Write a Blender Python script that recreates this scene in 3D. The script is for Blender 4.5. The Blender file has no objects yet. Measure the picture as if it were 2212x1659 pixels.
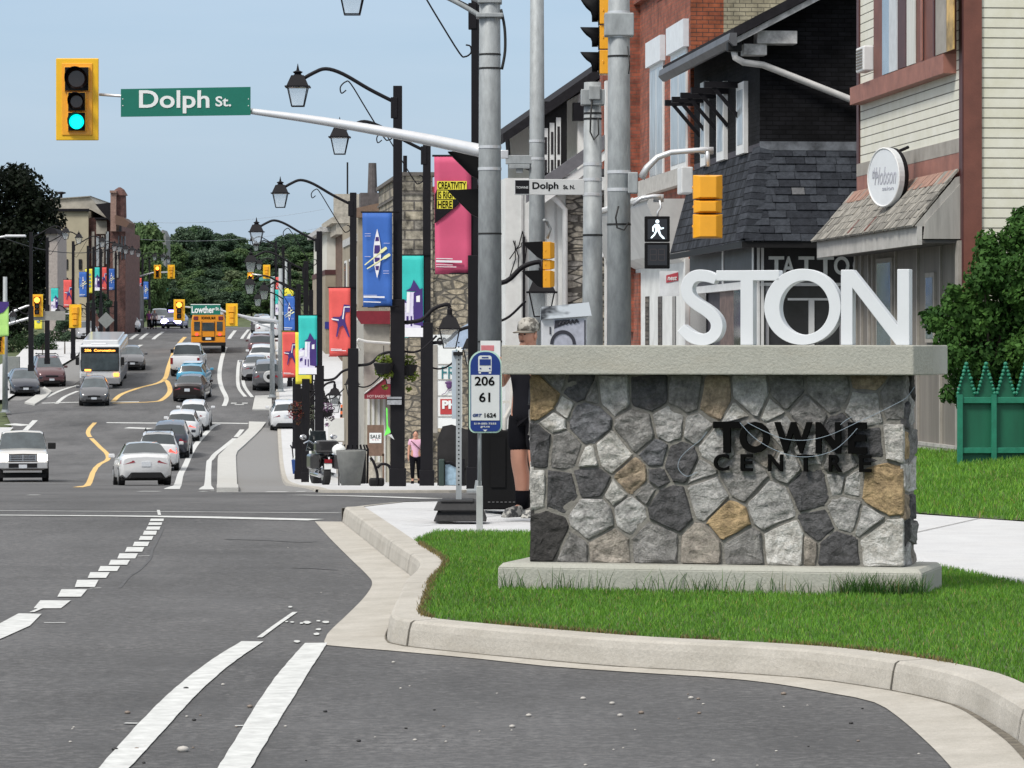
import bpy, bmesh, math, random
import numpy as np
from mathutils import Vector, Matrix
from math import radians as R, sin, cos, pi

scene = bpy.context.scene
C = bpy.data.collections.new('street'); scene.collection.children.link(C)

# ------------------------------------------------------------------ camera
F = 8000.0; CX = 1106.0; HY = 750.0; EYE = 1.6       # 2212 x 1659 layout units, horizon row 750
cam_d = bpy.data.cameras.new('camera'); cam = bpy.data.objects.new('camera', cam_d); scene.collection.objects.link(cam)
cam.location = (0, 0, EYE); cam.rotation_euler = (R(90), 0, 0)
cam_d.sensor_width = 36.0; cam_d.lens = F / 2212.0 * 36.0; cam_d.shift_y = -(829.5 - HY) / 2212.0
cam_d.clip_start = 0.5; cam_d.clip_end = 6000
scene.camera = cam

# ------------------------------------------------------------------ light
SUN_EL, SUN_AZ = 50.0, -138.0        # azimuth of the sun seen from above, from +Y clockwise (behind-left of the camera)
w = bpy.data.worlds.new('World'); scene.world = w; w.use_nodes = True
nt = w.node_tree; nt.nodes.clear()
sky = nt.nodes.new('ShaderNodeTexSky'); sky.sky_type = 'NISHITA'; sky.sun_disc = False
sky.sun_elevation = R(SUN_EL); sky.sun_rotation = R(SUN_AZ); sky.dust_density = 2.0
bg1 = nt.nodes.new('ShaderNodeBackground'); bg1.inputs[1].default_value = 0.045
# thin even overcast veil over the clear sky
tc = nt.nodes.new('ShaderNodeTexCoord'); mp = nt.nodes.new('ShaderNodeMapping'); mp.inputs['Scale'].default_value = (2.0, 2.0, 14)
nz = nt.nodes.new('ShaderNodeTexNoise'); nz.inputs['Scale'].default_value = 3.0; nz.inputs['Detail'].default_value = 5
rp = nt.nodes.new('ShaderNodeValToRGB')
rp.color_ramp.elements[0].position = 0.36; rp.color_ramp.elements[0].color = (0.425, 0.590, 0.800, 1)
rp.color_ramp.elements[1].position = 0.66; rp.color_ramp.elements[1].color = (0.495, 0.640, 0.835, 1)
bg2 = nt.nodes.new('ShaderNodeBackground')
# an overcast sky is brighter overhead than at the horizon
sz = nt.nodes.new('ShaderNodeSeparateXYZ'); mz = nt.nodes.new('ShaderNodeMapRange')
mz.inputs[1].default_value = 0.10; mz.inputs[2].default_value = 0.85; mz.inputs[3].default_value = 0.66; mz.inputs[4].default_value = 1.25
ad = nt.nodes.new('ShaderNodeAddShader'); out = nt.nodes.new('ShaderNodeOutputWorld')
L = nt.links.new
L(tc.outputs['Generated'], sz.inputs[0]); L(sz.outputs[2], mz.inputs[0]); L(mz.outputs[0], bg2.inputs[1]); L(sky.outputs[0], bg1.inputs[0]); L(tc.outputs['Generated'], mp.inputs[0]); L(mp.outputs[0], nz.inputs['Vector'])

mxc = nt.nodes.new('ShaderNodeMix'); mxc.data_type = 'RGBA'; mf = nt.nodes.new('ShaderNodeMapRange'); mf.inputs[1].default_value = 0.14; mf.inputs[2].default_value = 0.5
L(sz.outputs[2], mf.inputs[0]); L(mf.outputs[0], mxc.inputs[0]); mxc.inputs[7].default_value = (0.70, 0.68, 0.65, 1)
L(nz.outputs['Fac'], rp.inputs[0]); L(rp.outputs[0], mxc.inputs[6]); L(mxc.outputs[2], bg2.inputs[0]); L(bg1.outputs[0], ad.inputs[0]); L(bg2.outputs[0], ad.inputs[1]); L(ad.outputs[0], out.inputs[0])
sd = bpy.data.lights.new('sun', 'SUN'); sd.energy = 2.9; sd.angle = R(14); sd.color = (1.0, 0.96, 0.89)
so = bpy.data.objects.new('sun', sd); scene.collection.objects.link(so)
_az = R(SUN_AZ); _el = R(SUN_EL)
_dir = Vector((sin(_az) * cos(_el), cos(_az) * cos(_el), sin(_el)))
so.rotation_euler = _dir.to_track_quat('Z', 'Y').to_euler(); so.location = (0, -20, 60)
scene.view_settings.view_transform = 'Standard'; scene.view_settings.look = 'None'
scene.view_settings.exposure = 0.10; scene.view_settings.gamma = 1.0
scene.cycles.max_bounces = 6; scene.cycles.use_denoising = True

# ------------------------------------------------------------------ layout helpers
_PY = [(0,None),(35,1116),(45,1080),(55,1063),(65,1056),(82,1053),(100,1051),(130,1049.5),(150,1041),(165,1025),(180,1003),
       (200,948),(222,868),(242,812),(265,762),(300,728),(340,709),(380,706),(430,712)]
_PD = np.array([d for d, _ in _PY] + [700.0, 4000.0])
_PZ = np.array([0.0] + [EYE - (y - HY) * d / F for d, y in _PY[1:]] + [6.0, 10.0])
def gz(d):
    """height of the street at depth d (it dips, then climbs to a crest)"""
    d = max(0.0, min(3999.0, d))
    s = 0.0; ws = 0.0
    for k, wt in ((-8, 1), (-4, 2), (0, 3), (4, 2), (8, 1)):
        kk = k * min(1.0, max(0.0, (d - 35) / 20.0))
        s += wt * float(np.interp(d + kk, _PD, _PZ)); ws += wt
    return s / ws
_tab = [(d, HY + (EYE - gz(d)) * F / d) for d in np.arange(8, 345, 0.5)]
def gp(d):
    """height of the right hand pavement beyond the cross street (flush at the crossing, kerb height further on)"""
    return gz(d) + float(np.interp(d, [0, 95, 130], [.035, .035, .12]))
def gd(py, z=None):
    """depth at which the ground shows at row py"""
    if z is not None: return F * (EYE - z) / (py - HY)
    for (d0, y0), (d1, y1) in zip(_tab, _tab[1:]):
        if y0 >= py >= y1: return d0 + (d1 - d0) * ((y0 - py) / (y0 - y1 + 1e-9))
    return 343.0
def gx(px, d): return (px - CX) / F * d
def zf(py, d): return EYE + (HY - py) * d / F
def P(px, py, d): return Vector((gx(px, d), d, zf(py, d)))
def G(px, py):
    d = gd(py); return (gx(px, d), d)

# ------------------------------------------------------------------ materials
_mc = {}
def _new(name):
    m = bpy.data.materials.new(name); m.use_nodes = True
    return m, m.node_tree, m.node_tree.nodes['Principled BSDF']
def mat(name, col=(.5,.5,.5), rough=0.6, metal=0.0, var=0.12, scale=6.0, bump=0.0, bscale=40.0, emit=0.0, ecol=None, coat=0.0, spec=0.5, stretch=None):
    """plain surface with a little procedural variation of its own colour"""
    if name in _mc: return _mc[name]
    m, t, b = _new(name)
    b.inputs['Roughness'].default_value = rough; b.inputs['Metallic'].default_value = metal
    b.inputs['Coat Weight'].default_value = coat; b.inputs['Coat Roughness'].default_value = 0.08
    b.inputs['Specular IOR Level'].default_value = spec
    if emit > 0:
        b.inputs['Emission Color'].default_value = (*(ecol or col), 1); b.inputs['Emission Strength'].default_value = emit
    tc = t.nodes.new('ShaderNodeTexCoord'); co = tc.outputs['Object']
    if stretch:
        mp = t.nodes.new('ShaderNodeMapping'); mp.inputs['Scale'].default_value = stretch; t.links.new(co, mp.inputs[0]); co = mp.outputs[0]
    if var > 0:
        n = t.nodes.new('ShaderNodeTexNoise'); n.inputs['Scale'].default_value = scale; n.inputs['Detail'].default_value = 6; n.inputs['Roughness'].default_value = 0.65
        t.links.new(co, n.inputs['Vector'])
        r = t.nodes.new('ShaderNodeValToRGB')
        r.color_ramp.elements[0].position = 0.3; r.color_ramp.elements[1].position = 0.7
        r.color_ramp.elements[0].color = (*[max(0, c * (1 - var)) for c in col], 1)
        r.color_ramp.elements[1].color = (*[min(1, c * (1 + var)) for c in col], 1)
        t.links.new(n.outputs['Fac'], r.inputs[0]); t.links.new(r.outputs[0], b.inputs['Base Color'])
    else: b.inputs['Base Color'].default_value = (*col, 1)
    if bump > 0:
        n2 = t.nodes.new('ShaderNodeTexNoise'); n2.inputs['Scale'].default_value = bscale; n2.inputs['Detail'].default_value = 5
        t.links.new(co, n2.inputs['Vector'])
        bp = t.nodes.new('ShaderNodeBump'); bp.inputs['Strength'].default_value = bump; bp.inputs['Distance'].default_value = 0.02
        t.links.new(n2.outputs['Fac'], bp.inputs['Height']); t.links.new(bp.outputs[0], b.inputs['Normal'])
    _mc[name] = m; return m
def mixnode(t, fac, a, b, mode='MIX'):
    mx = t.nodes.new('ShaderNodeMix'); mx.data_type = 'RGBA'; mx.blend_type = mode
    for s, i in ((fac, 0), (a, 6), (b, 7)):
        if isinstance(s, (int, float)): mx.inputs[i].default_value = s
        elif isinstance(s, tuple): mx.inputs[i].default_value = (*s, 1)
        else: t.links.new(s, mx.inputs[i])
    return mx.outputs[2]
def noise(t, co, scale, detail=5, rough=0.6, lo=0.35, hi=0.65, stretch=None):
    if stretch:
        mp = t.nodes.new('ShaderNodeMapping'); mp.inputs['Scale'].default_value = stretch; t.links.new(co, mp.inputs[0]); co = mp.outputs[0]
    n = t.nodes.new('ShaderNodeTexNoise'); n.inputs['Scale'].default_value = scale; n.inputs['Detail'].default_value = detail; n.inputs['Roughness'].default_value = rough
    t.links.new(co, n.inputs['Vector'])
    mr = t.nodes.new('ShaderNodeMapRange'); mr.inputs[1].default_value = lo; mr.inputs[2].default_value = hi
    t.links.new(n.outputs['Fac'], mr.inputs[0]); return mr.outputs[0]
def brick_mat(name, c1, c2, cm, bw, bh, plane='xz', mortar=0.012, rough=0.85, off=0.5, vary=0.5, bump=0.5):
    if name in _mc: return _mc[name]
    m, t, b = _new(name); b.inputs['Roughness'].default_value = rough
    tc = t.nodes.new('ShaderNodeTexCoord'); sp = t.nodes.new('ShaderNodeSeparateXYZ'); cb = t.nodes.new('ShaderNodeCombineXYZ')
    t.links.new(tc.outputs['Object'], sp.inputs[0])
    if plane == 'wall':      # both wall directions: pick x+y so that either face is tiled
        a = t.nodes.new('ShaderNodeMath'); a.operation = 'ADD'; t.links.new(sp.outputs[0], a.inputs[0]); t.links.new(sp.outputs[1], a.inputs[1])
        t.links.new(a.outputs[0], cb.inputs[0]); t.links.new(sp.outputs[2], cb.inputs[1])
    else:
        t.links.new(sp.outputs['XYZ'.index(plane[0].upper())], cb.inputs[0]); t.links.new(sp.outputs['XYZ'.index(plane[1].upper())], cb.inputs[1])
    br = t.nodes.new('ShaderNodeTexBrick'); br.offset = off; br.inputs['Scale'].default_value = 1.0
    br.inputs['Brick Width'].default_value = bw; br.inputs['Row Height'].default_value = bh; br.inputs['Mortar Size'].default_value = mortar
    br.inputs['Mortar Smooth'].default_value = 0.3; br.inputs['Bias'].default_value = 0.0
    br.inputs['Color1'].default_value = (*c1, 1); br.inputs['Color2'].default_value = (*c2, 1); br.inputs['Mortar'].default_value = (*cm, 1)
    t.links.new(cb.outputs[0], br.inputs['Vector'])
    n = noise(t, tc.outputs['Object'], 3.0, 8, 0.7)
    dark = mixnode(t, 0.45 * vary * 2, br.outputs[0], n, 'OVERLAY')
    t.links.new(dark, b.inputs['Base Color'])
    bp = t.nodes.new('ShaderNodeBump'); bp.inputs['Strength'].default_value = bump; bp.inputs['Distance'].default_value = 0.02; bp.invert = True
    t.links.new(br.outputs['Fac'], bp.inputs['Height']); t.links.new(bp.outputs[0], b.inputs['Normal'])
    _mc[name] = m; return m
def rubble_mat(name, c1, c2, cm, sx, sz, rough=0.9):
    """rough coursed stone: stretched Voronoi cells"""
    if name in _mc: return _mc[name]
    m, t, b = _new(name); b.inputs['Roughness'].default_value = rough
    tc = t.nodes.new('ShaderNodeTexCoord'); mp = t.nodes.new('ShaderNodeMapping'); mp.inputs['Scale'].default_value = (sx, sx, sz)
    t.links.new(tc.outputs['Object'], mp.inputs[0])
    v = t.nodes.new('ShaderNodeTexVoronoi'); v.inputs['Scale'].default_value = 1.0; v.inputs['Randomness'].default_value = 0.85; t.links.new(mp.outputs[0], v.inputs['Vector'])
    v2 = t.nodes.new('ShaderNodeTexVoronoi'); v2.feature = 'DISTANCE_TO_EDGE'; v2.inputs['Scale'].default_value = 1.0; v2.inputs['Randomness'].default_value = 0.85; t.links.new(mp.outputs[0], v2.inputs['Vector'])
    sp = t.nodes.new('ShaderNodeSeparateColor'); t.links.new(v.outputs['Color'], sp.inputs[0])
    base = mixnode(t, sp.outputs[0], c1, c2)
    n = noise(t, tc.outputs['Object'], 8.0, 8, 0.7); base = mixnode(t, 0.6, base, n, 'OVERLAY')
    mr = t.nodes.new('ShaderNodeMapRange'); mr.inputs[1].default_value = 0.03; mr.inputs[2].default_value = 0.09; t.links.new(v2.outputs[0], mr.inputs[0])
    t.links.new(mixnode(t, mr.outputs[0], cm, base), b.inputs['Base Color'])
    bp = t.nodes.new('ShaderNodeBump'); bp.inputs['Strength'].default_value = 0.8; bp.inputs['Distance'].default_value = 0.04
    t.links.new(mr.outputs[0], bp.inputs['Height']); t.links.new(bp.outputs[0], b.inputs['Normal'])
    _mc[name] = m; return m
def attr_mat(name, rough=0.85, bscale=18, bump=0.6, contrast=0.5, n_scale=9):
    """colour comes from the 'col' attribute of each stone or leaf (its own colour)"""
    if name in _mc: return _mc[name]
    m, t, b = _new(name); b.inputs['Roughness'].default_value = rough
    a = t.nodes.new('ShaderNodeAttribute'); a.attribute_name = 'col'
    tc = t.nodes.new('ShaderNodeTexCoord')
    n = noise(t, tc.outputs['Object'], n_scale, 9, 0.75, 0.3, 0.7)
    c = mixnode(t, contrast, a.outputs['Color'], n, 'OVERLAY')
    n2 = noise(t, tc.outputs['Object'], n_scale * 5, 4, 0.7, 0.3, 0.7)
    c = mixnode(t, contrast * 0.5, c, n2, 'OVERLAY')
    t.links.new(c, b.inputs['Base Color'])
    if bump:
        n3 = noise(t, tc.outputs['Object'], bscale, 8, 0.7, 0.2, 0.8)
        bp = t.nodes.new('ShaderNodeBump'); bp.inputs['Strength'].default_value = bump; bp.inputs['Distance'].default_value = 0.03
        t.links.new(n3, bp.inputs['Height']); t.links.new(bp.outputs[0], b.inputs['Normal'])
    _mc[name] = m; return m

# ------------------------------------------------------------------ object helpers
def tag(o, label=None, cat=None, group=None, kind=None):
    if label: o['label'] = label
    if cat: o['category'] = cat
    if group: o['group'] = group
    if kind: o['kind'] = kind
    return o
def thing(name, label, cat, loc=(0, 0, 0), rz=0.0, group=None, sc=None):
    o = bpy.data.objects.new(name, None); C.objects.link(o); o.empty_display_size = 0.2
    o.location = loc; o.rotation_euler = (0, 0, rz)
    if sc: o.scale = (sc, sc, sc)
    return tag(o, label, cat, group)
def children(o): return [c for c in C.objects if c.parent == o]
def dup(root, loc, rz=0.0, label=None, group=None):
    kids = {}
    for o in C.objects:
        if o.parent: kids.setdefault(o.parent.name, []).append(o)
    def rec(o, par):
        c = o.copy(); C.objects.link(c)
        if par is not None: c.parent = par
        for k in kids.get(o.name, []): rec(k, c)
        return c
    r = rec(root, None); r.location = loc; r.rotation_euler = (0, 0, rz)
    if label: r['label'] = label
    if group: r['group'] = group
    return r
class MB:
    def __init__(s, M=None): s.v = []; s.f = []; s.mi = []; s.M = M
    def add(s, vs, fs, mi=0):
        n = len(s.v)
        for p in vs:
            p = Vector(p); s.v.append(tuple(s.M @ p) if s.M is not None else tuple(p))
        for f in fs: s.f.append(tuple(i + n for i in f)); s.mi.append(mi)
        return s
    def box(s, x0, x1, y0, y1, z0, z1, mi=0):
        vs = [(x0,y0,z0),(x1,y0,z0),(x1,y1,z0),(x0,y1,z0),(x0,y0,z1),(x1,y0,z1),(x1,y1,z1),(x0,y1,z1)]
        return s.add(vs, [(3,2,1,0),(4,5,6,7),(0,1,5,4),(1,2,6,5),(2,3,7,6),(3,0,4,7)], mi)
    def hexa(s, b, t, mi=0):    # bottom 4 points, top 4 points (counter-clockwise)
        return s.add(list(b) + list(t), [(3,2,1,0),(4,5,6,7),(0,1,5,4),(1,2,6,5),(2,3,7,6),(3,0,4,7)], mi)
    def cyl(s, p0, p1, r0, r1=None, n=12, mi=0, caps=True):
        r1 = r0 if r1 is None else r1
        p0 = Vector(p0); p1 = Vector(p1); a = (p1 - p0).normalized()
        u = a.orthogonal().normalized(); v = a.cross(u)
        ring = lambda p, r: [p + (u * cos(2*pi*i/n) + v * sin(2*pi*i/n)) * r for i in range(n)]
        fs = [(i, (i+1) % n, n + (i+1) % n, n + i) for i in range(n)]
        if caps: fs += [tuple(range(n-1, -1, -1)), tuple(range(n, 2*n))]
        return s.add(ring(p0, r0) + ring(p1, r1), fs, mi)
    def tube(s, pts, r, n=8, mi=0):
        pts = [Vector(p) for p in pts]; rs = r if isinstance(r, (list, tuple)) else [r] * len(pts)
        vs = []; up = None
        for i, p in enumerate(pts):
            a = (pts[min(i+1, len(pts)-1)] - pts[max(i-1, 0)]).normalized()
            if up is None: up = a.orthogonal().normalized()
            u = (up - a * up.dot(a)); u = u.normalized() if u.length > 1e-6 else a.orthogonal().normalized()
            up = u; v = a.cross(u)
            vs += [p + (u * cos(2*pi*k/n) + v * sin(2*pi*k/n)) * rs[i] for k in range(n)]
        fs = []
        for i in range(len(pts)-1):
            for k in range(n): fs.append((i*n+k, i*n+(k+1) % n, (i+1)*n+(k+1) % n, (i+1)*n+k))
        m = (len(pts)-1)*n
        fs += [tuple(range(n-1, -1, -1)), tuple(range(m, m+n))]
        return s.add(vs, fs, mi)
    def prism(s, poly, ax, a, b, mi=0):
        """polygon in the plane normal to ax, extruded from a to b along ax"""
        def mk(p, t): return {'x': (t, p[0], p[1]), 'y': (p[0], t, p[1]), 'z': (p[0], p[1], t)}[ax]
        n = len(poly); vs = [mk(p, a) for p in poly] + [mk(p, b) for p in poly]
        fs = [(i, (i+1) % n, n + (i+1) % n, n + i) for i in range(n)] + [tuple(range(n-1, -1, -1)), tuple(range(n, 2*n))]
        return s.add(vs, fs, mi)
    def lathe(s, prof, c=(0,0,0), n=16, mi=0):   # prof: (radius, z)
        vs = []; fs = []
        for r, z in prof: vs += [(c[0] + r*cos(2*pi*k/n), c[1] + r*sin(2*pi*k/n), c[2] + z) for k in range(n)]
        for i in range(len(prof)-1):
            for k in range(n): fs.append((i*n+k, i*n+(k+1) % n, (i+1)*n+(k+1) % n, (i+1)*n+k))
        m = (len(prof)-1)*n; fs += [tuple(range(n-1, -1, -1)), tuple(range(m, m+n))]
        return s.add(vs, fs, mi)
    def ball(s, c, r, nu=12, nv=8, mi=0):
        rx, ry, rz = (r, r, r) if isinstance(r, (int, float)) else r
        vs = [(c[0], c[1], c[2] - rz)]; fs = []
        for j in range(1, nv):
            t = -pi/2 + pi*j/nv
            for i in range(nu): vs.append((c[0] + rx*cos(t)*cos(2*pi*i/nu), c[1] + ry*cos(t)*sin(2*pi*i/nu), c[2] + rz*sin(t)))
        vs.append((c[0], c[1], c[2] + rz))
        for i in range(nu): fs.append((0, 1 + (i+1) % nu, 1 + i))
        for j in range(nv-2):
            for i in range(nu): fs.append((1+j*nu+i, 1+j*nu+(i+1) % nu, 1+(j+1)*nu+(i+1) % nu, 1+(j+1)*nu+i))
        top = len(vs)-1; o = 1 + (nv-2)*nu
        for i in range(nu): fs.append((o+i, o+(i+1) % nu, top))
        return s.add(vs, fs, mi)
    def build(s, name, mats, parent=None, smooth=False, bevel=0.0, fix=True, cols=None, seg=2):
        me = bpy.data.meshes.new(name); me.from_pydata(s.v, [], s.f); 
        if not isinstance(mats, (list, tuple)): mats = [mats]
        for m in mats: me.materials.append(m)
        me.polygons.foreach_set('material_index', s.mi)
        if cols is not None:
            at = me.color_attributes.new('col', 'FLOAT_COLOR', 'POINT'); at.data.foreach_set('color', np.array(cols, dtype=np.float32).ravel())
        if fix:
            bm = bmesh.new(); bm.from_mesh(me); bmesh.ops.recalc_face_normals(bm, faces=bm.faces); bm.to_mesh(me); bm.free()
        if smooth: me.polygons.foreach_set('use_smooth', [True] * len(me.polygons))
        me.update()
        o = bpy.data.objects.new(name, me); C.objects.link(o)
        if parent is not None: o.parent = parent
        if bevel > 0:
            md = o.modifiers.new('bevel', 'BEVEL'); md.width = bevel; md.segments = seg; md.limit_method = 'ANGLE'; md.angle_limit = R(35)
        return o
def np_mesh(name, V, Fq, m, parent=None, cols=None, k=4):
    """V (n,3), Fq (m,k) faces"""
    me = bpy.data.meshes.new(name); me.vertices.add(len(V)); me.vertices.foreach_set('co', V.astype(np.float32).ravel())
    me.loops.add(Fq.size); me.loops.foreach_set('vertex_index', Fq.astype(np.int32).ravel())
    me.polygons.add(len(Fq)); me.polygons.foreach_set('loop_start', np.arange(0, Fq.size, k, dtype=np.int32))
    if cols is not None:
        at = me.color_attributes.new('col', 'FLOAT_COLOR', 'POINT'); at.data.foreach_set('color', cols.astype(np.float32).ravel())
    me.update(calc_edges=True); me.validate(); me.materials.append(m)
    o = bpy.data.objects.new(name, me); C.objects.link(o)
    if parent is not None: o.parent = parent
    return o
def txt(name, s, m, parent, cx, y, cz, w_=None, h=None, ext=0.004, bold=0.0, rz=0.0, shear=0.0, spacing=1.0, loc=None):
    """lettering in the xz plane facing -y, centred on (cx, cz), front at y"""
    cu = bpy.data.curves.new('t', 'FONT'); cu.body = s; cu.size = 1; cu.offset = bold; cu.shear = shear; cu.space_character = spacing
    cu.extrude = 0.5; cu.resolution_u = 4
    o = bpy.data.objects.new('t', cu); C.objects.link(o)
    dg = bpy.context.evaluated_depsgraph_get(); me = bpy.data.meshes.new_from_object(o.evaluated_get(dg)); bpy.data.objects.remove(o)
    n = len(me.vertices); co = np.empty(n*3, dtype=np.float32); me.vertices.foreach_get('co', co); co = co.reshape(-1, 3)
    lo = co.min(0); hi = co.max(0); sz = hi - lo
    sx = (w_ / sz[0]) if w_ else None; sz_ = (h / sz[1]) if h else None
    if sx is None: sx = sz_
    if sz_ is None: sz_ = sx
    q = np.empty_like(co)
    q[:, 0] = (co[:, 0] - (lo[0]+hi[0])/2) * sx
    q[:, 2] = (co[:, 1] - (lo[1]+hi[1])/2) * sz_
    q[:, 1] = -(co[:, 2] - lo[2]) / max(sz[2], 1e-6) * ext
    ca, sa = cos(rz), sin(rz)
    X = q[:, 0]*ca - q[:, 1]*sa + cx; Y = q[:, 0]*sa + q[:, 1]*ca + y
    q[:, 0] = X; q[:, 1] = Y; q[:, 2] += cz
    me.vertices.foreach_set('co', q.ravel()); me.materials.clear(); me.materials.append(m); me.update()
    ob = bpy.data.objects.new(name, me); C.objects.link(ob); ob.parent = parent
    return ob
def smooth_curve(pts, n=6):
    """Catmull-Rom through pts"""
    pts = [Vector(p) for p in pts]; out = []
    for i in range(len(pts)-1):
        p0 = pts[max(i-1, 0)]; p1 = pts[i]; p2 = pts[i+1]; p3 = pts[min(i+2, len(pts)-1)]
        for k in range(n):
            t = k / n
            out.append(0.5 * ((2*p1) + (p2-p0)*t + (2*p0-5*p1+4*p2-p3)*t*t + (3*p1-p0-3*p2+p3)*t*t*t))
    out.append(pts[-1]); return out
rng = random.Random(7)
# ------------------------------------------------------------------ ground materials
def ground_mats():
    m, t, b = _new('asphalt'); b.inputs['Roughness'].default_value = 0.9; _mc['asphalt'] = m
    tc = t.nodes.new('ShaderNodeTexCoord'); co = tc.outputs['Object']
    fine = noise(t, co, 17, 7, 0.85, 0.42, 0.58); mid = noise(t, co, 1.3, 8, 0.75, 0.35, 0.65); big = noise(t, co, 0.35, 6, 0.7, 0.36, 0.64, (1, 0.35, 1))
    streak = noise(t, co, 0.9, 4, 0.6, 0.45, 0.7, (0.25, 3.0, 1))
    c = mixnode(t, fine, (0.060, 0.060, 0.062), (0.160, 0.158, 0.158)); c = mixnode(t, mid, c, mixnode(t, 0.72, c, (0.095, 0.095, 0.097)))
    c = mixnode(t, 0.28, c, big, 'OVERLAY'); c = mixnode(t, 0.06, c, streak, 'OVERLAY')
    v = t.nodes.new('ShaderNodeTexVoronoi'); v.inputs['Scale'].default_value = 9; t.links.new(co, v.inputs['Vector'])
    mr = t.nodes.new('ShaderNodeMapRange'); mr.inputs[1].default_value = 0.10; mr.inputs[2].default_value = 0.07; t.links.new(v.outputs['Distance'], mr.inputs[0])
    gate = noise(t, co, 2.1, 2, 0.5, 0.55, 0.6)
    mm = t.nodes.new('ShaderNodeMath'); mm.operation = 'MULTIPLY'; t.links.new(mr.outputs[0], mm.inputs[0]); t.links.new(gate, mm.inputs[1])
    c = mixnode(t, mm.outputs[0], c, (0.20, 0.19, 0.18))
    t.links.new(c, b.inputs['Base Color'])
    bp = t.nodes.new('ShaderNodeBump'); bp.inputs['Strength'].default_value = 0.5; bp.inputs['Distance'].default_value = 0.01
    t.links.new(fine, bp.inputs['Height']); t.links.new(bp.outputs[0], b.inputs['Normal'])
    def conc(name, a, bb, st, joint=False):
        m, t, b = _new(name); b.inputs['Roughness'].default_value = 0.88; _mc[name] = m
        tc = t.nodes.new('ShaderNodeTexCoord'); co = tc.outputs['Object']
        n1 = noise(t, co, 3, 8, 0.7, 0.3, 0.7); n2 = noise(t, co, 60, 4, 0.7, 0.3, 0.7); n3 = noise(t, co, 1.1, 6, 0.7, 0.5, 0.8, (1, 1, 4))
        c = mixnode(t, n1, a, bb); c = mixnode(t, 0.10, c, n2, 'OVERLAY'); c = mixnode(t, mixnode(t, 0.5, (0,0,0), n3), c, st)
        t.links.new(c, b.inputs['Base Color'])
        bp = t.nodes.new('ShaderNodeBump'); bp.inputs['Strength'].default_value = 0.35; bp.inputs['Distance'].default_value = 0.01
        t.links.new(n2, bp.inputs['Height']); t.links.new(bp.outputs[0], b.inputs['Normal'])
        return m
    conc('kerb_concrete', (0.34, 0.32, 0.28), (0.47, 0.445, 0.40), (0.27, 0.24, 0.195))
    conc('pavement_concrete', (0.47, 0.475, 0.485), (0.55, 0.555, 0.56), (0.43, 0.42, 0.41))
    conc('island_concrete', (0.42, 0.42, 0.40), (0.50, 0.50, 0.48), (0.36, 0.35, 0.33))
    conc('monument_concrete', (0.335, 0.335, 0.295), (0.395, 0.395, 0.35), (0.34, 0.30, 0.23))
ground_mats()
WHITE_P = mat('road_paint_white', (0.52, 0.53, 0.52), 0.85, var=0.20, scale=9)
YELL_P = mat('road_paint_yellow', (0.64, 0.43, 0.16), 0.8, var=0.22, scale=9)
SOIL = mat('earth', (0.07, 0.09, 0.035), 0.95, var=0.4, scale=1.2)

def drange(d0, d1, step=None):
    out = [d0]
    while out[-1] < d1 - 1e-6:
        d = out[-1]; s = step or (1.5 if d < 60 else 3.0 if d < 350 else 15.0)
        out.append(min(d1, d + s))
    return out
def sheet(name, fl, fr, d0, d1, m, dz=0.0, nx=2, kind='structure', parent=None, zfun=None):
    """strip between x = fl(d) and x = fr(d), lying dz above the street profile"""
    ds = drange(d0, d1); V = []; Fc = []
    for d in ds:
        a, b = fl(d), fr(d)
        for i in range(nx):
            x = a + (b-a)*i/(nx-1); V.append((x, d, (zfun(x, d) if zfun else gz(d)) + dz))
    for j in range(len(ds)-1):
        for i in range(nx-1): Fc.append((j*nx+i, j*nx+i+1, (j+1)*nx+i+1, (j+1)*nx+i))
    q = MB(); q.add(V, Fc); o = q.build(name, m, parent, fix=False)
    if kind: o['kind'] = kind
    return o
def lin(pts):
    xs = [p[0] for p in pts]; ys = [p[1] for p in pts]
    return lambda d: float(np.interp(d, xs, ys))

# terrain to the horizon
def hillz(x, d):
    z = gz(d)
    if d > 380:
        z += (d-380) * 0.055 if d < 560 else 9.9
    side = max(0.0, abs(x + 22 + 0.03*d) - 60)
    return z + min(side * 0.04, 6.0) - (0.14 if d < 400 else 0.05)
V = []; Fc = []; ds = [-60, -20, 0] + list(np.arange(10, 420, 5)) + [440, 470, 500, 540, 600, 700, 900, 1400, 2500, 3900]
xs = [-2500, -900, -400, -200, -120, -80, -60, -45, -30, -20, -10, 0, 10, 20, 35, 60, 100, 200, 400, 900, 2500]
for d in ds:
    for x in xs: V.append((x, d, hillz(x, d)))
nx = len(xs)
for j in range(len(ds)-1):
    for i in range(nx-1): Fc.append((j*nx+i, j*nx+i+1, (j+1)*nx+i+1, (j+1)*nx+i))
q = MB(); q.add(V, Fc); tag(q.build('ground', SOIL, fix=False, smooth=True), kind='structure')

# kerb lines -------------------------------------------------------------
XR = lambda d: -2.9 - 0.0672*(d-55)                       # right kerb of the main street beyond the cross street
XL = lin([(0, -26), (55, -20), (205, -27.6), (220, -30.3), (260, -30.5), (333, -37), (420, -40)])
road = sheet('road', lambda d: XL(d) - (0 if d > 60 else 10), lambda d: (9.0 if d < 70 else XR(d)+0.3), -10, 430, _mc['asphalt'], 0.0, nx=4)

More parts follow.
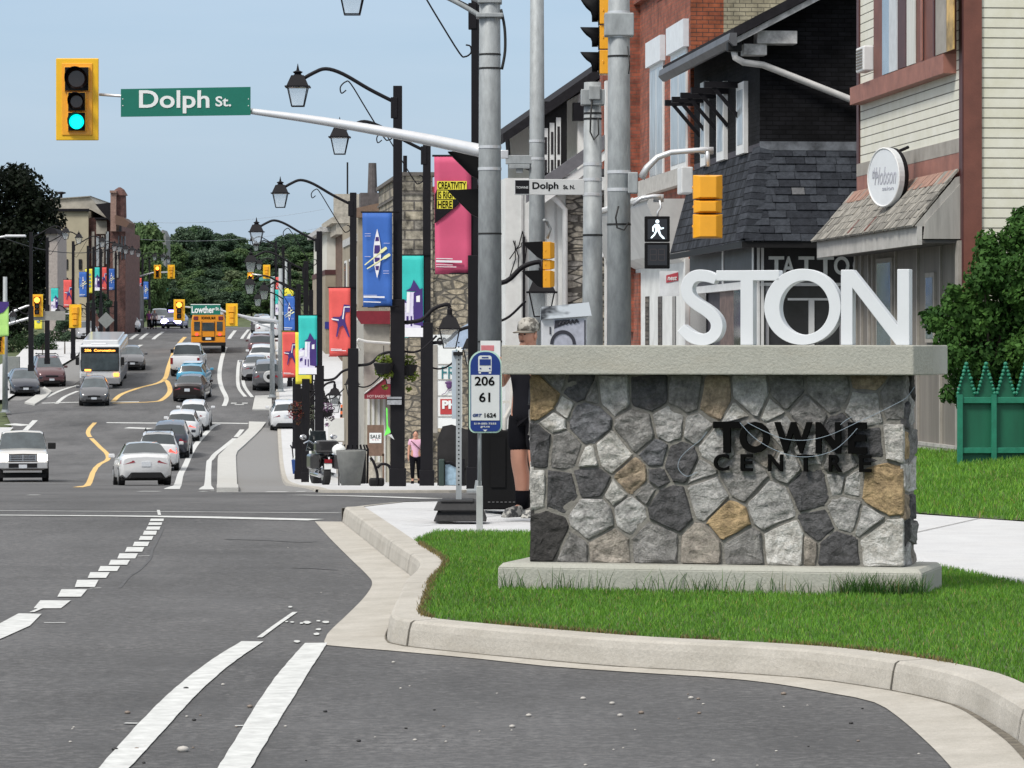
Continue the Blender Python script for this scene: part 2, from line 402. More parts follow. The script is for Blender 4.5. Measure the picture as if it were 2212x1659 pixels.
def strip_on_ground(name, pix, width_m, m, dz=0.006, closed=False, parent=None, worldpts=None, smooth=True):
    """painted line through image-traced ground points, width in metres"""
    pts = worldpts or [G(*p) for p in pix]
    if len(pts) > 2 and not worldpts and smooth:
        pts = [(p.x, p.y) for p in smooth_curve([(x, y, 0) for x, y in pts], 5)]
    # resample
    out = []
    for a, b in zip(pts, pts[1:]):
        n = max(1, int(math.hypot(b[0]-a[0], b[1]-a[1]) / 1.2))
        for k in range(n): out.append((a[0]+(b[0]-a[0])*k/n, a[1]+(b[1]-a[1])*k/n))
    out.append(pts[-1]); q = MB(); vs = []
    for i, p in enumerate(out):
        a = out[max(0, i-1)]; b = out[min(len(out)-1, i+1)]
        tx, ty = b[0]-a[0], b[1]-a[1]; l = math.hypot(tx, ty) or 1; nx_, ny_ = -ty/l, tx/l; h = width_m/2
        for s_ in (-1, 1):
            x, y = p[0]+nx_*h*s_, p[1]+ny_*h*s_; vs.append((x, y, gz(y)+dz))
    fs = [(2*i, 2*i+1, 2*i+3, 2*i+2) for i in range(len(out)-1)]
    q.add(vs, fs); o = q.build(name, m, parent, fix=True); o['kind'] = 'structure'; return o
def poly_on_ground(name, pix, m, dz=0.006, thick=0.0, worldpts=None, bevel=0.0):
    pts = worldpts or [G(*p) for p in pix]
    q = MB(); n = len(pts)
    q.add([(x, y, gz(y)+dz) for x, y in pts], [tuple(range(n))])
    o = q.build(name, m); o['kind'] = 'structure'; return o

# far painted markings (traced on the real street surface)
strip_on_ground('road_marking', [(-60,1113.5),(345,1116.5),(683,1124)], 0.32, WHITE_P)              # stop line
strip_on_ground('road_marking', [(-60,1104),(300,1106),(735,1109)], 0.14, WHITE_P)
marks = [((803,1118),(808,1118.5))]
for pix, w_ in [([(371,1057),(386,1040),(398,1010),(420,965),(452,928),(472,916)], 0.28),
                ([(446,1058),(450,1020),(458,990),(485,965),(508,946),(523,928)], 0.26),
                ([(230,913),(330,914),(470,914),(536,915)], 0.45),
                ([(484,877),(489,860),(478,835),(474,810),(478,780),(488,750)], 0.28),
                ([(530,857),(515,835),(514,800),(517,778)], 0.22),
                ([(545,858),(527,832),(524,800),(528,778)], 0.22),
                ([(495,732),(508,714)], 0.3), ([(522,732),(537,712)], 0.25), ([(536,732),(547,712)], 0.25),
                ([(90,871),(170,869),(300,868)], 0.4),
                ([(93,862),(130,844),(168,832)], 0.25), ([(122,872),(140,857),(168,845)], 0.25),
                ([(205,790),(222,774)], 0.25), ([(283,757),(305,745)], 0.3), ([(282,733),(297,722)], 0.3), ([(303,733),(320,719)], 0.3), ([(331,733),(352,717)],0.3),
                ([(52,932),(76,908)], 0.3), ([(575,737),(610,737)], 0.5)]:
    strip_on_ground('road_marking', pix, w_, WHITE_P)
for pix, w_ in [([(168,1053),(200,1022),(234,990),(212,962),(190,935),(205,913)], 0.24),
                ([(243,869),(262,852),(300,838),(352,822),(365,790),(385,745),(400,728)], 0.3),
                ([(243,871),(330,868),(352,862),(367,845),(362,826),(354,820)], 0.3)]:
    strip_on_ground('road_marking', pix, w_, YELL_P)
# bicycle symbols, arrows
for cx, cy in ((517, 871), (555, 733)):
    for k in (-12, 12): 
        strip_on_ground('road_marking', [(cx+k-6, cy), (cx+k+6, cy)], 0.5, WHITE_P)
    strip_on_ground('road_marking', [(cx-10, cy+3), (cx+10, cy+3)], 0.35, WHITE_P)
strip_on_ground('road_marking', [(273,924),(326,926)], 0.7, WHITE_P)
strip_on_ground('road_marking', [(20,916),(58,919)], 0.9, WHITE_P)
# crosswalk bars of the far side, low and grazing
for x0, x1, y_ in [(432,448,1062),(455,463,1061),(575,620,1063),(640,660,1062),(300,345,1062),(60,85,1070)]:
    strip_on_ground('road_marking', [(x0, y_),(x1, y_)], 0.9 if x0 > 100 else 0.5, WHITE_P)
strip_on_ground('road_marking', [(640,1070),(760,1072),(935,1078)], 0.35, WHITE_P)

# near markings: dashed guide line and the two broad bars
def quad(pix): return poly_on_ground('road_marking', pix, WHITE_P, 0.006)
C3 = lambda x, y: (x*0.4046, 987.4 + y*0.4046)     # crop of the lower left of the photograph -> layout units
dash = [((805,332),(875,332),(872,345),(800,345)),((797,352),(866,352),(862,366),(791,366)),((787,374),(857,374),(851,391),(779,391)),
        ((770,397),(838,397),(832,418),(762,418)),((750,425),(819,425),(810,446),(741,446)),((718,456),(798,456),(788,479),(708,479)),
        ((678,484),(770,484),(759,509),(667,509)),((638,518),(736,518),(722,545),(626,545)),((592,553),(694,553),(678,579),(580,579)),
        ((536,586),(641,586),(625,613),(523,613)),((482,619),(586,619),(566,649),(468,649)),((412,660),(526,660),(506,698),(399,698)),
        ((328,710),(466,710),(432,750),(306,750)),((215,770),(378,770),(325,812),(179,812)),((100,839),(222,842),(160,905),(20,968),(-60,1000),(-60,925))]
for dq in dash: quad([C3(*p) for p in dq])
def bar(left, right):
    a = resample([(p.x, p.y) for p in smooth_curve([(*G(*C3(*p)), 0) for p in left], 6)], 40); b = resample([(p.x, p.y) for p in smooth_curve([(*G(*C3(*p)), 0) for p in right], 6)], 40)
    q = MB(); vs = []
    for p, r_ in zip(a, b): vs += [(p[0]+rng.uniform(-.002,.002), p[1], gz(p[1])+.006), (r_[0]+rng.uniform(-.002,.002), r_[1], gz(r_[1])+.006)]
    q.add(vs, [(2*i, 2*i+1, 2*i+3, 2*i+2) for i in range(39)]); o = q.build('road_marking', WHITE_P); o['kind'] = 'structure'
def resample(pts, n):
    s = [0.0]
    for a, b in zip(pts, pts[1:]): s.append(s[-1] + math.hypot(b[0]-a[0], b[1]-a[1]))
    t = np.linspace(0, s[-1], n); return list(zip(np.interp(t, s, [p[0] for p in pts]), np.interp(t, s, [p[1] for p in pts])))
bar([(1290,988),(1100,1108),(905,1265),(720,1450),(480,1720)], [(1408,990),(1240,1105),(1055,1268),(870,1470),(640,1720)])
bar([(1630,998),(1530,1108),(1420,1250),(1290,1460),(1130,1720)], [(1748,996),(1650,1150),(1560,1300),(1450,1480),(1310,1720)])
# paint splashes and layout scuffs
for a in [((1385,968),(1470,905)),((1470,905),(1575,832)),((665,1427),(735,1428)),((1255,1441),(1300,1440)),((170,832),(215,812)),((235,889),(350,889)),((845,285),(852,312)),((735,532),(800,530)),((480,704),(540,702))]:
    strip_on_ground('road_marking', [C3(*a[0]), C3(*a[1])], 0.03, WHITE_P)
for (x, y, r_) in [(1640,888,17),(1610,892,9),(1740,886,15),(1700,880,9),(1690,950,14),(1585,990,14),(1700,925,12),(1560,886,9),(1530,884,7),(1550,805,10)]:
    poly_on_ground('road_marking', [C3(x + r_*cos(a)*(1+0.4*rng.random()), y + 0.35*r_*sin(a)*(1+0.5*rng.random())) for a in [k*pi/5 for k in range(10)]], WHITE_P, 0.007)

SEAM = mat('tar_seam', (.075,.075,.077), .8, var=.4, scale=10); SCUFF = mat('pale_scuff', (.19,.185,.18), .9, var=.3, scale=12)
for pts, w_, m_ in [([(872,380),(838,450),(812,500),(800,545),(742,606),(690,640),(640,700)], .02, SEAM), ([(1200,440),(1400,445),(1600,455),(1690,452)], .05, SEAM), ([(1560,592),(1700,597),(1800,605)], .04, SEAM), ]:
    strip_on_ground('road_seam', [C3(*p) for p in pts], w_, m_, 0.003)
# pebbles scattered on the near asphalt
pv = MB(); 
for k in range(90):
    d = rng.uniform(13.5, 30) if k > 60 else rng.uniform(13.6, 17.5); x = gx(rng.uniform(150, 2050), d)
    if x > gx(1100, d) and d > 17.2: continue
    r_ = rng.choice([0.004, 0.004, 0.005, 0.006, 0.008, 0.011]) if k else 0.02
    pv.ball((x, d, r_*0.5), (r_*1.3, r_, r_*0.7), 6, 4, rng.choice([0, 0, 1, 2]))
o = pv.build('gravel', [mat('pebble_pale', (0.42, 0.40, 0.37)), mat('pebble_dark', (0.02, 0.02, 0.02)), mat('pebble_brown', (0.2, 0.16, 0.13))], smooth=True); tag(o, 'loose pebbles scattered on the near asphalt', 'gravel', kind='stuff')

# near corner block ------------------------------------------------------
GUT = [G(*p) for p in [(680,1127),(714,1165),(758,1209),(790,1240),(804,1261),(788,1290),(751,1328),(715,1362),(704,1378),(708,1396),(800,1403),(1030,1424),(1178,1440),(1371,1454),(1560,1466),(1687,1480),(1789,1498),(1884,1517),(1941,1551),(2017,1619),(2070,1680),(2100,1740)]]
BASE = [G(*p) for p in [(738,1131),(784,1168),(844,1217),(882,1245),(898,1262),(890,1280),(868,1302),(850,1342),(834,1378),(838,1391),(862,1401),(1000,1417),(1223,1438),(1371,1450),(1560,1460),(1751,1474),(1903,1496),(2000,1515),(2074,1536),(2140,1572),(2207,1619),(2260,1690),(2290,1760)]]
KT = 0.15      # kerb height
def offset(pts, d):
    out = []
    for i, p in enumerate(pts):
        a = pts[max(0, i-1)]; b = pts[min(len(pts)-1, i+1)]; tx, ty = b[0]-a[0], b[1]-a[1]; l = math.hypot(tx, ty) or 1
        out.append((p[0]-ty/l*d, p[1]+tx/l*d))
    return out
def resample(pts, n):
    s = [0.0]
    for a, b in zip(pts, pts[1:]): s.append(s[-1] + math.hypot(b[0]-a[0], b[1]-a[1]))
    t = np.linspace(0, s[-1], n); return list(zip(np.interp(t, s, [p[0] for p in pts]), np.interp(t, s, [p[1] for p in pts])))
def smooth2(pts, n): 
    c = smooth_curve([(x, y, 0) for x, y in pts], 5); return resample([(p.x, p.y) for p in c], n)
bs = smooth2(BASE, 90); gt = smooth2(GUT, 90)
q = MB(); vs = [];  # gutter apron
for g_, b_ in zip(gt, bs): vs += [(g_[0], g_[1], gz(g_[1]) + 0.004), (b_[0], b_[1], gz(b_[1]) + 0.018)]
q.add(vs, [(2*i, 2*i+1, 2*i+3, 2*i+2) for i in range(89)])
o = q.build('gutter', _mc['kerb_concrete']); o['kind'] = 'structure'
sgn = 0.16
inn1 = offset(bs, -0.035) if offset(bs, -1)[75][1] > bs[75][1] else offset(bs, 0.035)
s_in = -1 if offset(bs, -1)[75][1] > bs[75][1] else 1
pr = [(0, -0.02), (0.018*s_in, 0.105), (0.030*s_in, 0.140), (0.048*s_in, KT+.002), (0.20*s_in, KT+0.006)]
q = MB(); rows = [offset(bs, o_) for o_, _ in pr]; nr = len(pr); vs = []
for i in range(90):
    for r_, (o_, z) in zip(rows, pr): vs.append((r_[i][0], r_[i][1], gz(r_[i][1]) + z))
q.add(vs, [(i*nr+k, i*nr+k+1, (i+1)*nr+k+1, (i+1)*nr+k) for i in range(89) for k in range(nr-1)])
KERB = q.build('kerb', _mc['kerb_concrete']); KERB['kind'] = 'structure'
# kerb joints
q = MB()
for i in (10, 24, 31, 44, 57, 71, 80):
    a = rows[0][i]; b = rows[3][i]; c_ = rows[4][i]; tx, ty = bs[i+1][0]-bs[i][0], bs[i+1][1]-bs[i][1]; l = math.hypot(tx, ty); tx, ty = tx/l*0.006, ty/l*0.006
    e = 0.004*s_in; nx_, ny_ = -ty/0.006*e, tx/0.006*e
    vs = []
    for p, z in ((rows[0][i], 0.0), (rows[1][i], 0.105), (rows[2][i], 0.142), (rows[3][i], KT+0.002), (rows[4][i], KT+0.006)):
        z2 = gz(p[1]) + z
        vs += [(p[0]-tx-nx_, p[1]-ty-ny_, z2), (p[0]+tx-nx_, p[1]+ty-ny_, z2)]
    q.add(vs, [(2*k, 2*k+1, 2*k+3, 2*k+2) for k in range(4)])
o = q.build('kerb_joint', mat('joint_dark', (0.10, 0.09, 0.075), 0.95)); o['kind'] = 'structure'
inner = rows[4]
q = MB(); vs = []
for i in range(46, 90):
    a, b = bs[i], gt[i]; w0 = .004 + .05*max(0, min(1, (i-46)/20))*(.6+.4*sin(i*.33)); u = min(.8, w0/max(.02, math.hypot(a[0]-b[0], a[1]-b[1])))
    vs += [(a[0], a[1], gz(a[1])+.021), (a[0]+(b[0]-a[0])*u, a[1]+(b[1]-a[1])*u, gz(a[1])+.020-.010*u)]
q.add(vs, [(2*i, 2*i+1, 2*i+3, 2*i+2) for i in range(43)]); o = q.build('gutter_dirt', mat('grit', (.13,.115,.09), .95, var=.5, scale=14)); o['kind'] = 'structure'
# inner outline of the lawn and the pavement behind it
corner = [(-1.53, 34.0), (-1.05, 35.0), (-0.4, 35.4), (0.9, 38.4), (3.7, 51.0), (5.2, 53.5), (14, 55)]
kb = smooth2([bs[0]] + corner[1:5], 30) 
q = MB(); vs = []
ko = offset(kb, -0.16) if offset(kb, -1)[10][0] > kb[10][0] else offset(kb, 0.16)
for a, b in zip(kb, ko): vs += [(a[0], a[1], gz(a[1])-0.03), (a[0], a[1], gz(a[1])+KT-0.01), (b[0], b[1], gz(b[1])+KT+0.003)]
q.add(vs, [(3*i+k, 3*i+k+1, 3*i+k+4, 3*i+k+3) for i in range(29) for k in (0, 1)])
o = q.build('kerb', _mc['kerb_concrete']); o['kind'] = 'structure'
LZ = KT - 0.002
def flat(name, pts, z, m, sub=False):
    q = MB(); q.add([(x, y, gz(y)+z) for x, y in pts], [tuple(range(len(pts)))])
    o = q.build(name, m); o['kind'] = 'structure'
    return o
# pavement: corner flare, then a walk passing behind the monument
i0 = 24
near_edge = [inner[i0], (-0.60, 29.1), (0.30, 28.9), (1.2, 27.6), (2.83, 24.4), (3.15, 22.6), (4.2, 21.3), (8, 20.0)]
far_edge = [(9, 27.5), (4.4, 30.6), (3.55, 32.2), (3.0, 34), (2.7, 38), (4.3, 50.5), (5.2, 52.5)]
flat('pavement', [inner[k] for k in range(0, i0)] + near_edge + far_edge + [(p[0], p[1]) for p in reversed(ko)], LZ, _mc['pavement_concrete'])
# joint lines in the pavement
for a, b in [((-1.45,33.2),(0.6,33.0)),((-0.9,30.2),(0.5,31.9)),((0.5,31.9),(0.6,35.2)),((2.2,26.1),(4.0,31.5)),((4.1,22.0),(5.6,29.3))]:
    q = MB(); tx, ty = b[0]-a[0], b[1]-a[1]; l = math.hypot(tx, ty); nx_, ny_ = -ty/l*0.006, tx/l*0.006
    q.add([(a[0]-nx_, a[1]-ny_, LZ+0.004), (a[0]+nx_, a[1]+ny_, LZ+0.004), (b[0]+nx_, b[1]+ny_, LZ+0.004), (b[0]-nx_, b[1]-ny_, LZ+0.004)], [(0,1,2,3)])
    o = q.build('pavement_joint', _mc['joint_dark']); o['kind'] = 'structure'

# lawns (soil sheet + grass blades)
LAWN1 = [inner[k] for k in range(i0, 90)] + [(9, 13), (9, 19.7)] + list(reversed(near_edge[1:]))[0:]
flat('lawn_soil', LAWN1, 0.15, SOIL)
def lawn2z(x, y): return 0.15 + max(0.0, min(1.0, (y-32)/9.0)) * 0.10 + max(0, min(1, (x-4.2)/1.6)) * 0.12 * max(0.0, min(1.0, (y-30)/8))
q = MB(); vs = []; nxx = 12; nyy = 14; fe = [(3.0,34.0),(3.55,32.2),(4.4,30.6),(9,27.5)]
fx = lambda x: float(np.interp(x, [2.9,3.55,4.4,9], [34.5,32.25,30.65,27.6]))
for j in range(nyy):
    for i in range(nxx):
        x = 2.9 + 9.1*(i/(nxx-1))**1.6; y0 = fx(x); y = y0 + (46-y0)*j/(nyy-1); vs.append((x, y, lawn2z(x, y)))
q.add(vs, [(j*nxx+i, j*nxx+i+1, (j+1)*nxx+i+1, (j+1)*nxx+i) for j in range(nyy-1) for i in range(nxx-1)])
o = q.build('lawn_soil', SOIL, smooth=True); o['kind'] = 'structure'

def in_poly(px, py, poly):
    x, y = np.asarray(px), np.asarray(py); c = np.zeros(x.shape, bool); n = len(poly)
    for i in range(n):
        x0, y0 = poly[i]; x1, y1 = poly[(i+1) % n]
        if y0 == y1: continue
        hit = ((y0 > y) != (y1 > y)) & (x < (x1-x0)*(y-y0)/(y1-y0) + x0)
        c ^= hit
    return c
NR = np.random.default_rng(5)
GRASS_M = None
def grass_mat():
    m, t, b = _new('grass_blade'); b.inputs['Roughness'].default_value = 0.6
    a = t.nodes.new('ShaderNodeAttribute'); a.attribute_name = 'col'
    t.links.new(a.outputs['Color'], b.inputs['Base Color'])
    tr = t.nodes.new('ShaderNodeBsdfTranslucent'); t.links.new(a.outputs['Color'], tr.inputs[0])
    mx = t.nodes.new('ShaderNodeMixShader'); mx.inputs[0].default_value = 0.35
    t.links.new(b.outputs[0], mx.inputs[1]); t.links.new(tr.outputs[0], mx.inputs[2]); t.links.new(mx.outputs[0], t.nodes['Material Output'].inputs[0])
    return m
GRASS_M = grass_mat()
def blades(name, X, Y, Z, hmin, hmax, wid, label, tint=(0.088, 0.225, 0.021)):
    n = len(X); h = NR.uniform(hmin, hmax, n); an = NR.uniform(0, 2*pi, n); lean = NR.uniform(0.1, 0.75, n) * h; la = NR.uniform(0, 2*pi, n)
    dx = np.cos(an)*wid/2; dy = np.sin(an)*wid/2
    A = np.stack([X-dx, Y-dy, Z], 1); B = np.stack([X+dx, Y+dy, Z], 1)
    mx_ = X + np.cos(la)*lean*0.35; my = Y + np.sin(la)*lean*0.35
    Cc = np.stack([mx_+dx*0.8, my+dy*0.8, Z+h*0.55], 1); D = np.stack([mx_-dx*0.8, my-dy*0.8, Z+h*0.55], 1)
    T = np.stack([X+np.cos(la)*lean+dx*0.2, Y+np.sin(la)*lean+dy*0.2, Z+h], 1); T2 = np.stack([X+np.cos(la)*lean-dx*0.2, Y+np.sin(la)*lean-dy*0.2, Z+h], 1)
    V = np.stack([A, B, Cc, D, T, T2], 1).reshape(-1, 3); base = np.arange(n)[:, None]*6
    Fq = np.concatenate([base + np.array([[0,1,2,3]]), base + np.array([[3,2,4,5]])], 0)
    patch = 0.5 + 0.5*np.sin(X*2.1 + 1.3*np.sin(Y*1.7)) * np.sin(Y*1.9 + np.sin(X*3.1)); pal = NR.uniform(0, 1, n)
    t0 = np.array(tint)
    col = t0[None, :] * (0.62 + 0.75*pal[:, None] + 0.25*patch[:, None])
    dry = (NR.uniform(0, 1, n) < 0.035); col[dry] = np.array([0.26, 0.24, 0.09])
    yl = (pal > 0.75); col[yl] *= np.array([1.35, 1.12, 0.9])
    cc = np.repeat(np.concatenate([col, np.ones((n, 1))], 1), 6, 0)
    o = np_mesh(name, V, Fq, GRASS_M, cols=cc); tag(o, label, 'grass', kind='stuff'); return o
def scatter(poly, n, ymin, ymax, xmin, xmax):
    X = NR.uniform(xmin, xmax, n); Y = NR.uniform(ymin, ymax, n); k = in_poly(X, Y, poly); return X[k], Y[k]
X, Y = scatter(LAWN1, 420000, 15, 30, -1.7, 6)
keep = (X/Y < 0.150) & (X/Y > -0.05); X, Y = X[keep], Y[keep]
blades('lawn_grass', X, Y, np.full(len(X), 0.150), 0.016, 0.036, 0.0046, 'short bright green lawn round the stone monument')
X = NR.uniform(2.9, 7.6, 90000); Y = NR.uniform(27.5, 46, 90000); k = (Y > np.interp(X, [2.9,3.55,4.4,9], [34.5,32.25,30.65,27.6])+0.02) & (X/Y < 0.15); X, Y = X[k], Y[k]
blades('lawn_grass', X, Y, np.array([lawn2z(a, b) for a, b in zip(X, Y)]), 0.03, 0.075, 0.009, 'lawn sloping up to the green fence and the siding building', (0.10, 0.25, 0.024))

# dry trimmings and bare soil where the lawn meets the kerb
ik = [inner[k] for k in range(i0+2, 88)]; n = 9000; u = NR.uniform(0, len(ik)-1.001, n); ii = u.astype(int); fr = u-ii; A = np.array(ik)
X = A[ii, 0]*(1-fr)+A[ii+1, 0]*fr + NR.normal(0, .012, n); Y = A[ii, 1]*(1-fr)+A[ii+1, 1]*fr + np.abs(NR.normal(.005, .03, n))
sel = (np.sin(X*5)+np.sin(X*13+2) > -.6); blades('dry_grass', X[sel], Y[sel], np.full(int(sel.sum()), .152), .008, .03, .005, 'dry brown trimmings along the kerb edge of the lawn', (.14,.12,.05))
# far block: kerb, pavement ---------------------------------------------
FK = [(-2.9, 56.2), (-2.85, 54.9), (-2.4, 54.4), (-1.2, 54.3), (-0.2, 54.8), (1.4, 56.0), (4.0, 57.6), (14, 59)]
fkr = smooth2(FK, 40)
q = MB(); vs = []; fo = offset(fkr, 0.16) if offset(fkr, 1)[20][1] > fkr[20][1] else offset(fkr, -0.16)
for a, b in zip(fkr, fo): vs += [(a[0], a[1], gz(a[1])-0.05), (a[0], a[1], gp(a[1])+0.005), (b[0], b[1], gp(b[1])+0.01)]
q.add(vs, [(3*i+k, 3*i+k+1, 3*i+k+4, 3*i+k+3) for i in range(39) for k in (0, 1)])
o = q.build('kerb', _mc['kerb_concrete']); o['kind'] = 'structure'
fl_edge = lin([(54.4, -2.0), (54.6, -2.6), (55.4, -2.9), (60, XR(60))] + [(d, XR(d)) for d in range(65, 440, 10)])
def fr_edge(d): return float(np.interp(d, [54.4, 55, 56.5, 58.2, 59.5, 62], [-0.9, 0.1, 1.6, 4.6, 11, 12])) if d < 62 else 12
sheet('pavement', fl_edge, fr_edge, 54.45, 420, _mc['pavement_concrete'], 0.0, nx=3, zfun=lambda x, d: gp(d)+.003)
q = MB(); vs = []; dd = drange(56, 420)
for d in dd: vs += [(XR(d)-0.02, d, gz(d)-0.05), (XR(d), d, gp(d)+0.005), (XR(d)+0.18, d, gp(d)+0.01)]
q.add(vs, [(3*i+k, 3*i+k+1, 3*i+k+4, 3*i+k+3) for i in range(len(dd)-1) for k in (0, 1)])
o = q.build('kerb', _mc['kerb_concrete']); o['kind'] = 'structure'
# raised concrete island between cycle lane and parking lane
def island(pixl, pixr, h=0.07):
    l = [G(*p) for p in pixl]; r = [G(*p) for p in pixr]; l = resample(l, 40); r = resample(r, 40); q = MB(); vs = []
    for a, b in zip(l, r): vs += [(a[0], a[1], gz(a[1])-0.03), (a[0], a[1], gz(a[1])+h), (b[0], b[1], gz(b[1])+h), (b[0], b[1], gz(b[1])-0.03)]
    fs = [(4*i+k, 4*i+k+1, 4*i+k+5, 4*i+k+4) for i in range(39) for k in range(3)] + [(0,1,2,3), (159,158,157,156)]
    q.add(vs, fs); o = q.build('island', _mc['island_concrete']); o['kind'] = 'structure'
island([(468,1063),(469,1040),(470,1000),(470,988),(500,958),(537,930),(538,913)], [(515,1063),(512,1040),(510,1000),(509,980),(540,952),(563,930),(575,914)])
island([(545,886),(551,857)], [(587,886),(587,856)])
AP = mat('asphalt_pale', (0.20, 0.198, 0.195), 0.9, var=0.2, scale=30)
_il = sorted((G(*p)[1], G(*p)[0]) for p in [(515,1063),(513,1050),(512,1040),(510,1000),(509,980),(540,952),(563,930),(575,914)])
sheet('parking_lane', lin(_il), lambda d: XR(d)-.01, 54.5, 206, AP, 0.005)
# left side pavements
sheet('pavement', lambda d: XL(d)-7, XL, 70, 205, _mc['pavement_concrete'], 0.12, nx=3)
sheet('pavement', lambda d: XL(d)-4.2, XL, 222, 420, _mc['pavement_concrete'], 0.14, nx=3)
sheet('parking_lane', lambda d: XL(d)+.02, lambda d: XL(d)+float(np.interp(d, [222, 232, 300], [.5, 2.6, 2.2])), 223, 300, AP, 0.005)
island([(53,872),(75,858),(96,838)], [(75,876),(98,862),(112,848)], 0.1)
from mathutils import noise as MN
# ------------------------------------------------------------------ stone monument sign
MON = thing('monument_sign', 'long fieldstone monument on the lawn with tall white letters on its concrete cap', 'monument', (1.205, 22.02, 0.15), R(-15))
MS = 365.0     # layout units per metre at the monument
# local x along the face (left -, right +), y backwards, z up
FX0, FX1 = -1.135, 1.135      # stone face
ZB, ZT = 0.055, 1.29          # top of base slab / underside of cap   (measured below)
ZB = EYE - 0.15 - (1217-750)/361.5; ZT = EYE - 0.15 - (809-750)/361.5; ZC = EYE - 0.15 + 0.012
CONC = _mc['monument_concrete']
q = MB(); q.box(FX0-0.155, FX1+0.13, -0.17, 0.62, -0.06, ZB-0.028); q.hexa([(FX0-0.155,-0.17,ZB-0.028),(FX1+0.13,-0.17,ZB-0.028),(FX1+0.13,0.62,ZB-0.028),(FX0-0.155,0.62,ZB-0.028)], [(FX0-0.13,-0.14,ZB),(FX1+0.105,-0.14,ZB),(FX1+0.105,0.6,ZB),(FX0-0.13,0.6,ZB)])
q.build('base_slab', CONC, MON, bevel=0.006)
q = MB(); q.prism([(FX0-0.135, -0.17), (FX1+0.08, -0.17), (FX1+0.08+0.09, 0.0), (FX1+0.165, 0.62), (FX0-0.135, 0.62)], 'z', ZT, ZC); q.build('cap_slab', CONC, MON, bevel=0.008)
q = MB(); q.box(FX0+0.012, FX1-0.012, 0.006, 0.44, ZB, ZT); q.build('mortar_core', mat('mortar', (0.195, 0.187, 0.168), 0.95, var=0.25, scale=20, bump=0.5, bscale=90), MON)
# stones: seeds (u, v) traced from the photograph, weight and colour
SG = dict(G=(0.325,0.32,0.31), M=(0.18,0.175,0.168), D=(0.075,0.074,0.077), K=(0.036,0.034,0.033), T=(0.31,0.225,0.125), B=(0.265,0.21,0.15), L=(0.42,0.41,0.385), E=(0.245,0.22,0.19), S=(0.115,0.117,0.125))
seeds = [(255,400,95,'T'),(350,290,30,'M'),(480,335,75,'D'),(395,470,34,'L'),(345,545,42,'L'),(700,370,95,'G'),(925,360,108,'D'),(1150,370,100,'M'),(1335,405,92,'B'),
 (1552,385,100,'G'),(585,390,45,'M'),(1767,365,85,'M'),(2020,360,120,'M'),(2255,300,60,'B'),(2410,420,80,'M'),(2245,455,105,'G'),(1900,490,100,'M'),(1690,450,30,'L'),
 (230,690,86,'D'),(395,710,95,'M'),(540,545,115,'S'),(850,600,110,'M'),(1040,555,95,'G'),(1215,580,60,'G'),(700,730,100,'L'),(560,770,45,'L'),(965,730,75,'S'),(1110,770,98,'D'),
 (820,870,88,'B'),(1335,690,80,'G'),(222,955,62,'L'),(365,960,92,'D'),(570,900,92,'D'),(715,975,45,'L'),(905,960,35,'M'),(972,860,40,'D'),(1050,1060,125,'D'),(1290,990,110,'G'),
 (575,1120,125,'G'),(800,1090,88,'G'),(290,1220,110,'K'),(1405,1110,105,'T'),(965,1265,125,'M'),(1235,1275,100,'E'),(665,1290,105,'E'),(450,1300,68,'M'),(1238,840,38,'G'),
 (1500,870,120,'M'),(1667,1030,115,'G'),(1917,925,98,'D'),(2072,890,42,'G'),(2160,905,35,'G'),(2345,920,118,'T'),(2127,1075,85,'G'),(1967,1150,68,'D'),(1507,1290,95,'M'),
 (1767,1265,112,'L'),(2077,1290,105,'D'),(2350,1255,112,'L'),(1767,785,60,'G'),(1907,700,78,'G'),(2407,645,60,'L'),(2270,660,82,'D'),(1500,600,80,'M'),(1760,600,80,'G'),(2087,780,58,'M'),
 (2090,590,70,'D'),(1630,700,70,'E'),(1470,480,45,'L'),(2240,1110,40,'G'),(1890,1270,30,'E')]
U0, U1, V0_, V1_ = 178, 2478, 262, 1382
def clip(poly, a, b, c):       # keep a*x+b*y<=c
    out = []; n = len(poly)
    for i in range(n):
        p, r = poly[i], poly[(i+1) % n]; fp = a*p[0]+b*p[1]-c; fr_ = a*r[0]+b*r[1]-c
        if fp <= 0: out.append(p)
        if fp*fr_ < 0: t_ = fp/(fp-fr_); out.append((p[0]+(r[0]-p[0])*t_, p[1]+(r[1]-p[1])*t_))
    return out
def power_cells(sd, x0, x1, y0, y1, inset):
    cells = []
    for i, s in enumerate(sd):
        poly = [(x0,y0),(x1,y0),(x1,y1),(x0,y1)]
        for j, o_ in enumerate(sd):
            if i == j: continue
            dx, dy = o_[0]-s[0], o_[1]-s[1]; l = math.hypot(dx, dy)
            if l > 520: continue
            k = (l*l + s[2]**2*0.9 - o_[2]**2*0.9) / (2*l) - inset*(0.35+0.9*rng.random()); nx_, ny_ = dx/l, dy/l
            poly = clip(poly, nx_, ny_, nx_*s[0]+ny_*s[1]+k)
            if len(poly) < 3: break
        cells.append(poly)
    return cells
def roundpoly(poly, jit):
    # cut the corners and roughen the outline
    n = len(poly); out = []
    for i in range(n):
        a, b, c_ = poly[i-1], poly[i], poly[(i+1) % n]
        for t_ in (0.12, 0.03):
            out.append((b[0]+(a[0]-b[0])*t_, b[1]+(a[1]-b[1])*t_))
        out.append((b[0]+(c_[0]-b[0])*0.10, b[1]+(c_[1]-b[1])*0.10))
        m_ = ((b[0]+c_[0])/2, (b[1]+c_[1])/2); out.append(m_)
    return [(x + rng.uniform(-jit, jit), y + rng.uniform(-jit, jit)) for x, y in out]
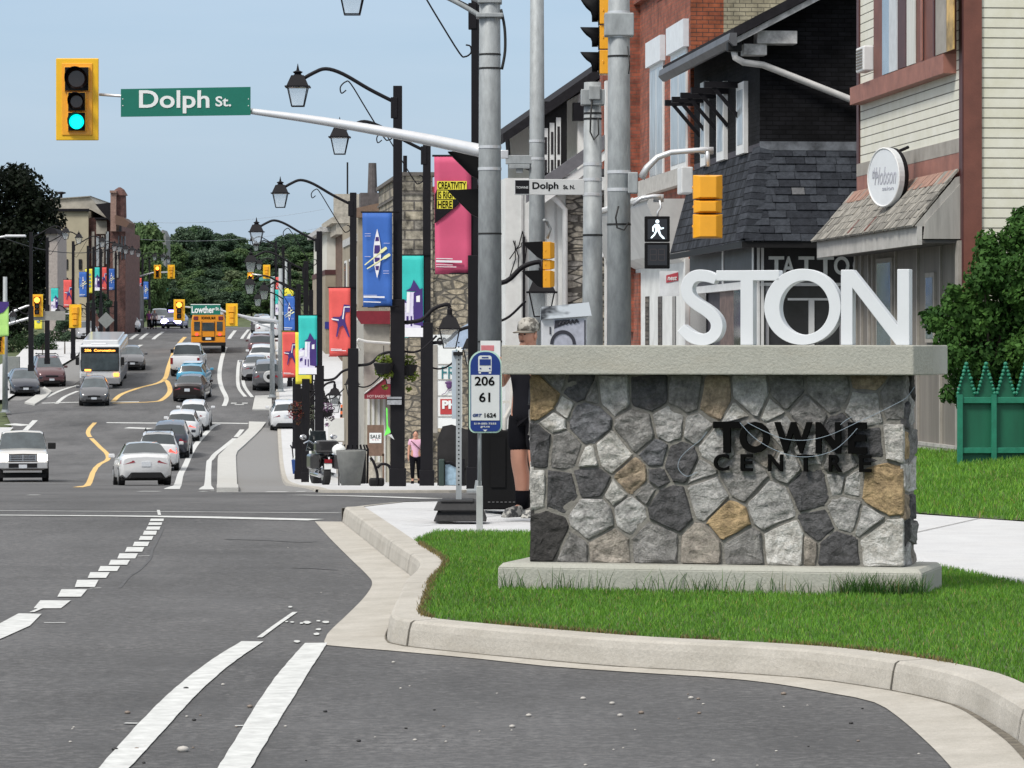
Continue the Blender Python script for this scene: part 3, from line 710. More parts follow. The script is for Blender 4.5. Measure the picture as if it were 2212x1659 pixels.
def stones(cells, cols, to3, name, parent):
    q = MB(); cc = []
    for poly, col in zip(cells, cols):
        if len(poly) < 3: continue
        poly = roundpoly(poly, 4.0); n = len(poly); cx_ = sum(p[0] for p in poly)/n; cy_ = sum(p[1] for p in poly)/n
        R_ = max(math.hypot(p[0]-cx_, p[1]-cy_) for p in poly); prot = rng.uniform(0.016, 0.030)
        rings = [(1.0, 0.0), (0.985, 0.6), (0.94, 0.9), (0.84, 1.0), (0.72, 1.0), (0.6, 1.0), (0.48, 1.0), (0.36, 1.0), (0.24, 1.0), (0.12, 1.0)]
        off_ = rng.uniform(0, 90); tx, ty = rng.uniform(-0.012, 0.012), rng.uniform(-0.012, 0.012); vs = []
        for k, (s_, hh) in enumerate(rings):
            for p in poly:
                x = cx_+(p[0]-cx_)*s_; y = cy_+(p[1]-cy_)*s_
                h = prot*hh + (0 if k == 0 else (tx*(x-cx_)/R_ + ty*(y-cy_)/R_)) + ((MN.noise(Vector((x*.011+off_, y*.022, 3.1)))*.016 + abs(MN.noise(Vector((x*.03, y*.045+off_, 1.7))))*.009) if k > 1 else 0)
                vs.append(to3(x, y, max(0.0, h)))
        vs.append(to3(cx_, cy_, max(0, prot+MN.noise(Vector((cx_*.011+off_, cy_*.022, 3.1)))*.016+ abs(MN.noise(Vector((cx_*.03, cy_*.045+off_, 1.7))))*.009)))
        fs = [(k*n+i, k*n+(i+1) % n, (k+1)*n+(i+1) % n, (k+1)*n+i) for k in range(9) for i in range(n)] + [(9*n+i, 9*n+(i+1) % n, 10*n) for i in range(n)]
        q.add(vs, fs); bf = 1.25*rng.uniform(0.88, 1.12); base = [c * bf for c in col]
        for v in vs: 
            f_ = 1.0; cc.append((*[c*f_ for c in base], 1))
    return q.build(name, attr_mat('fieldstone', 0.9, 22, 0.9, 0.65, 9), parent, cols=cc, smooth=False)
cells = power_cells(seeds, U0, U1, V0_, V1_, 9)
W_ = FX1-FX0; H_ = ZT-ZB
stones(cells, [SG[s[3]] for s in seeds], lambda u, v, h: (FX0+(u-U0)/(U1-U0)*W_, 0.015-h, ZT-(v-V0_)/(V1_-V0_)*H_), 'stone_facing', MON)
# right end stones, left end stones (end faces)
for side in (1, -1):
    sd = []; v = 262; 
    cl = 'MDTLBKGMLDME' if side > 0 else 'DMGLKMDMGDMD'
    k = 0
    while v < 1380:
        hh = rng.uniform(110, 250); u = 0
        sd.append((rng.uniform(90,150), v+hh/2, 90, cl[k % 12])); sd.append((rng.uniform(300,370), v+hh/2+rng.uniform(-40,40), 90, cl[(k+5) % 12])); k += 1; v += hh
    ce = power_cells(sd, 0, 460, V0_, V1_, 9)
    X_ = FX1-0.02 if side > 0 else FX0+0.02
    stones(ce, [SG[s[3]] for s in sd], (lambda u, v, h, X_=X_, side=side: (X_+side*(h-0.002), 0.0+u/460*0.45, ZT-(v-V0_)/(V1_-V0_)*H_)), 'end_stone_facing', MON)

# standing letters S T O N : layout coordinates -> local
LWH = mat('letter_white', (0.62, 0.645, 0.67), 0.5, var=0.03)
def lx(px):       # layout column on the front plane -> local x (perspective of the turned face)
    # ray through px meets the plane y_local = -0.02
    c_, s_ = cos(R(-15)), sin(R(-15)); ox, oy = MON.location.x, MON.location.y; k = (px-CX)/F; yl = -0.02
    # world = o + x*(c,s) + yl*(-s,c)
    A = c_ - k*s_; B = k*(oy + yl*c_) - (ox - yl*s_); return B/A
def lz(py, px): 
    x = lx(px); d = MON.location.y + x*sin(R(-15)); return zf(py, d) - 0.15
c6 = lambda x, y: (1371.4 + x*0.2976, 329.1 + y*0.2976)
LD = 0.055
zT = ZC + (580.5-744.5)/-361.0; 
def PX(x, y):
    px, py = c6(x, y); return (lx(px), ZC + (1395-y)*0.2976/364.0)
def letter(polyf, hole=None, name='letter'):
    q = MB()
    if hole is None: q.prism([PX(*p) for p in polyf], 'y', -0.06, LD)
    else:
        n = len(polyf); a = [PX(*p) for p in polyf]; b = [PX(*p) for p in hole]
        vs = [(x, -0.06, z) for x, z in a] + [(x, -0.06, z) for x, z in b] + [(x, LD, z) for x, z in a] + [(x, LD, z) for x, z in b]
        fs = []
        for i in range(n if hole[0] != 'open' else n-1):
            j = (i+1) % n
            fs += [(i, j, n+j, n+i), (2*n+j, 2*n+i, 3*n+i, 3*n+j), (i, 2*n+i, 2*n+j, j), (n+j, 3*n+j, 3*n+i, n+i)]
        q.add(vs, fs)
    return q.build(name, LWH, MON, bevel=0.003)
# S: stroked centre line
cl = smooth_curve([(598,922,0),(560,905,0),(520,893,0),(480,889,0),(437,898,0),(405,925,0),(386,970,0),(390,1020,0),(415,1062,0),(460,1100,0),(515,1135,0),(562,1172,0),(595,1215,0),(604,1260,0),(592,1305,0),(560,1338,0),(515,1354,0),(468,1352,0),(420,1335,0),(375,1300,0),(342,1268,0)], 4)
n = len(cl); le = []; ri = []
for i, p in enumerate(cl):
    a = cl[max(0, i-1)]; b = cl[min(n-1, i+1)]; t_ = (b-a).normalized(); nn = Vector((-t_.y, t_.x, 0)); 
    e = min(1.0, 0.80+0.2*min(i, n-1-i)/8) 
    le.append(PX(*(p+nn*43*e).xy)); ri.append(PX(*(p-nn*43*e).xy))
q = MB(); vs = []
for (a, b) in zip(le, ri): vs += [(a[0], -0.06, a[1]), (b[0], -0.06, b[1]), (b[0], LD, b[1]), (a[0], LD, a[1])]
q.add(vs, [(4*i+k, 4*i+(k+1) % 4, 4*(i+1)+(k+1) % 4, 4*(i+1)+k) for i in range(n-1) for k in range(4)] + [(0,1,2,3), tuple(4*(n-1)+k for k in (3,2,1,0))])
q.build('letter', LWH, MON, bevel=0.003)
letter([(600,853),(1056,853),(1056,928),(868,928),(868,1394),(776,1394),(776,928),(600,928)])
el = lambda cx, cy, rx, ry, n=56: [(cx+rx*cos(2*pi*i/n), cy+ry*sin(2*pi*i/n)) for i in range(n)]
letter(el(1225,1119,278,275), el(1239,1125,180,195))
letter([(1504,853),(1592,853),(1912,1252),(1912,851),(2000,851),(2000,1395),(1905,1395),(1588,985),(1588,1394),(1504,1394)])
# raised black lettering on the stone face
BLK = mat('letter_black', (0.004, 0.004, 0.004), 0.9, var=0.05, spec=0.05)
def c2x(x): return lx((2750 + x*0.6632)/1.8228)
def c2z(y): return ZT - (y-262)/(1390-262)*H_ * 1.0
def cword(word, xs_, y0, y1, bold, wd):
    for ch, (a, b) in zip(word, xs_):
        txt('raised_letter', ch, BLK, MON, (c2x(a)+c2x(b))/2, -0.02, (c2z(y0)+c2z(y1))/2, w_=c2x(b)-c2x(a), h=c2z(y0)-c2z(y1), ext=0.03, bold=bold)
cword('TOWNE', [(92,255),(248,428),(455,680),(700,850),(892,1004)], 540, 725, 0.035, 0)
cword('CENTRE', [(95,185),(255,325),(418,505),(590,690),(778,855),(958,1030)], 732, 832, 0.02, 0)
# loose pale cable looped over the lettering
CAB = mat('cable_pale', (0.30, 0.37, 0.44), 0.5, var=0.0)
cab = thing('loose_cable', 'thin pale blue cable looping over the black lettering of the monument', 'cable', (MON.location.x, MON.location.y, 0.15), R(-15))
for pts in ([(1290,330),(1240,395),(1160,440),(1060,490),(960,535),(800,610),(660,645),(520,640),(400,595),(300,545)],
            [(255,545),(330,625),(430,690),(560,738),(680,742),(800,710),(880,650),(950,575)],
            [(60,600),(20,650),(-50,705),(-100,760),(-110,820),(-60,865),(0,840)], [(850,555),(880,530),(915,510)]):
    q = MB(); q.tube(smooth_curve([(c2x(x), -0.062, c2z(y)) for x, y in pts], 5), 0.0016, 6); q.build('cable_loop', CAB, cab, smooth=True)
# long grass at the foot of the slab
n = 900; t_ = NR.uniform(0, 1, n); t_ = np.where(NR.uniform(0, 1, n) < 0.45, 0.8+0.2*t_, t_)
xl = FX0-0.17 + t_*(W_+0.34); yl = -0.175 - NR.uniform(0, 0.05, n)
ca, sa = cos(R(-15)), sin(R(-15)); X = 1.205 + xl*ca - yl*sa; Y = 22.02 + xl*sa + yl*ca
hh = np.where((t_ > 0.8) | ((t_ > 0.42) & (t_ < 0.55)) | (t_ < 0.06), 1.0, 0.45)
sel = NR.uniform(0, 1, n) < hh
blades('long_grass', X[sel], Y[sel], np.full(sel.sum(), 0.15), 0.05, 0.15, 0.005, 'dark longer grass tufts along the foot of the monument slab', (0.04, 0.12, 0.02))
# ------------------------------------------------------------------ poles, signals, lamps, banners
GALV = mat('galvanised_steel', (0.30, 0.322, 0.332), 0.6, 0.15, var=0.20, scale=14, bump=0.1, bscale=50, stretch=(1, 1, 0.35))
ALU = mat('aluminium', (0.62, 0.63, 0.65), 0.35, 0.4, var=0.06)
BLKM = mat('black_painted_steel', (0.009, 0.0085, 0.011), 0.6, 0.0, var=0.15, spec=0.18)
STRAP = mat('black_strap', (0.01, 0.01, 0.01), 0.6, var=0)
SIGY = mat('signal_yellow', (0.80, 0.36, 0.01), 0.4, var=0.05, coat=0.3)
BORD = mat('backboard_yellow', (0.80, 0.46, 0.01), 0.45, var=0.04)
VIS = mat('visor_black', (0.006, 0.006, 0.007), 0.7, var=0.1, spec=0.15)
LOFF = mat('lens_dark', (0.045, 0.022, 0.016), 0.25, var=0.1, coat=0.5)
LRED = mat('lens_red_lit', (0.9, 0.1, 0.03), 0.3, emit=9.0, ecol=(1.0, 0.20, 0.02), var=0)
LGRN = mat('lens_green_lit', (0.0, 0.9, 0.75), 0.3, emit=1.25, ecol=(0.0, 1.0, 0.86), var=0)
LWHT = mat('walk_symbol_lit', (0.8, 0.9, 0.95), 0.3, emit=0.75, ecol=(0.75, 0.9, 1.0), var=0)
SGRN = mat('street_sign_green', (0.0, 0.145, 0.10), 0.5, var=0.05)
SWHT = mat('sign_white', (0.74, 0.76, 0.75), 0.5, var=0.04)
SGRY = mat('sign_pale_grey', (0.52, 0.53, 0.53), 0.5, var=0.06)

def signal(label, loc, rz=0.0, lit=None, board=True, group=None, long_visor=False, name='traffic_signal', s=1.0, sections=((.38,.38),(.28,.30),(.28,.30))):
    t = thing(name, label, 'traffic light', loc, rz, group, sc=s)
    H = sum(h for _, h in sections); z = H/2
    if board:
        q = MB(); w = .64/2; h2 = H/2+.125
        q.box(-w, w, .05, .075, -h2, h2); o = q.build('backboard', BORD, t, bevel=0.02)
        q = MB(); q.box(-w+.09, w-.09, .035, .052, -h2+.075, h2-.075); q.build('backboard_inset', SIGY, t, bevel=0.01)
    q = MB()
    for i, (w_, h_) in enumerate(sections):
        zc = z-h_/2; z -= h_; a = w_/2
        q.hexa([(-a,-.02,zc-h_/2+.008),(a,-.02,zc-h_/2+.008),(a,-.02,zc+h_/2-.008),(-a,-.02,zc+h_/2-.008)], [(-a,.12,zc-h_/2+.008),(a,.12,zc-h_/2+.008),(a,.12,zc+h_/2-.008),(-a,.12,zc+h_/2-.008)])
        q.hexa([(-a,.12,zc-h_/2+.008),(a,.12,zc-h_/2+.008),(a,.12,zc+h_/2-.008),(-a,.12,zc+h_/2-.008)], [(-a*.55,.20,zc-h_/2+.03),(a*.55,.20,zc-h_/2+.03),(a*.55,.20,zc+h_/2-.03),(-a*.55,.20,zc+h_/2-.03)])
        q.box(-a-.012, a+.012, .02, .035, zc-.02, zc+.02)
    q.build('housing', SIGY, t, bevel=0.012)
    z = H/2
    for i, (w_, h_) in enumerate(sections):
        zc = z-h_/2; z -= h_; r = w_*.40
        q = MB(); q.box(-w_/2+.015, w_/2-.015, -.034, -.021, zc-h_/2+.015, zc+h_/2-.015); q.build('lens_plate', VIS, t)
        q = MB(); q.cyl((0,-.036,zc), (0,-.05,zc), r, r*.8, 20); q.build('lens', (LRED if lit == 'red' and i == 0 else LGRN if lit == 'green' and i == 2 else LOFF), t, smooth=False)
        if long_visor:
            if h_ < .25: continue
            q = MB(); a_ = w_/2; q.prism([(-.03, zc+h_/2), (-.42, zc+h_/2-.02), (-.12, zc-h_/2+.04), (-.03, zc-h_/2)], 'x', -a_, a_); q.build('visor', VIS, t, bevel=.006); continue
        q = MB(); n = 16; D_ = .36 if long_visor else .24; vs = []
        for k in range(n+1):
            an = -pi*0.28 + (pi*1.56)*k/n; R_ = r*1.12; dd = D_*(.35+.65*max(0, sin(an))**.7) if not long_visor else D_*(0.12+.88*(sin(an)+1)/2)
            vs += [(R_*cos(an), -.034, zc+R_*sin(an)), (R_*cos(an)*1.02, -.034-dd, zc+R_*sin(an)*1.02)]
        q.add(vs, [(2*k, 2*k+1, 2*k+3, 2*k+2) for k in range(n)])
        o = q.build('visor', VIS, t, smooth=True); md = o.modifiers.new('s', 'SOLIDIFY'); md.thickness = .006
    return t
def pole(label, px, d, top, r0, r1, name='signal_pole', straps=(), clamps=(), x=None, base=True, cat='pole', basez=None, m=None):
    X = gx(px, d) if x is None else x; z0 = gp(d) if basez is None else basez
    t = thing(name, label, cat, (X, d, z0)); H = top - z0
    rr = lambda z: r0 + (r1-r0)*min(1, max(0, (z-z0)/H))
    q = MB(); q.cyl((0,0,0), (0,0,H), r0, r1, 24); q.build('pole_shaft', m or GALV, t, smooth=False).data.polygons.foreach_set('use_smooth', [True]*24+[False]*2)
    if base:
        q = MB(); q.box(-r0*1.8, r0*1.8, -r0*1.8, r0*1.8, 0, .03); q.cyl((0,0,.03),(0,0,.16), r0*1.25, r0*1.15, 20); q.build('base_plate', GALV, t)
    if straps:
        q = MB()
        for z in straps: q.cyl((0,0,z-z0-.012), (0,0,z-z0+.012), rr(z)+.006, rr(z)+.006, 24)
        q.build('strap', STRAP, t)
    if clamps:
        q = MB()
        for z in clamps:
            q.cyl((0,0,z-z0-.02), (0,0,z-z0+.02), rr(z)+.007, rr(z)+.007, 24)
        q.build('clamp_band', ALU, t)
    return t
# P1: the pole carrying the long mast arm
d1 = 52.0
p1 = pole('thick galvanised pole behind the bus stop sign carrying the green street name arm', 1058, d1, 9.2, .178, .135, straps=(zf(505,d1)-.0, zf(118,d1), zf(148,d1), zf(738,d1)), clamps=(zf(318,d1), zf(365,d1)))
L1 = p1.location
def loc(v, root): return tuple(Vector(v) - root.location)
q = MB(); pts = [P(1058,330,d1), P(900,297,53), P(700,262,54), P(541,240,54.8), P(400,219,55.2), P(215,204,55.6)]
q.tube([loc(p, p1) for p in smooth_curve(pts, 4)], [.098-(.098-.022)*min(1, i/17) for i in range(21)], 14); q.build('mast_arm', ALU, p1, smooth=True)
q = MB(); q.tube([loc(p, p1) for p in smooth_curve([P(1048,42,d1), P(1010,18,d1), P(960,-8,d1), P(880,-40,d1)], 4)], .035, 10); q.tube([loc(p, p1) for p in [P(1048,8,d1), P(1000,-12,d1)]], .03, 8); q.build('lamp_arm', GALV, p1, smooth=True)
q = MB(); q.box(-.19,.19,-.19,.19, zf(30,d1)-L1.z-.06, zf(30,d1)-L1.z+.0); q.build('bracket', GALV, p1, bevel=.01); q = MB(); q.box(-.17,.17,-.17,.17, zf(8,d1)-L1.z, zf(-6,d1)-L1.z); q.build('bracket', GALV, p1, bevel=.01)
q = MB(); q.tube([loc(p, p1)for p in smooth_curve([P(1082,20,d1-.1),P(1090,60,d1-.1),P(1091,110,d1-.1),P(1084,150,d1-.1)],4)], .02, 8); q.build('cable', STRAP, p1, smooth=True)
# sticker on the pole
q = MB(); q.box(-.13, .15, -.205, -.195, zf(775,d1)-L1.z, zf(736,d1)-L1.z); o = q.build('paper_notice', SWHT, p1)
q = MB(); q.box(-.12, .06, -.209, -.206, zf(758,d1)-L1.z, zf(746,d1)-L1.z); q.build('paper_notice_print', mat('print_pink', (.62,.2,.22)), p1)
# mast arm sign
dS = 54.7
t = thing('street_name_sign', 'green street name sign reading Dolph St. hanging on the mast arm against the sky', 'street sign', P(401, 221, dS))
q = MB(); W2 = 140/F*dS; H2 = 30.5/F*dS
q.add([(-W2,0,-H2-.005),(W2,0,-H2+.02),(W2,0,H2+.02),(-W2,0,H2-.012),(-W2,.03,-H2-.005),(W2,.03,-H2+.02),(W2,.03,H2+.02),(-W2,.03,H2-.012)], [(0,1,2,3),(7,6,5,4),(0,4,5,1),(1,5,6,2),(2,6,7,3),(3,7,4,0)])
q.build('sign_panel', SGRN, t)
txt('lettering', 'Dolph', SWHT, t, (376.5-401)/F*dS, -.004, (221-220)/F*dS, w_=152/F*dS, h=50/F*dS, bold=.018)
txt('lettering', 'St.', SWHT, t, (482.5-401)/F*dS, -.004, (221-219)/F*dS, w_=34/F*dS, h=22/F*dS, bold=.02)
q = MB()
for x in (-1, 1):
    for z in (-.05, .05): q.cyl((x*(W2-.03), -.006, z), (x*(W2-.03), 0, z), .008, n=8)
q.build('rivet', SWHT, t)
# main signal
dM = 55.4
t = signal('large traffic light showing green at the free end of the mast arm, yellow backboard', P(166, 214, dM), lit='green', group='traffic signals')
# P2, P3, P4
p2 = pole('slim galvanised pole left of the stone wall, reaching above the picture', 1160, 60, 9.4, .15, .10, clamps=(zf(305,60), zf(343,60)))
q = MB(); a = lambda x, y, d=59.6: loc(P(x, y, d), p2)
q.box(a(1092,0)[0], a(1150,0)[0], -.09, .05, a(0,352)[2], a(0,333)[2]); q.box(a(1082,0)[0], a(1098,0)[0], -.1, .06, a(0,340)[2], a(0,322)[2], 1); q.box(a(1100,0)[0], a(1145,0)[0], -.12, .05, a(0,362)[2], a(0,353)[2]); q.box(a(1115,0)[0], a(1130,0)[0], -.08, .02, a(0,372)[2], a(0,362)[2])
q.build('camera_bracket', [GALV, ALU], p2, bevel=.01)
p3 = pole('galvanised pole with the pale street blade, its top just under the hanging signal', 1280, 50, zf(178,50), .155, .115, straps=(zf(508,50), zf(257,50), zf(245,50)), clamps=(zf(355,50), zf(388,50), zf(420,50)))
q = MB(); a = lambda x, y, d=49.8: loc(P(x, y, d), p3)
q.box(-.16,.16,-.16,.1, a(0,226)[2], a(0,192)[2]); q.box(-.05,.1,-.2,.0, a(0,215)[2], a(0,185)[2]); q.build('top_bracket', GALV, p3, bevel=.012)
q = MB(); q.tube([a(x, y, 49.82) for x, y in [(1279,215),(1276,250),(1275,285),(1283,302),(1293,290),(1292,255)]], .012, 6); q.build('cable_loop', STRAP, p3, smooth=True)
p4 = pole('tall galvanised pole carrying the walk signal and the curved signal arm', 1337, 48, 9.0, .165, .128, straps=(zf(485,48), zf(122,48)), clamps=(zf(28,48), zf(78,48), zf(372,48), zf(410,48)))
a = lambda x, y, d=47.9: loc(P(x, y, d), p4)
q = MB(); q.tube([a(x, y, 47.75) for x, y in [(1336,445),(1330,470),(1333,492),(1348,497),(1358,480)]], .012, 6); q.tube([a(x, y, 47.8) for x, y in [(1356,100),(1360,140),(1358,160)]], .008, 6); q.build('cable_loop', STRAP, p4, smooth=True)
q = MB(); q.box(a(1356,0)[0], a(1378,0)[0], -.16, .1, a(0,418)[2], a(0,372)[2]); q.build('bracket', GALV, p4, bevel=.015); q = MB(); q.box(-.19,.19,-.17,.12, a(0,78)[2], a(0,28)[2]); q.build('bracket', GALV, p4, bevel=.015)
q = MB(); q.tube([a(x, y) for x, y in [(1385,385),(1398,362),(1420,340),(1450,329),(1500,325),(1540,323)]], [.05,.045,.04,.036,.034,.034], 10)
q.tube([a(1528,320), a(1529,360)], .03, 8); q.box(a(1512,0)[0], a(1542,0)[0], -.05, .05, a(0,332)[2], a(0,317)[2]); q.build('signal_arm', ALU, p4, smooth=True)
q = MB(); q.tube([a(x, y) for x, y in [(1366,442),(1385,428),(1410,424),(1428,425)]], .027, 8); q.box(a(1412,0)[0], a(1434,0)[0], -.05, .05, a(0,436)[2], a(0,419)[2]); q.tube([a(x, y) for x, y in [(1425,432),(1428,448),(1421,458),(1420,468)]], .014, 8); q.build('walk_signal_arm', ALU, p4, smooth=True)
q = MB(); q.cyl(a(1366,430,47.8), a(1366,430,47.7), .02, n=8); q.build('bolt', SWHT, p4)
t = signal('orange traffic light seen from behind, hanging on the curved arm above the white letters', P(1528, 447, 47.8), rz=pi, board=False, group='traffic signals', s=.90, sections=((.42,.36),(.40,.20),(.42,.36)))
t = signal('orange traffic light seen from the side, at the top edge beside the tallest pole', P(1298, 78, 49.3), rz=-pi/2, board=False, group='traffic signals', s=1.0, sections=((.38,.38),(.32,.33),(.32,.33)))
t = signal('small orange side-on traffic light left of the grey stone wall', P(1175, 572, 56), rz=-pi/2, board=False, group='traffic signals', s=.80, long_visor=True, sections=((.30,.34),(.24,.2),(.30,.34)))
q = MB(); q.tube([(0, .06, .5), (-.02, .12, .68), (.02,.05,.82),(0.1,.0,.84)], .03, 8); q.build('mounting_arm', GALV, t, smooth=True)
t = signal('side-on traffic light half hidden behind the thick mast arm pole', P(1040, 398, 53), rz=-pi/2, board=False, group='traffic signals', s=1.15, long_visor=True, sections=((.30,.36),(.22,.12),(.30,.36)))
# walk signal
dW = 47.6
t = thing('pedestrian_signal', 'black walk signal with the white walking figure lit above a blank countdown', 'walk signal', P(1420, 523, dW))
k = dW/F; q = MB(); q.box(-27*k, 27*k, 0, .16, 1*k, 56*k); q.box(-27*k, 27*k, 0, .16, -57*k, -1*k); q.build('housing', VIS, t, bevel=.01)
q = MB(); q.box(-21*k, 21*k, -.004, .0, 6*k, 50*k); q.box(-21*k, 21*k, -.004, 0, -50*k, -6*k); q.build('lens_plate', mat('walk_lens', (.02,.02,.024), .3, var=0.05), t)
q = MB(); wk = [[(-1,27),(3,27),(4.5,24),(4.5,21),(11,19),(13,16),(12,13.5),(4,16),(3,9),(9,1),(14,-3),(16,1),(13,4),(0,5),(-9,4)]]
q.cyl((0,-.006,(45-.5)*k),(0,-.004,(45-.5)*k), 4.2*k, n=12)
for poly in ([(-5,39),(4,39),(5,26),(-4,25)], [(-5,39),(-11,33),(-11,23),(-8,22),(-7,31),(-3,35)], [(3,38),(8,31),(14,32),(14,29),(7,27),(3,31)], [(-4,26),(1,26),(-5,15),(-12,8),(-15,9),(-13,12),(-8,17)], [(0,26),(5,26),(8,17),(15,10),(16,7),(12,7),(5,14),(1,22)]):
    q.prism([(x*k, z*k) for x, z in poly], 'y', -.007, -.005)
q.build('walk_symbol', LWHT, t)
for dx in (-9, 9):
    q = MB()
    for zz in (-40, -28, -16): q.box((dx-6)*k, (dx+6)*k, -.006, -.0045, zz*k, (zz+1.5)*k)
    for xx in (-7, 6): q.box((dx+xx)*k, (dx+xx+1.2)*k, -.006, -.0045, -40*k, -15*k)
    q.build('countdown_digit', mat('digit_off', (.05,.04,.04), .4, var=0), t)
# blade sign on P3
dB = 49.4; k = dB/F
t = thing('street_name_sign', 'pale grey street blade reading Dolph St. N. with a black square end', 'street sign', P(1186, 404, dB))
q = MB(); q.box(-75*k, 76*k, 0, .03, -17*k, 17*k); q.build('sign_panel', SGRY, t, bevel=.006)
q = MB(); q.box(-73*k, -43*k, -.004, 0, -14.5*k, 14.5*k); q.build('black_end', BLKM, t)
txt('lettering', 'TOWNE', SGRY, t, -58*k, -.006, -1*k, w_=26*k, h=5*k, ext=.002, bold=.02)
txt('lettering', 'Dolph', BLK, t, -8*k, -.002, 1*k, w_=56*k, h=19*k, ext=.003, bold=.022)
txt('lettering', 'St. N.', BLK, t, 43*k, -.002, 0*k, w_=25*k, h=9*k, ext=.003, bold=.03)

# ---- lamp posts
LGLS = mat('lantern_glass', (.55, .60, .62), .15, var=0.0)
def glassy(name, col, alpha):
    m, t_, b = _new(name); b.inputs['Base Color'].default_value = (*col, 1); b.inputs['Roughness'].default_value = .1
    tr = t_.nodes.new('ShaderNodeBsdfTransparent'); mx = t_.nodes.new('ShaderNodeMixShader'); mx.inputs[0].default_value = alpha
    t_.links.new(tr.outputs[0], mx.inputs[1]); t_.links.new(b.outputs[0], mx.inputs[2]); t_.links.new(mx.outputs[0], t_.nodes['Material Output'].inputs[0]); _mc[name] = m; return m
GLASSY = glassy('clear_glass', (.7, .75, .78), .22)
def lantern(parent, x, ztop, w=.44, name='lantern', cap=True):
    """hip roofed lantern whose roof apex is at (x, ztop)"""
    h = w/2; q = MB()
    q.hexa([(x-h,-h,ztop-.24),(x+h,-h,ztop-.24),(x+h,h,ztop-.24),(x-h,h,ztop-.24)], [(x-.12,-.12,ztop-.03),(x+.12,-.12,ztop-.03),(x+.12,.12,ztop-.03),(x-.12,.12,ztop-.03)])
    q.box(x-h-.03, x+h+.03, -h-.03, h+.03, ztop-.26, ztop-.235)
    if cap: q.lathe([(.1, ztop-.03),(.06, ztop+.0),(.10, ztop+.04),(.03, ztop+.07),(.02, ztop+.12),(.004, ztop+.2)], (x,0,0), 10)
    else: q.lathe([(.1, ztop-.03),(.05, ztop+.02),(.05, ztop+.12),(.03,ztop+.16)], (x,0,0), 10)
    for sx in (-1, 1):
        for sy in (-1, 1): q.tube([(x+sx*h*.92, sy*h*.92, ztop-.25), (x+sx*h*.55, sy*h*.55, ztop-.62)], .013, 4)
    for sx in (-1, 1): q.tube([(x+sx*h*.55,-h*.55,ztop-.62),(x+sx*h*.55,h*.55,ztop-.62)], .012, 4); q.tube([(x-h*.55,sx*h*.55,ztop-.62),(x+h*.55,sx*h*.55,ztop-.62)], .012, 4)
    f = q.build(name, BLKM, parent)
    q = MB(); q.hexa([(x-h*.52,-h*.52,ztop-.615),(x+h*.52,-h*.52,ztop-.615),(x+h*.52,h*.52,ztop-.615),(x-h*.52,h*.52,ztop-.615)], [(x-h*.88,-h*.88,ztop-.262),(x+h*.88,-h*.88,ztop-.262),(x+h*.88,h*.88,ztop-.262),(x-h*.88,h*.88,ztop-.262)])
    q.build('glass_panes', GLASSY, f)
    return f
def scroll(q, pts, r): q.tube(smooth_curve(pts, 4), r, 6)
def lamp_post():
    t = thing('street_lamp', 'x', 'street lamp', (0,0,0)); H = 7.7
    q = MB(); q.box(-.135,.135,-.135,.135, 0, 3.6); q.box(-.16,.16,-.16,.16,0,.35); q.build('base_casing', BLKM, t, bevel=.01)
    q = MB(); q.box(-.085,.085,-.085,.085, 3.58, H); q.box(-.13,.0,-.1,.1, H-.62, H-.22); q.build('pole_shaft', BLKM, t, bevel=.008)
    q = MB(); q.tube(smooth_curve([(-.08,0,7.4),(-.55,0,7.64),(-1.05,0,7.93),(-1.38,0,8.03),(-1.62,0,7.95),(-1.88,0,7.80)], 4), .036, 8); q.build('lamp_arm', BLKM, t, smooth=True)
    q = MB(); scroll(q, [(-.99,0,7.62),(-1.08,0,7.56),(-1.10,0,7.68),(-1.0,0,7.78),(-.9,0,7.74),(-.6,0,7.25),(-.27,0,6.72),(-.18,0,6.66),(-.09,0,6.72),(-.1,0,6.82),(-.17,0,6.84)], .013); q.build('scroll_brace', BLKM, t, smooth=True)
    lantern(t, -1.92, 7.93, .42)
    q = MB(); q.tube(smooth_curve([(.1,0,3.15),(.45,0,3.2),(.7,0,3.42),(.95,0,3.5),(1.0,0,3.44)], 4), .038, 8); q.build('low_arm', BLKM, t, smooth=True)
    lantern(t, 1.0, 3.28, .42, cap=False)
    q = MB(); scroll(q, [(.12,0,2.6),(.3,0,2.58),(.5,0,2.66),(.75,0,2.9)], .02); q.build('low_scroll', BLKM, t, smooth=True)
    return t
LP = lamp_post(); LP_used = False
lamp_pos = [(1030, 57.0, 'nearest black street lamp, its pole behind the thick galvanised pole'),
            (859, 71.2, 'black street lamp with the flower basket and the blue canoe banner'),
            (922, 81.6, 'black street lamp right of the basket lamp, with the turquoise banner on its left'),
            (763, 97.5, 'black street lamp with the red chair banner, in front of the maroon awning'),
            (690, 113, 'black street lamp with the turquoise banner beside the yellow one'),
            (661, 129, 'black street lamp just left of the turquoise banner lamp, sixth along the right kerb'),
            (645, 146, 'black street lamp behind the yellow and red banners, seventh along the right kerb'),
            (672, 152, 'black street lamp hidden between its neighbours, eighth along the right kerb'),
            (638, 190, 'distant black street lamp above the blue banner on the right'),
            (626, 232, 'distant black street lamp beside the far traffic light on the right'),
            (612, 262, 'small distant black street lamp on the right side of the uphill road'),
            (596, 300, 'farthest black street lamp on the right side of the hill')]
LAMPG = 'black lantern street lamps'
def put_lamp(X, d, z, rz, label):
    global LP_used
    if not LP_used: LP.location = (X, d, z); LP.rotation_euler = (0,0,rz); LP['label'] = label; LP['group'] = LAMPG; LP_used = True; return LP
    return dup(LP, (X, d, z), rz, label, LAMPG)
for px, d, lb in lamp_pos: put_lamp(gx(px, d), d, gp(d), 0, lb)
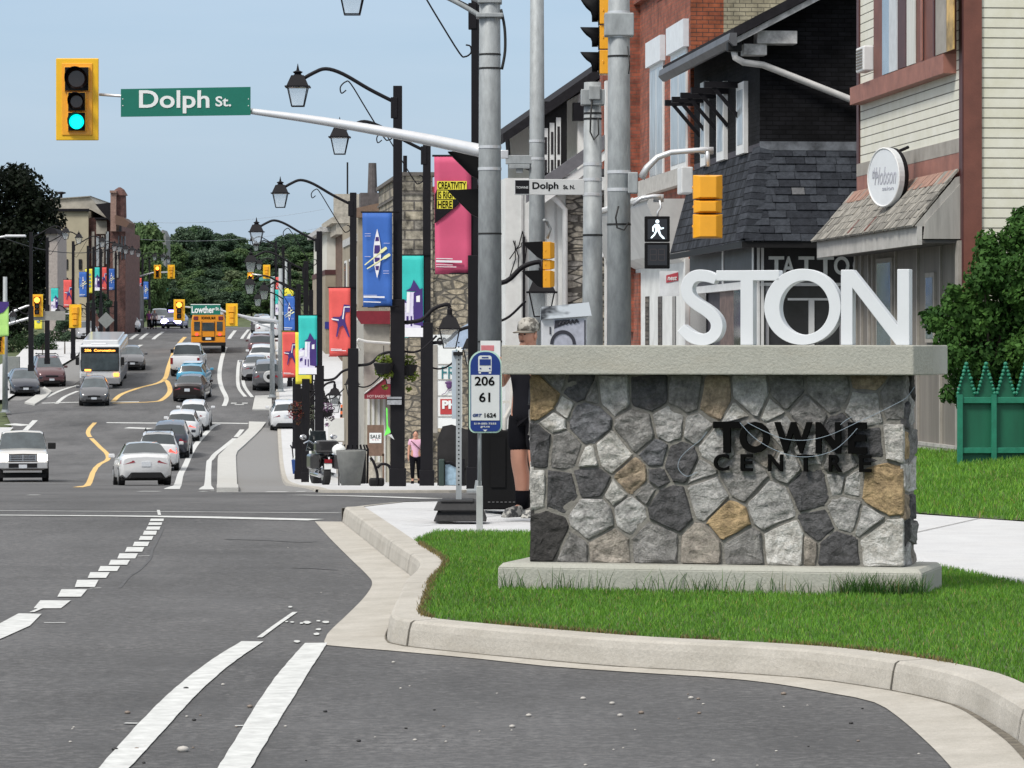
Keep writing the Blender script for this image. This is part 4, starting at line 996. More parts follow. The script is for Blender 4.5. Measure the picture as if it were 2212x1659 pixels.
left_lamps = [(102, 225, 'far left street lamp in front of the dark tree, behind the turquoise banner'), (67, 205, 'leftmost street lamp standing in front of the dark tree trunk'),
              (158, 242, 'left side street lamp holding the red banner'), (190, 266, 'left side street lamp holding the blue banner, before the beige wall'),
              (202, 271, 'left side street lamp holding the yellow banner'), (218, 286, 'left side street lamp holding the upper turquoise banner'),
              (233, 293, 'left side street lamp with the upper red banner'), (250, 311, 'left side street lamp right of the second blue banner'),
              (308, 352, 'distant left street lamp with small red banner near the crest'), (323, 375, 'distant left street lamp with small blue banner near the crest'), (290, 345, 'distant left street lamp with small turquoise banner near the crest')]
for px, d, lb in left_lamps:
    put_lamp(gx(px, d), d, (zf(630, d)-4.4), pi, lb)

# ---- banners
BC = dict(blue=mat('banner_blue', (.035,.13,.46), .7, var=.08, scale=3, bump=.15, bscale=4), teal=mat('banner_teal', (.03,.50,.46), .7, var=.08, scale=3, bump=.15, bscale=4), red=mat('banner_red', (.72,.10,.09), .7, var=.08, scale=3, bump=.15, bscale=4),
          magenta=mat('banner_magenta', (.62,.09,.19), .7, var=.06, scale=3, bump=.15, bscale=4), yellow=mat('banner_yellow', (.78,.70,.06), .7, var=.06, scale=3, bump=.15, bscale=4), lime=mat('banner_lime', (.42,.70,.20), .7, var=.06))
PUR = mat('print_purple', (.045,.02,.16), .7, var=.1); CREAM = mat('print_cream', (.80,.80,.42), .7, var=.03); LAV = mat('print_lavender', (.66,.62,.78), .7, var=.12, scale=8); PWH = mat('print_white', (.78,.78,.82), .7, var=.03)
def banner(color, label, W=.57, H=1.83):
    t = thing('street_banner', label, 'banner', (0,0,0), 0, 'street banners')
    q = MB(); nx_, nz_ = 6, 14; vs = []
    f = lambda x, z: .02*sin(x*9+z*2.0)*(-z/H) + .008*sin(z*9)
    for j in range(nz_+1):
        for i in range(nx_+1):
            x = -W + W*i/nx_; z = -H*j/nz_; vs.append((x*(1-.03*j/nz_), f(x, z), z))
    q.add(vs, [(j*(nx_+1)+i, j*(nx_+1)+i+1, (j+1)*(nx_+1)+i+1, (j+1)*(nx_+1)+i) for j in range(nz_) for i in range(nx_)])
    o = q.build('cloth', BC[color], t, smooth=True, fix=False); md = o.modifiers.new('s', 'SOLIDIFY'); md.thickness = .006
    q = MB(); q.tube([(-W-.03,0,-.01),(.14,0,-.01)], .016, 8); q.tube([(-W-.0,0,-H+.01),(.14,0,-H+.01)], .012, 8); q.build('rod', BLKM, t, smooth=True)
    fy = -.034
    def art(polys, m, nm='printed_motif', y0=fy):
        q = MB()
        for p in polys: q.prism([(-W+x*W, -z*H) for x, z in p], 'y', y0, y0+.003)
        return q.build(nm, m, t)
    if color == 'blue':
        ell = [(.5+.13*sin(pi*k/12)*1.0, .18+.52*k/12) for k in range(13)] + [(.5-.13*sin(pi*k/12), .18+.52*k/12) for k in range(11, 0, -1)]
        art([ell], PWH)
        s_ = lambda a, b, g=.095: [(.5+g*sin(pi*k/12), .18+.52*k/12) for k in range(a, b+1)] + [(.5-g*sin(pi*k/12), .18+.52*k/12) for k in range(b, a-1, -1)]
        art([s_(2,3), s_(4,5,.1), s_(5,6,.1) , s_(7,8,.09), s_(9,10,.09)], PUR, y0=fy-.004)
        for (a, b) in (((.08,.56),(.80,.38)), ((.16,.60),(.92,.45))):
            dx, dz = b[0]-a[0], b[1]-a[1]; l = math.hypot(dx*W, dz*H); ux, uz = dx/l, dz/l; nxx, nzz = -dz*H/l/W*.011, dx*W/l/H*.011
            m_ = (a[0]+dx*.68, a[1]+dz*.68)
            art([[(a[0]+nxx,a[1]+nzz),(m_[0]+nxx,m_[1]+nzz),(m_[0]+nxx*2.8+dx*.12,m_[1]+nzz*2.8+dz*.12),(b[0]+nxx*2.5,b[1]+nzz*2.5),(b[0]+dx*.03,b[1]+dz*.03),(b[0]-nxx*2.5,b[1]-nzz*2.5),(m_[0]-nxx*2.8+dx*.12,m_[1]-nzz*2.8+dz*.12),(m_[0]-nxx,m_[1]-nzz),(a[0]-nxx,a[1]-nzz)]], CREAM, y0=fy-.008)
        L_ = lambda x, z, w_=.2: [(x,z),(x+w_,z),(x+w_,z+.004),(x,z+.004)]
        art([L_(.08,.23), L_(.08,.255), L_(.08,.47), L_(.72,.33), L_(.70,.62), L_(.70,.645)], LAV)
        art([L_(.04,.875,.45)+[], [(.04,.885),(.75,.888),(.75,.905),(.04,.902)], [(.04,.94),(.62,.945),(.62,.955),(.04,.95)]], PWH)
    elif color == 'teal':
        art([[(.02,.60),(.02,.99),(.98,.99),(.98,.62),(.9,.60),(.88,.45),(.36,.45),(.36,.56),(.12,.56)]], LAV)
        art([[(.62,.30),(.5,.40),(.30,.44),(.9,.44),(.75,.36)], [(.62,.46),(.96,.40),(.98,.70),(.60,.72)], [(.30,.54),(.18,.58),(.36,.58)], [(.34,.74),(.42,.74),(.42,.84),(.34,.84)],[(.50,.74),(.56,.74),(.56,.86),(.50,.86)],[(.6,.62),(.98,.62),(.98,.86),(.62,.84)]], PUR, y0=fy-.004)
        art([[(.36,.45),(.48,.45),(.46,.70),(.34,.70)], [(.72,.50),(.86,.49),(.86,.57),(.72,.57)], [(.05,.62),(.30,.60),(.30,.68),(.05,.70)], [(.02,.88),(.98,.88),(.98,.99),(.02,.99)]], PWH, y0=fy-.008)
        art([[(.08,.73),(.22,.71),(.22,.76),(.08,.78)]], PUR, y0=fy-.009)
    elif color == 'red':
        art([[(.70,.25),(.98,.26),(.98,.36),(.78,.36),(.74,.42),(.76,.50),(.98,.72),(.92,.72),(.66,.55),(.50,.58),(.40,.72),(.34,.71),(.42,.56),(.40,.50),(.20,.48),(.18,.43),(.50,.43),(.60,.40)]], PUR)
        art([[(.70,.28),(.74,.28),(.68,.46),(.62,.46)], [(.74,.28),(.98,.28),(.98,.295),(.74,.295)], [(.12,.45),(.46,.465),(.46,.485),(.14,.47)]], PWH, y0=fy-.004)
        art([[(.10,.885),(.60,.89),(.60,.90),(.10,.896)], [(.10,.905),(.8,.91),(.8,.92),(.10,.915)]], PWH)
    elif color == 'magenta':
        art([[(.02,.33),(.10,.27),(.12,.25),(.85,.25),(.66,.415),(.02,.575)]], BLKM)
        for s_, (x0, x1, z0, z1) in (('CREATIVITY', (.10,.86,.225,.285)), ('IS RIGHT', (.10,.66,.305,.365)), ('HERE', (.10,.48,.385,.445))):
            art([[(x0-.02,z0-.006),(x1+.02,z0-.006),(x1+.02,z1+.006),(x0-.02,z1+.006)]], BC['yellow'], y0=fy-.003)
            txt('lettering', s_, BLK, t, -W+(x0+x1)/2*W, fy-.004, -(z0+z1)/2*H, w_=(x1-x0)*W, h=(z1-z0)*H, ext=.003, bold=.02)
        art([[(.05,.865),(.5,.868),(.5,.875),(.05,.872)], [(.05,.882),(.75,.886),(.75,.905),(.05,.9)], [(.05,.918),(.5,.92),(.5,.925),(.05,.923)], [(.05,.935),(.6,.937),(.6,.943),(.05,.94)]], PWH)
    elif color == 'yellow':
        for k_ in range(4): art([[(.3,.22+.15*k_),(.7,.20+.15*k_),(.75,.26+.15*k_),(.62,.29+.15*k_),(.35,.28+.15*k_)]], mat('print_slate', (.16,.26,.36)))
    elif color == 'lime': art([[(.0,.0),(.0,.35),(.5,.3),(1,.12),(1,0)]], PUR)
    return t
protos = {}
def put_banner(color, x_right, ytop, d, label, H=1.83):
    l = (gx(x_right, d), d, zf(ytop, d))
    if color not in protos: t = banner(color, label, H=H); t.location = l; protos[color] = t
    else: t = dup(protos[color], l, 0, label, 'street banners')
    return t
put_banner('magenta', 1018, 335, 56.9, 'magenta banner with yellow lettering beside the thick galvanised pole')
put_banner('blue', 847, 457, 71, 'large blue banner with a canoe and crossed paddles')
put_banner('teal', 915, 550, 81.5, 'turquoise banner with a purple tower between two black lamp posts')
put_banner('red', 757, 620, 97.4, 'red banner with a purple chair motif, right of the street')
put_banner('teal', 685, 680, 112.9, 'turquoise tower banner overlapping the yellow banner')
put_banner('yellow', 673, 716, 128.9, 'yellow banner mostly behind the turquoise tower banner')
put_banner('red', 641, 716, 145.8, 'narrow red banner between the yellow banners')
put_banner('yellow', 637, 714, 165, 'yellow banner with pale squares left of the narrow red banner')
put_banner('blue', 637, 639, 189, 'small blue canoe banner above the yellow banners on the right')
put_banner('yellow', 634, 622, 231.8, 'small yellow banner above the small blue one on the right')
put_banner('teal', 612, 625, 261.8, 'tiny turquoise banner left of the right hand lamp posts')
put_banner('red', 611, 598, 299.8, 'tiny red banner at the top of the right hand row')
for c_, xr, yt, d, lb in [('teal',126,622,286,'turquoise banner furthest left, beside the left traffic light'), ('red',156,604,242,'biggest red banner on the left of the street'), ('blue',188,587,266,'blue banner before the beige wall on the left'),
        ('yellow',201,580,271,'yellow banner right of the blue one, left of the street'), ('teal',216,577,286,'turquoise banner between the yellow and red ones on the left'), ('red',231,577,293,'red banner above the small round tree on the left'), ('blue',248,580,311,'blue canoe banner at the right end of the left group'),
        ('teal',290,601,352,'small turquoise banner near the crest of the road'), ('red',307,600,352,'small red banner near the crest of the road'), ('blue',321,608,375,'small blue banner near the crest of the road'), ('yellow',335,613,400,'small yellow banner near the crest of the road'),
        ('red',349,632,430,'tiny red banner left of the Lowther traffic light'), ('teal',363,622,400,'small turquoise banner right of the tiny red one'), ('yellow',91,657,268,'yellow banner below the grey back of a sign at left')]:
    put_banner(c_, xr, yt, d, lb)
put_banner('lime', 19, 652, 195, 'lime green banner at the left edge of the picture')

# ---- Lowther intersection signals
dl = 222.0
ll = pole('slender grey signal pole on the right of the distant intersection', 588, 224, zf(600,224), .16, .11, clamps=())
q = MB(); a = lambda x, y, d=dl: loc(P(x, y, d), ll)
q.tube([a(600,697,224), a(590,692,224), a(545,688), a(511,680), a(478,671), a(400,663)], [.15,.14,.11,.09,.07,.05], 8); q.tube([a(588,710,224), a(560,700), a(520,683)], .05, 6); q.build('mast_arm', ALU, ll, smooth=True)
signal('distant traffic light showing red above the police car', P(387, 670, dl-.5), lit='red', group='traffic signals', s=1.05)
signal('distant yellow traffic light back, right of the Lowther sign', P(501, 680, dl-.6), rz=pi, group='traffic signals', s=1.1)
k = dl/F; t = thing('street_name_sign', 'green sign reading Lowther St. over the school bus', 'street sign', P(444, 668, dl-.4)); q = MB(); q.box(-32*k, 32*k, 0, .06, -12*k, 11*k); q.build('sign_panel', SGRN, t)
q = MB(); q.box(-32*k, 32*k, -.01, 0, 9.5*k, 11*k); q.build('sign_edge', SWHT, t)
txt('lettering', 'Lowther', SWHT, t, -5*k, -.01, -1*k, w_=50*k, h=15*k, ext=.01, bold=.03); txt('lettering', 'St.', SWHT, t, 26*k, -.01, 1*k, w_=9*k, h=7*k, ext=.01, bold=.03)
pole('grey signal pole beside the slender one, left of the banners', 606, 228, zf(580,228), .16, .12)
l2 = pole('grey signal pole at the left edge in front of the dark cars', 11, 214, zf(598,214), .17, .12, base=True)
q = MB(); a = lambda x, y, d=213.8: loc(P(x, y, d), l2)
q.tube([a(11,690), a(30,672), a(58,661), a(80,659)], [.09,.08,.06,.05], 8); q.tube([a(-30,712), a(11,702), a(60,688), a(120,679), a(163,678)], [.11,.10,.08,.06,.05], 8); q.build('mast_arm', ALU, l2, smooth=True)
signal('left traffic light showing red in front of the dark tree', P(80, 660, 213.4), lit='red', group='traffic signals', s=1.05)
signal('left yellow traffic light seen from behind, below the red banner', P(163, 683, 213.3), rz=pi, group='traffic signals', s=1.1)
k = 213/F; t = thing('street_sign_back', 'pale grey back of a wide sign hanging below the left signal arm', 'sign', P(104, 682, 213.6)); q = MB(); q.box(-37*k, 37*k, 0, .06, -10*k, 10*k); q.build('sign_panel', mat('weathered_panel', (.26,.255,.24), .7, var=.2, scale=1.5), t); q = MB(); q.box(-37*k,37*k,.06,.09,-2*k,1*k); q.build('stiffener', ALU, t)
signal('cut off signal at the left edge of the picture', P(-3, 741, 200), rz=0, group='traffic signals', s=1.0)
# second set of signals uphill
l3 = pole('far grey pole holding two small signals uphill on the left', 283, 330, zf(565,330), .15, .10, basez=zf(715,330))
q = MB(); q.tube([loc(P(x, y, 330), l3) for x, y in [(283,602),(305,596),(330,589),(365,588)]], .07, 6); q.build('mast_arm', ALU, l3, smooth=True)
signal('small far signal over the small banners, red lit', P(340, 587, 329), lit='red', group='traffic signals')
signal('small far signal seen from behind, right of the red lit one', P(370, 587, 328.5), rz=pi, group='traffic signals')
signal('small far signal before the wooded hill, left of the right hand lamps', P(541, 600, 330), lit='red', group='traffic signals', s=.85)
signal('small far signal back above the pale green sign', P(576, 587, 329), rz=pi, group='traffic signals')
l4 = pole('far grey pole left of the Lowther sign', 477, 340, zf(672,340), .12, .09, basez=zf(715,340))
q = MB(); q.tube([(0,0,0.01),(0.02,0,0.1)], .05, 6); q.build('pole_foot', GALV, l4)
l5 = pole('far grey pole behind the right hand signals', 618, 330, zf(560,330), .15, .1, basez=zf(720,330))
q = MB(); q.tube([loc(P(x, y, 330), l5) for x, y in [(618,606),(590,600),(560,594),(541,592)]], .07, 6); q.build('mast_arm', ALU, l5, smooth=True)
k = 329/F; t = thing('street_name_sign', 'faded green street sign under the far right hand signal', 'street sign', P(576, 602, 329.2)); q = MB(); q.box(-16*k,18*k,0,.06,-4*k,5*k); q.build('sign_panel', mat('faded_green', (.10,.32,.27)), t); q = MB(); q.box(-16*k,18*k,-.01,0,4*k,5*k); q.build('sign_edge', SWHT, t)
# ------------------------------------------------------------------ vehicles
def paint(name, col, metal=0.0, rough=0.28): return mat('paint_' + name, col, rough, metal, var=0.03, scale=2, coat=0.8)
PW = paint('white', (.62,.63,.645)); PSIL = paint('silver', (.42,.43,.45), .5); PGR = paint('grey', (.11,.112,.12), .3); PBL = paint('black', (.018,.018,.02)); PBRN = paint('dark_brown', (.018,.012,.012), .1)
PMAR = paint('maroon', (.11,.05,.055), .3); PNAVY = paint('navy', (.03,.035,.05), .2); PTAXI = paint('sky_blue', (.05,.28,.44)); PBUSY = mat('paint_school_bus', (.74,.27,.008), .4, var=.05, coat=.3)
CGL = mat('car_glass', (.035,.045,.05), .06, 0.0, var=.25, scale=1.2, coat=.6); CGL2 = mat('windscreen_glass', (.05,.065,.072), .08, 0.0, var=.4, scale=1.5, coat=.7)
TYR = mat('tyre_rubber', (.015,.015,.016), .85, var=.2); RIM = mat('rim_alloy', (.45,.46,.48), .35, .7, var=.1); TRIM = mat('black_trim', (.009,.009,.010), .6, var=.1, spec=.25)
TAIL = mat('tail_lamp_red', (.22,.012,.02), .2, var=.1, coat=.6); TLIT = mat('tail_lamp_lit', (.8,.05,.04), .3, emit=2.2, ecol=(1,.06,.04), var=0); HLIT = mat('head_lamp_lit', (.9,.9,.8), .2, emit=5, ecol=(1,.93,.82), var=0)
HOFF = mat('head_lamp', (.55,.57,.58), .12, .2, var=.1, coat=.8); PLATE = mat('licence_plate', (.55,.58,.62), .5, var=.1, scale=20); AMB = mat('amber_lit', (.9,.35,.05), .3, emit=2.5, ecol=(1,.38,.06), var=0); CHR = mat('chrome', (.6,.61,.63), .15, .9, var=.05)
VEH_G = 'vehicles on the main street'
def vehicle(label, cat, d, px, heading, kind='sedan', body=PW, lit_tail=False, lit_head=False, W=1.82, name=None, group=VEH_G, x=None, dz=0.0, roof_rack=False, roof=None, spare=False):
    """heading: yaw in degrees of the nose, 0 = driving away from the camera, 180 = towards it (clockwise from above)"""
    X = gx(px, d) if x is None else x
    slope = (gz(d+2)-gz(d-2))/4
    t = thing(name or {'sedan':'sedan_car','hatch':'hatchback_car','suv':'suv_car','pickup':'pickup_truck'}[kind], label, cat, (X, d, gz(d)+.005+dz), 0, group)
    away = abs(((heading+180) % 360)-180) < 90
    t.rotation_euler = (math.atan(slope)*(1 if away else -1), 0, R(-heading)); t.rotation_mode = 'XYZ'
    # length profile: y forward. stations: (y, zlow, zbelt, ztop, half width, inset of top, cabin flag)
    h = W/2
    if kind == 'sedan':
        Lh = 2.32; st = [(-Lh,.42,.86,.92,h*.86,.12,0),(-Lh+.10,.26,.93,1.03,h*.94,.12,0),(-1.75,.2,.95,1.07,h,.13,0),(-1.15,.18,.93,1.40,h,.30,1),(-.55,.18,.92,1.45,h,.31,1),(.1,.18,.91,1.44,h,.31,1),(.45,.18,.90,1.38,h,.31,1),(1.15,.18,.88,.96,h,.14,0),(1.8,.2,.80,.86,h*.97,.16,0),(Lh-.12,.26,.66,.72,h*.88,.2,0),(Lh,.34,.55,.6,h*.78,.2,0)]; ws = (-1.38, 1.42); wr = .33
    elif kind == 'hatch':
        Lh = 2.08; st = [(-Lh,.42,.88,.94,h*.86,.13,0),(-Lh+.08,.26,.95,1.05,h*.94,.13,0),(-Lh+.30,.2,.97,1.38,h,.27,1),(-1.3,.18,.96,1.48,h,.28,1),(-.55,.18,.94,1.52,h,.28,1),(.2,.18,.92,1.49,h,.29,1),(.4,.18,.92,1.43,h,.29,1),(1.12,.18,.92,1.0,h,.14,0),(1.65,.2,.84,.9,h*.97,.16,0),(Lh-.12,.26,.68,.75,h*.88,.2,0),(Lh,.34,.58,.63,h*.78,.2,0)]; ws = (-1.3, 1.3); wr = .32
    elif kind == 'suv':
        Lh = 2.3; st = [(-Lh,.48,1.0,1.06,h*.88,.1,0),(-Lh+.08,.30,1.06,1.16,h*.95,.1,0),(-Lh+.28,.26,1.08,1.58,h,.24,1),(-1.4,.24,1.07,1.68,h,.24,1),(-.5,.24,1.05,1.72,h,.25,1),(.3,.24,1.04,1.70,h,.26,1),(.5,.24,1.04,1.64,h,.26,1),(1.15,.24,1.04,1.12,h,.12,0),(1.8,.26,.96,1.02,h*.97,.14,0),(Lh-.1,.32,.80,.88,h*.9,.18,0),(Lh,.42,.68,.74,h*.82,.2,0)]; ws = (-1.38, 1.42); wr = .37
    else:
        Lh = 2.85; st = [(-Lh,.55,1.16,1.18,h*.94,.05,0),(-Lh+.06,.45,1.26,1.28,h*.98,.05,0),(-1.12,.42,1.26,1.28,h*.98,.05,0),(-1.1,.42,1.25,1.86,h,.2,1),(-.5,.42,1.24,1.93,h,.2,1),(.35,.42,1.22,1.92,h,.21,1),(.5,.42,1.21,1.86,h,.21,1),(1.2,.42,1.2,1.25,h,.08,0),(2.2,.44,1.16,1.2,h*.98,.08,0),(Lh-.15,.46,1.08,1.13,h*.96,.1,0),(Lh,.5,1.0,1.05,h*.9,.12,0)]; ws = (-1.85, 1.75); wr = .40
    ring = []
    for (y, zl, zb, zt, hw, ins, cab) in st:
        pr = [(0, zl), (hw*.82, zl), (hw*.97, zl+.10), (hw, (zl+zb)/2+.02), (hw*.985, zb-.08), (hw*.95, zb), (hw-ins*(1 if cab else .9), zt-(.07 if cab else .03)), (hw-ins-.12, zt-.01), (0, zt+.02)]
        ring.append([(x, y, z) for x, z in pr] + [(-x, y, z) for x, z in pr[-2:0:-1]])
    m_ = len(ring[0]); vs = [v for r_ in ring for v in r_]; n = len(st)
    body_f = []; glass = []
    for i in range(n-1):
        ca, cb = st[i][6], st[i+1][6]
        for k in range(m_):
            k2 = (k+1) % m_; f = (i*m_+k, i*m_+k2, (i+1)*m_+k2, (i+1)*m_+k)
            side = k in (5, 10); top = k in (6, 7, 8, 9)
            if ca and cb and side: glass.append((f, 'side_window'))
            elif ca != cb and top and not (kind == 'pickup' and abs(st[i][0]+1.12) < .01 and False):
                glass.append((f, 'windscreen' if st[i][0] > 0 else 'rear_window'))
            else: body_f.append(f)
    body_f += [tuple(range(m_-1, -1, -1)), tuple((n-1)*m_+k for k in range(m_))]
    q = MB(); q.add(vs, body_f); o = q.build('body', body, t, smooth=True, fix=True); t.scale = (1, 1, 1.06)
    md = o.modifiers.new('e', 'EDGE_SPLIT'); md.split_angle = R(38)
    if roof:
        q = MB(); q.box(-h+.36, h-.36, st[3][0]+.05, st[5][0], st[4][3]-.01, st[4][3]+.03); q.build('roof_panel', roof, t, bevel=.02)
    for nm in ('windscreen', 'rear_window', 'side_window'):
        fs = [f for f, w_ in glass if w_ == nm]
        groups = [fs] if nm != 'side_window' else [[f for f in fs if (f[0] % m_) == 5], [f for f in fs if (f[0] % m_) == 10]]
        for g_ in groups:
            if not g_: continue
            ids = sorted({i for f in g_ for i in f}); mp_ = {a: b for b, a in enumerate(ids)}
            q = MB(); q.add([vs[i] for i in ids], [tuple(mp_[i] for i in f) for f in g_]); q.build(nm, CGL2 if nm == 'windscreen' else CGL, t, smooth=True, fix=False)
    # pillars over the side glass
    q = MB()
    for yy in (-.35,) if kind != 'pickup' else (-.3,):
        for s_ in (-1, 1): q.hexa([(s_*(h*.95+.005), yy-.04, st[4][2]-.01), (s_*(h*.95+.005), yy+.04, st[4][2]-.01), (s_*(h*.93), yy+.04, st[4][2]-.01), (s_*(h*.93), yy-.04, st[4][2]-.01)], [(s_*(h-st[4][5]+.012), yy-.04, st[4][3]-.06), (s_*(h-st[4][5]+.012), yy+.04, st[4][3]-.06), (s_*(h-st[4][5]-.02), yy+.04, st[4][3]-.06), (s_*(h-st[4][5]-.02), yy-.04, st[4][3]-.06)])
    q.build('door_pillar', TRIM, t)
    # wheels
    for yy in ws:
        for s_ in (-1, 1):
            q = MB(); q.cyl((s_*(h-.23), yy, wr), (s_*(h+.005), yy, wr), wr, wr, 20); tw = q.build('wheel', TYR, t, bevel=.02)
            q = MB(); q.cyl((s_*(h-.0), yy, wr), (s_*(h+.015), yy, wr), wr*.64, wr*.6, 14); q.build('rim', RIM, tw)
    q = MB(); q.box(-h*.9, h*.9, -Lh+.35, Lh-.35, .16, .30); q.build('underbody', TRIM, t)
    zl = st[0][2]; zr = st[1][1]
    # rear
    for s_ in (-1, 1):
        zt = zl - (.12 if kind in ('sedan', 'hatch') else .18 if kind == 'suv' else .12)
        if kind == 'pickup': q = MB(); q.box(s_*h*.80, s_*h*.96, -Lh-.02, -Lh+.05, .80, 1.18)
        elif kind == 'suv': q = MB(); q.hexa([(s_*h*.52,-Lh-.02,zt+.02),(s_*h*.90,-Lh+.0,zt-.06),(s_*h*.97,-Lh+.16,zt-.02),(s_*h*.5,-Lh+.1,zt)], [(s_*h*.56,-Lh-.01,zt+.12),(s_*h*.88,-Lh+.03,zt+.18),(s_*h*.95,-Lh+.18,zt+.18),(s_*h*.5,-Lh+.12,zt+.12)])
        else: q = MB(); q.hexa([(s_*h*.42,-Lh-.015,zt+.02),(s_*h*.86,-Lh+.0,zt-.05),(s_*h*.97,-Lh+.2,zt-.02),(s_*h*.5,-Lh+.1,zt)], [(s_*h*.46,-Lh-.005,zt+.08),(s_*h*.85,-Lh+.03,zt+.10),(s_*h*.955,-Lh+.2,zt+.10),(s_*h*.5,-Lh+.12,zt+.08)])
        q.build('tail_light', TLIT if lit_tail else TAIL, t)
    if lit_tail and kind in ('suv', 'hatch'):
        q = MB(); q.box(-.16, .16, st[3][0]-.24, st[3][0]-.16, st[3][3]-.10, st[3][3]-.05); q.build('brake_light', TLIT, t)
    q = MB(); q.hexa([(-h*.62,-Lh-.035,zr-.02),(h*.62,-Lh-.035,zr-.02),(h*.75,-Lh+.12,zr-.02),(-h*.75,-Lh+.12,zr-.02)], [(-h*.55,-Lh-.02,zr+.17),(h*.55,-Lh-.02,zr+.17),(h*.7,-Lh+.12,zr+.17),(-h*.7,-Lh+.12,zr+.17)]); q.build('rear_bumper', TRIM if kind != 'pickup' else CHR, t, bevel=.015)
    q = MB(); zp = (.70 if kind == 'sedan' else .62 if kind == 'pickup' else .78); q.box(-.16, .16, -Lh-.022, -Lh-.0, zp-.08, zp+.08); q.build('licence_plate', PLATE, t)
    # front
    zf_ = st[-1][2]
    for s_ in (-1, 1):
        q = MB()
        if kind == 'pickup': q.box(s_*h*.56, s_*h*.95, Lh-.05, Lh+.03, .80, 1.04)
        else: q.hexa([(s_*h*.48,Lh-.03,zf_-.06),(s_*h*.76,Lh-.05,zf_-.04),(s_*h*.90,Lh-.28,zf_+.0),(s_*h*.5,Lh-.2,zf_-.02)], [(s_*h*.48,Lh-.04,zf_+.05),(s_*h*.76,Lh-.08,zf_+.10),(s_*h*.89,Lh-.30,zf_+.14),(s_*h*.5,Lh-.2,zf_+.09)])
        o = q.build('headlight', HLIT if lit_head else HOFF, t, bevel=.02)
    q = MB()
    if kind == 'pickup': q.box(-h*.55, h*.55, Lh-.04, Lh+.04, .76, 1.05)
    else: q.box(-h*.42, h*.42, Lh-.06, Lh+.015, zf_-.07, zf_+.03)
    o = q.build('grille', TRIM, t, bevel=.01)
    q = MB()
    if kind == 'pickup':
        for zz in (.82, .90, .98): q.box(-h*.48, h*.48, Lh+.04, Lh+.055, zz-.018, zz+.018)
        for xx in (-.5, 0, .5): q.box(xx*h-.02, xx*h+.02, Lh+.038, Lh+.06, .79, 1.02)
        q.build('grille_bars', CHR, t)
        q = MB(); q.box(-h*.96, h*.96, Lh-.06, Lh+.1, .50, .76); q.build('front_bumper', mat('bumper_silver', (.5,.5,.5), .35, .5), t, bevel=.03)
        q = MB(); q.box(-h*.55, h*.55, Lh+.1, Lh+.11, .54, .70); q.build('bumper_opening', TRIM, t)
    else: q.box(-h*.55, h*.55, Lh-.06, Lh+.01, .24, .40); q.build('lower_grille', TRIM, t)
    q = MB(); q.box(-.16, .16, Lh+.0, Lh+(.125 if kind == 'pickup' else .025), .52 if kind == 'pickup' else .40, .66 if kind == 'pickup' else .52); q.build('licence_plate', PLATE, t)
    for s_ in (-1, 1):
        q = MB(); q.box(s_*(h-.02), s_*(h+.20 if kind != 'pickup' else h+.30), st[7][0]-.30, st[7][0]-.18, st[6][2]+.02, st[6][2]+(.16 if kind != 'pickup' else .26)); q.build('mirror', TRIM if kind == 'pickup' else body, t, bevel=.03)
    if roof_rack:
        for s_ in (-1, 1): q = MB(); q.tube([(s_*(h-.34), st[3][0], st[4][3]+.02), (s_*(h-.34), st[3][0]+.1, st[4][3]+.08), (s_*(h-.34), st[5][0], st[4][3]+.08), (s_*(h-.34), st[5][0]+.1, st[4][3]+.0)], .022, 6); q.build('roof_rail', TRIM, t)
        q = MB(); q.box(-h+.3, h-.3, st[3][0]-.12, st[3][0]+.08, st[4][3]+.0, st[4][3]+.05); q.build('spoiler', TRIM, t, bevel=.01)
    if spare:
        q = MB(); q.cyl((0.1,-Lh-.02,.86), (0.1,-Lh-.24,.86), .35, .33, 22); q.build('spare_wheel_cover', mat('cover_pale', (.5,.5,.5), .5), t, bevel=.02)
        q = MB(); q.cyl((0.1,-Lh-.24,.86), (0.1,-Lh-.25,.86), .15, .14, 16); q.build('cover_badge', TRIM, t)
    return t
ang = 5.7
# queue of cars driving away
vehicle('white sedan at the tail of the queue, nearest car driving away', 'car', 132, 306, -ang-4, 'sedan', PW, W=1.84, name='sedan_car')
vehicle('white sports utility car with lit brake lamps and roof rails behind the white sedan', 'car', 172, 343, -ang+1, 'suv', PW, True, W=1.88, roof_rack=True)
vehicle('dark sports utility car between two white ones in the queue', 'car', 186, 372, -ang+4, 'suv', PNAVY, False, W=1.86)
vehicle('white hatchback with lit tail lamps ahead of the dark car in the queue', 'car', 199, 397, -ang+4, 'hatch', PW, True, W=1.84)
vehicle('small white car peeping out ahead of the white hatchback', 'car', 206, 421, -ang+4, 'hatch', PW, False, W=1.75)
vehicle('dark brown sedan just past the distant intersection', 'car', 224, 416, 3, 'sedan', PBRN, False, W=1.88)
vehicle('sky blue and white taxi behind the white pickup', 'taxi', 233, 420, 2, 'hatch', PTAXI, False, W=1.84, roof=PW)
vehicle('white pickup truck driving away behind the school bus', 'pickup truck', 244, 408, 0, 'pickup', PW, False, W=1.98)
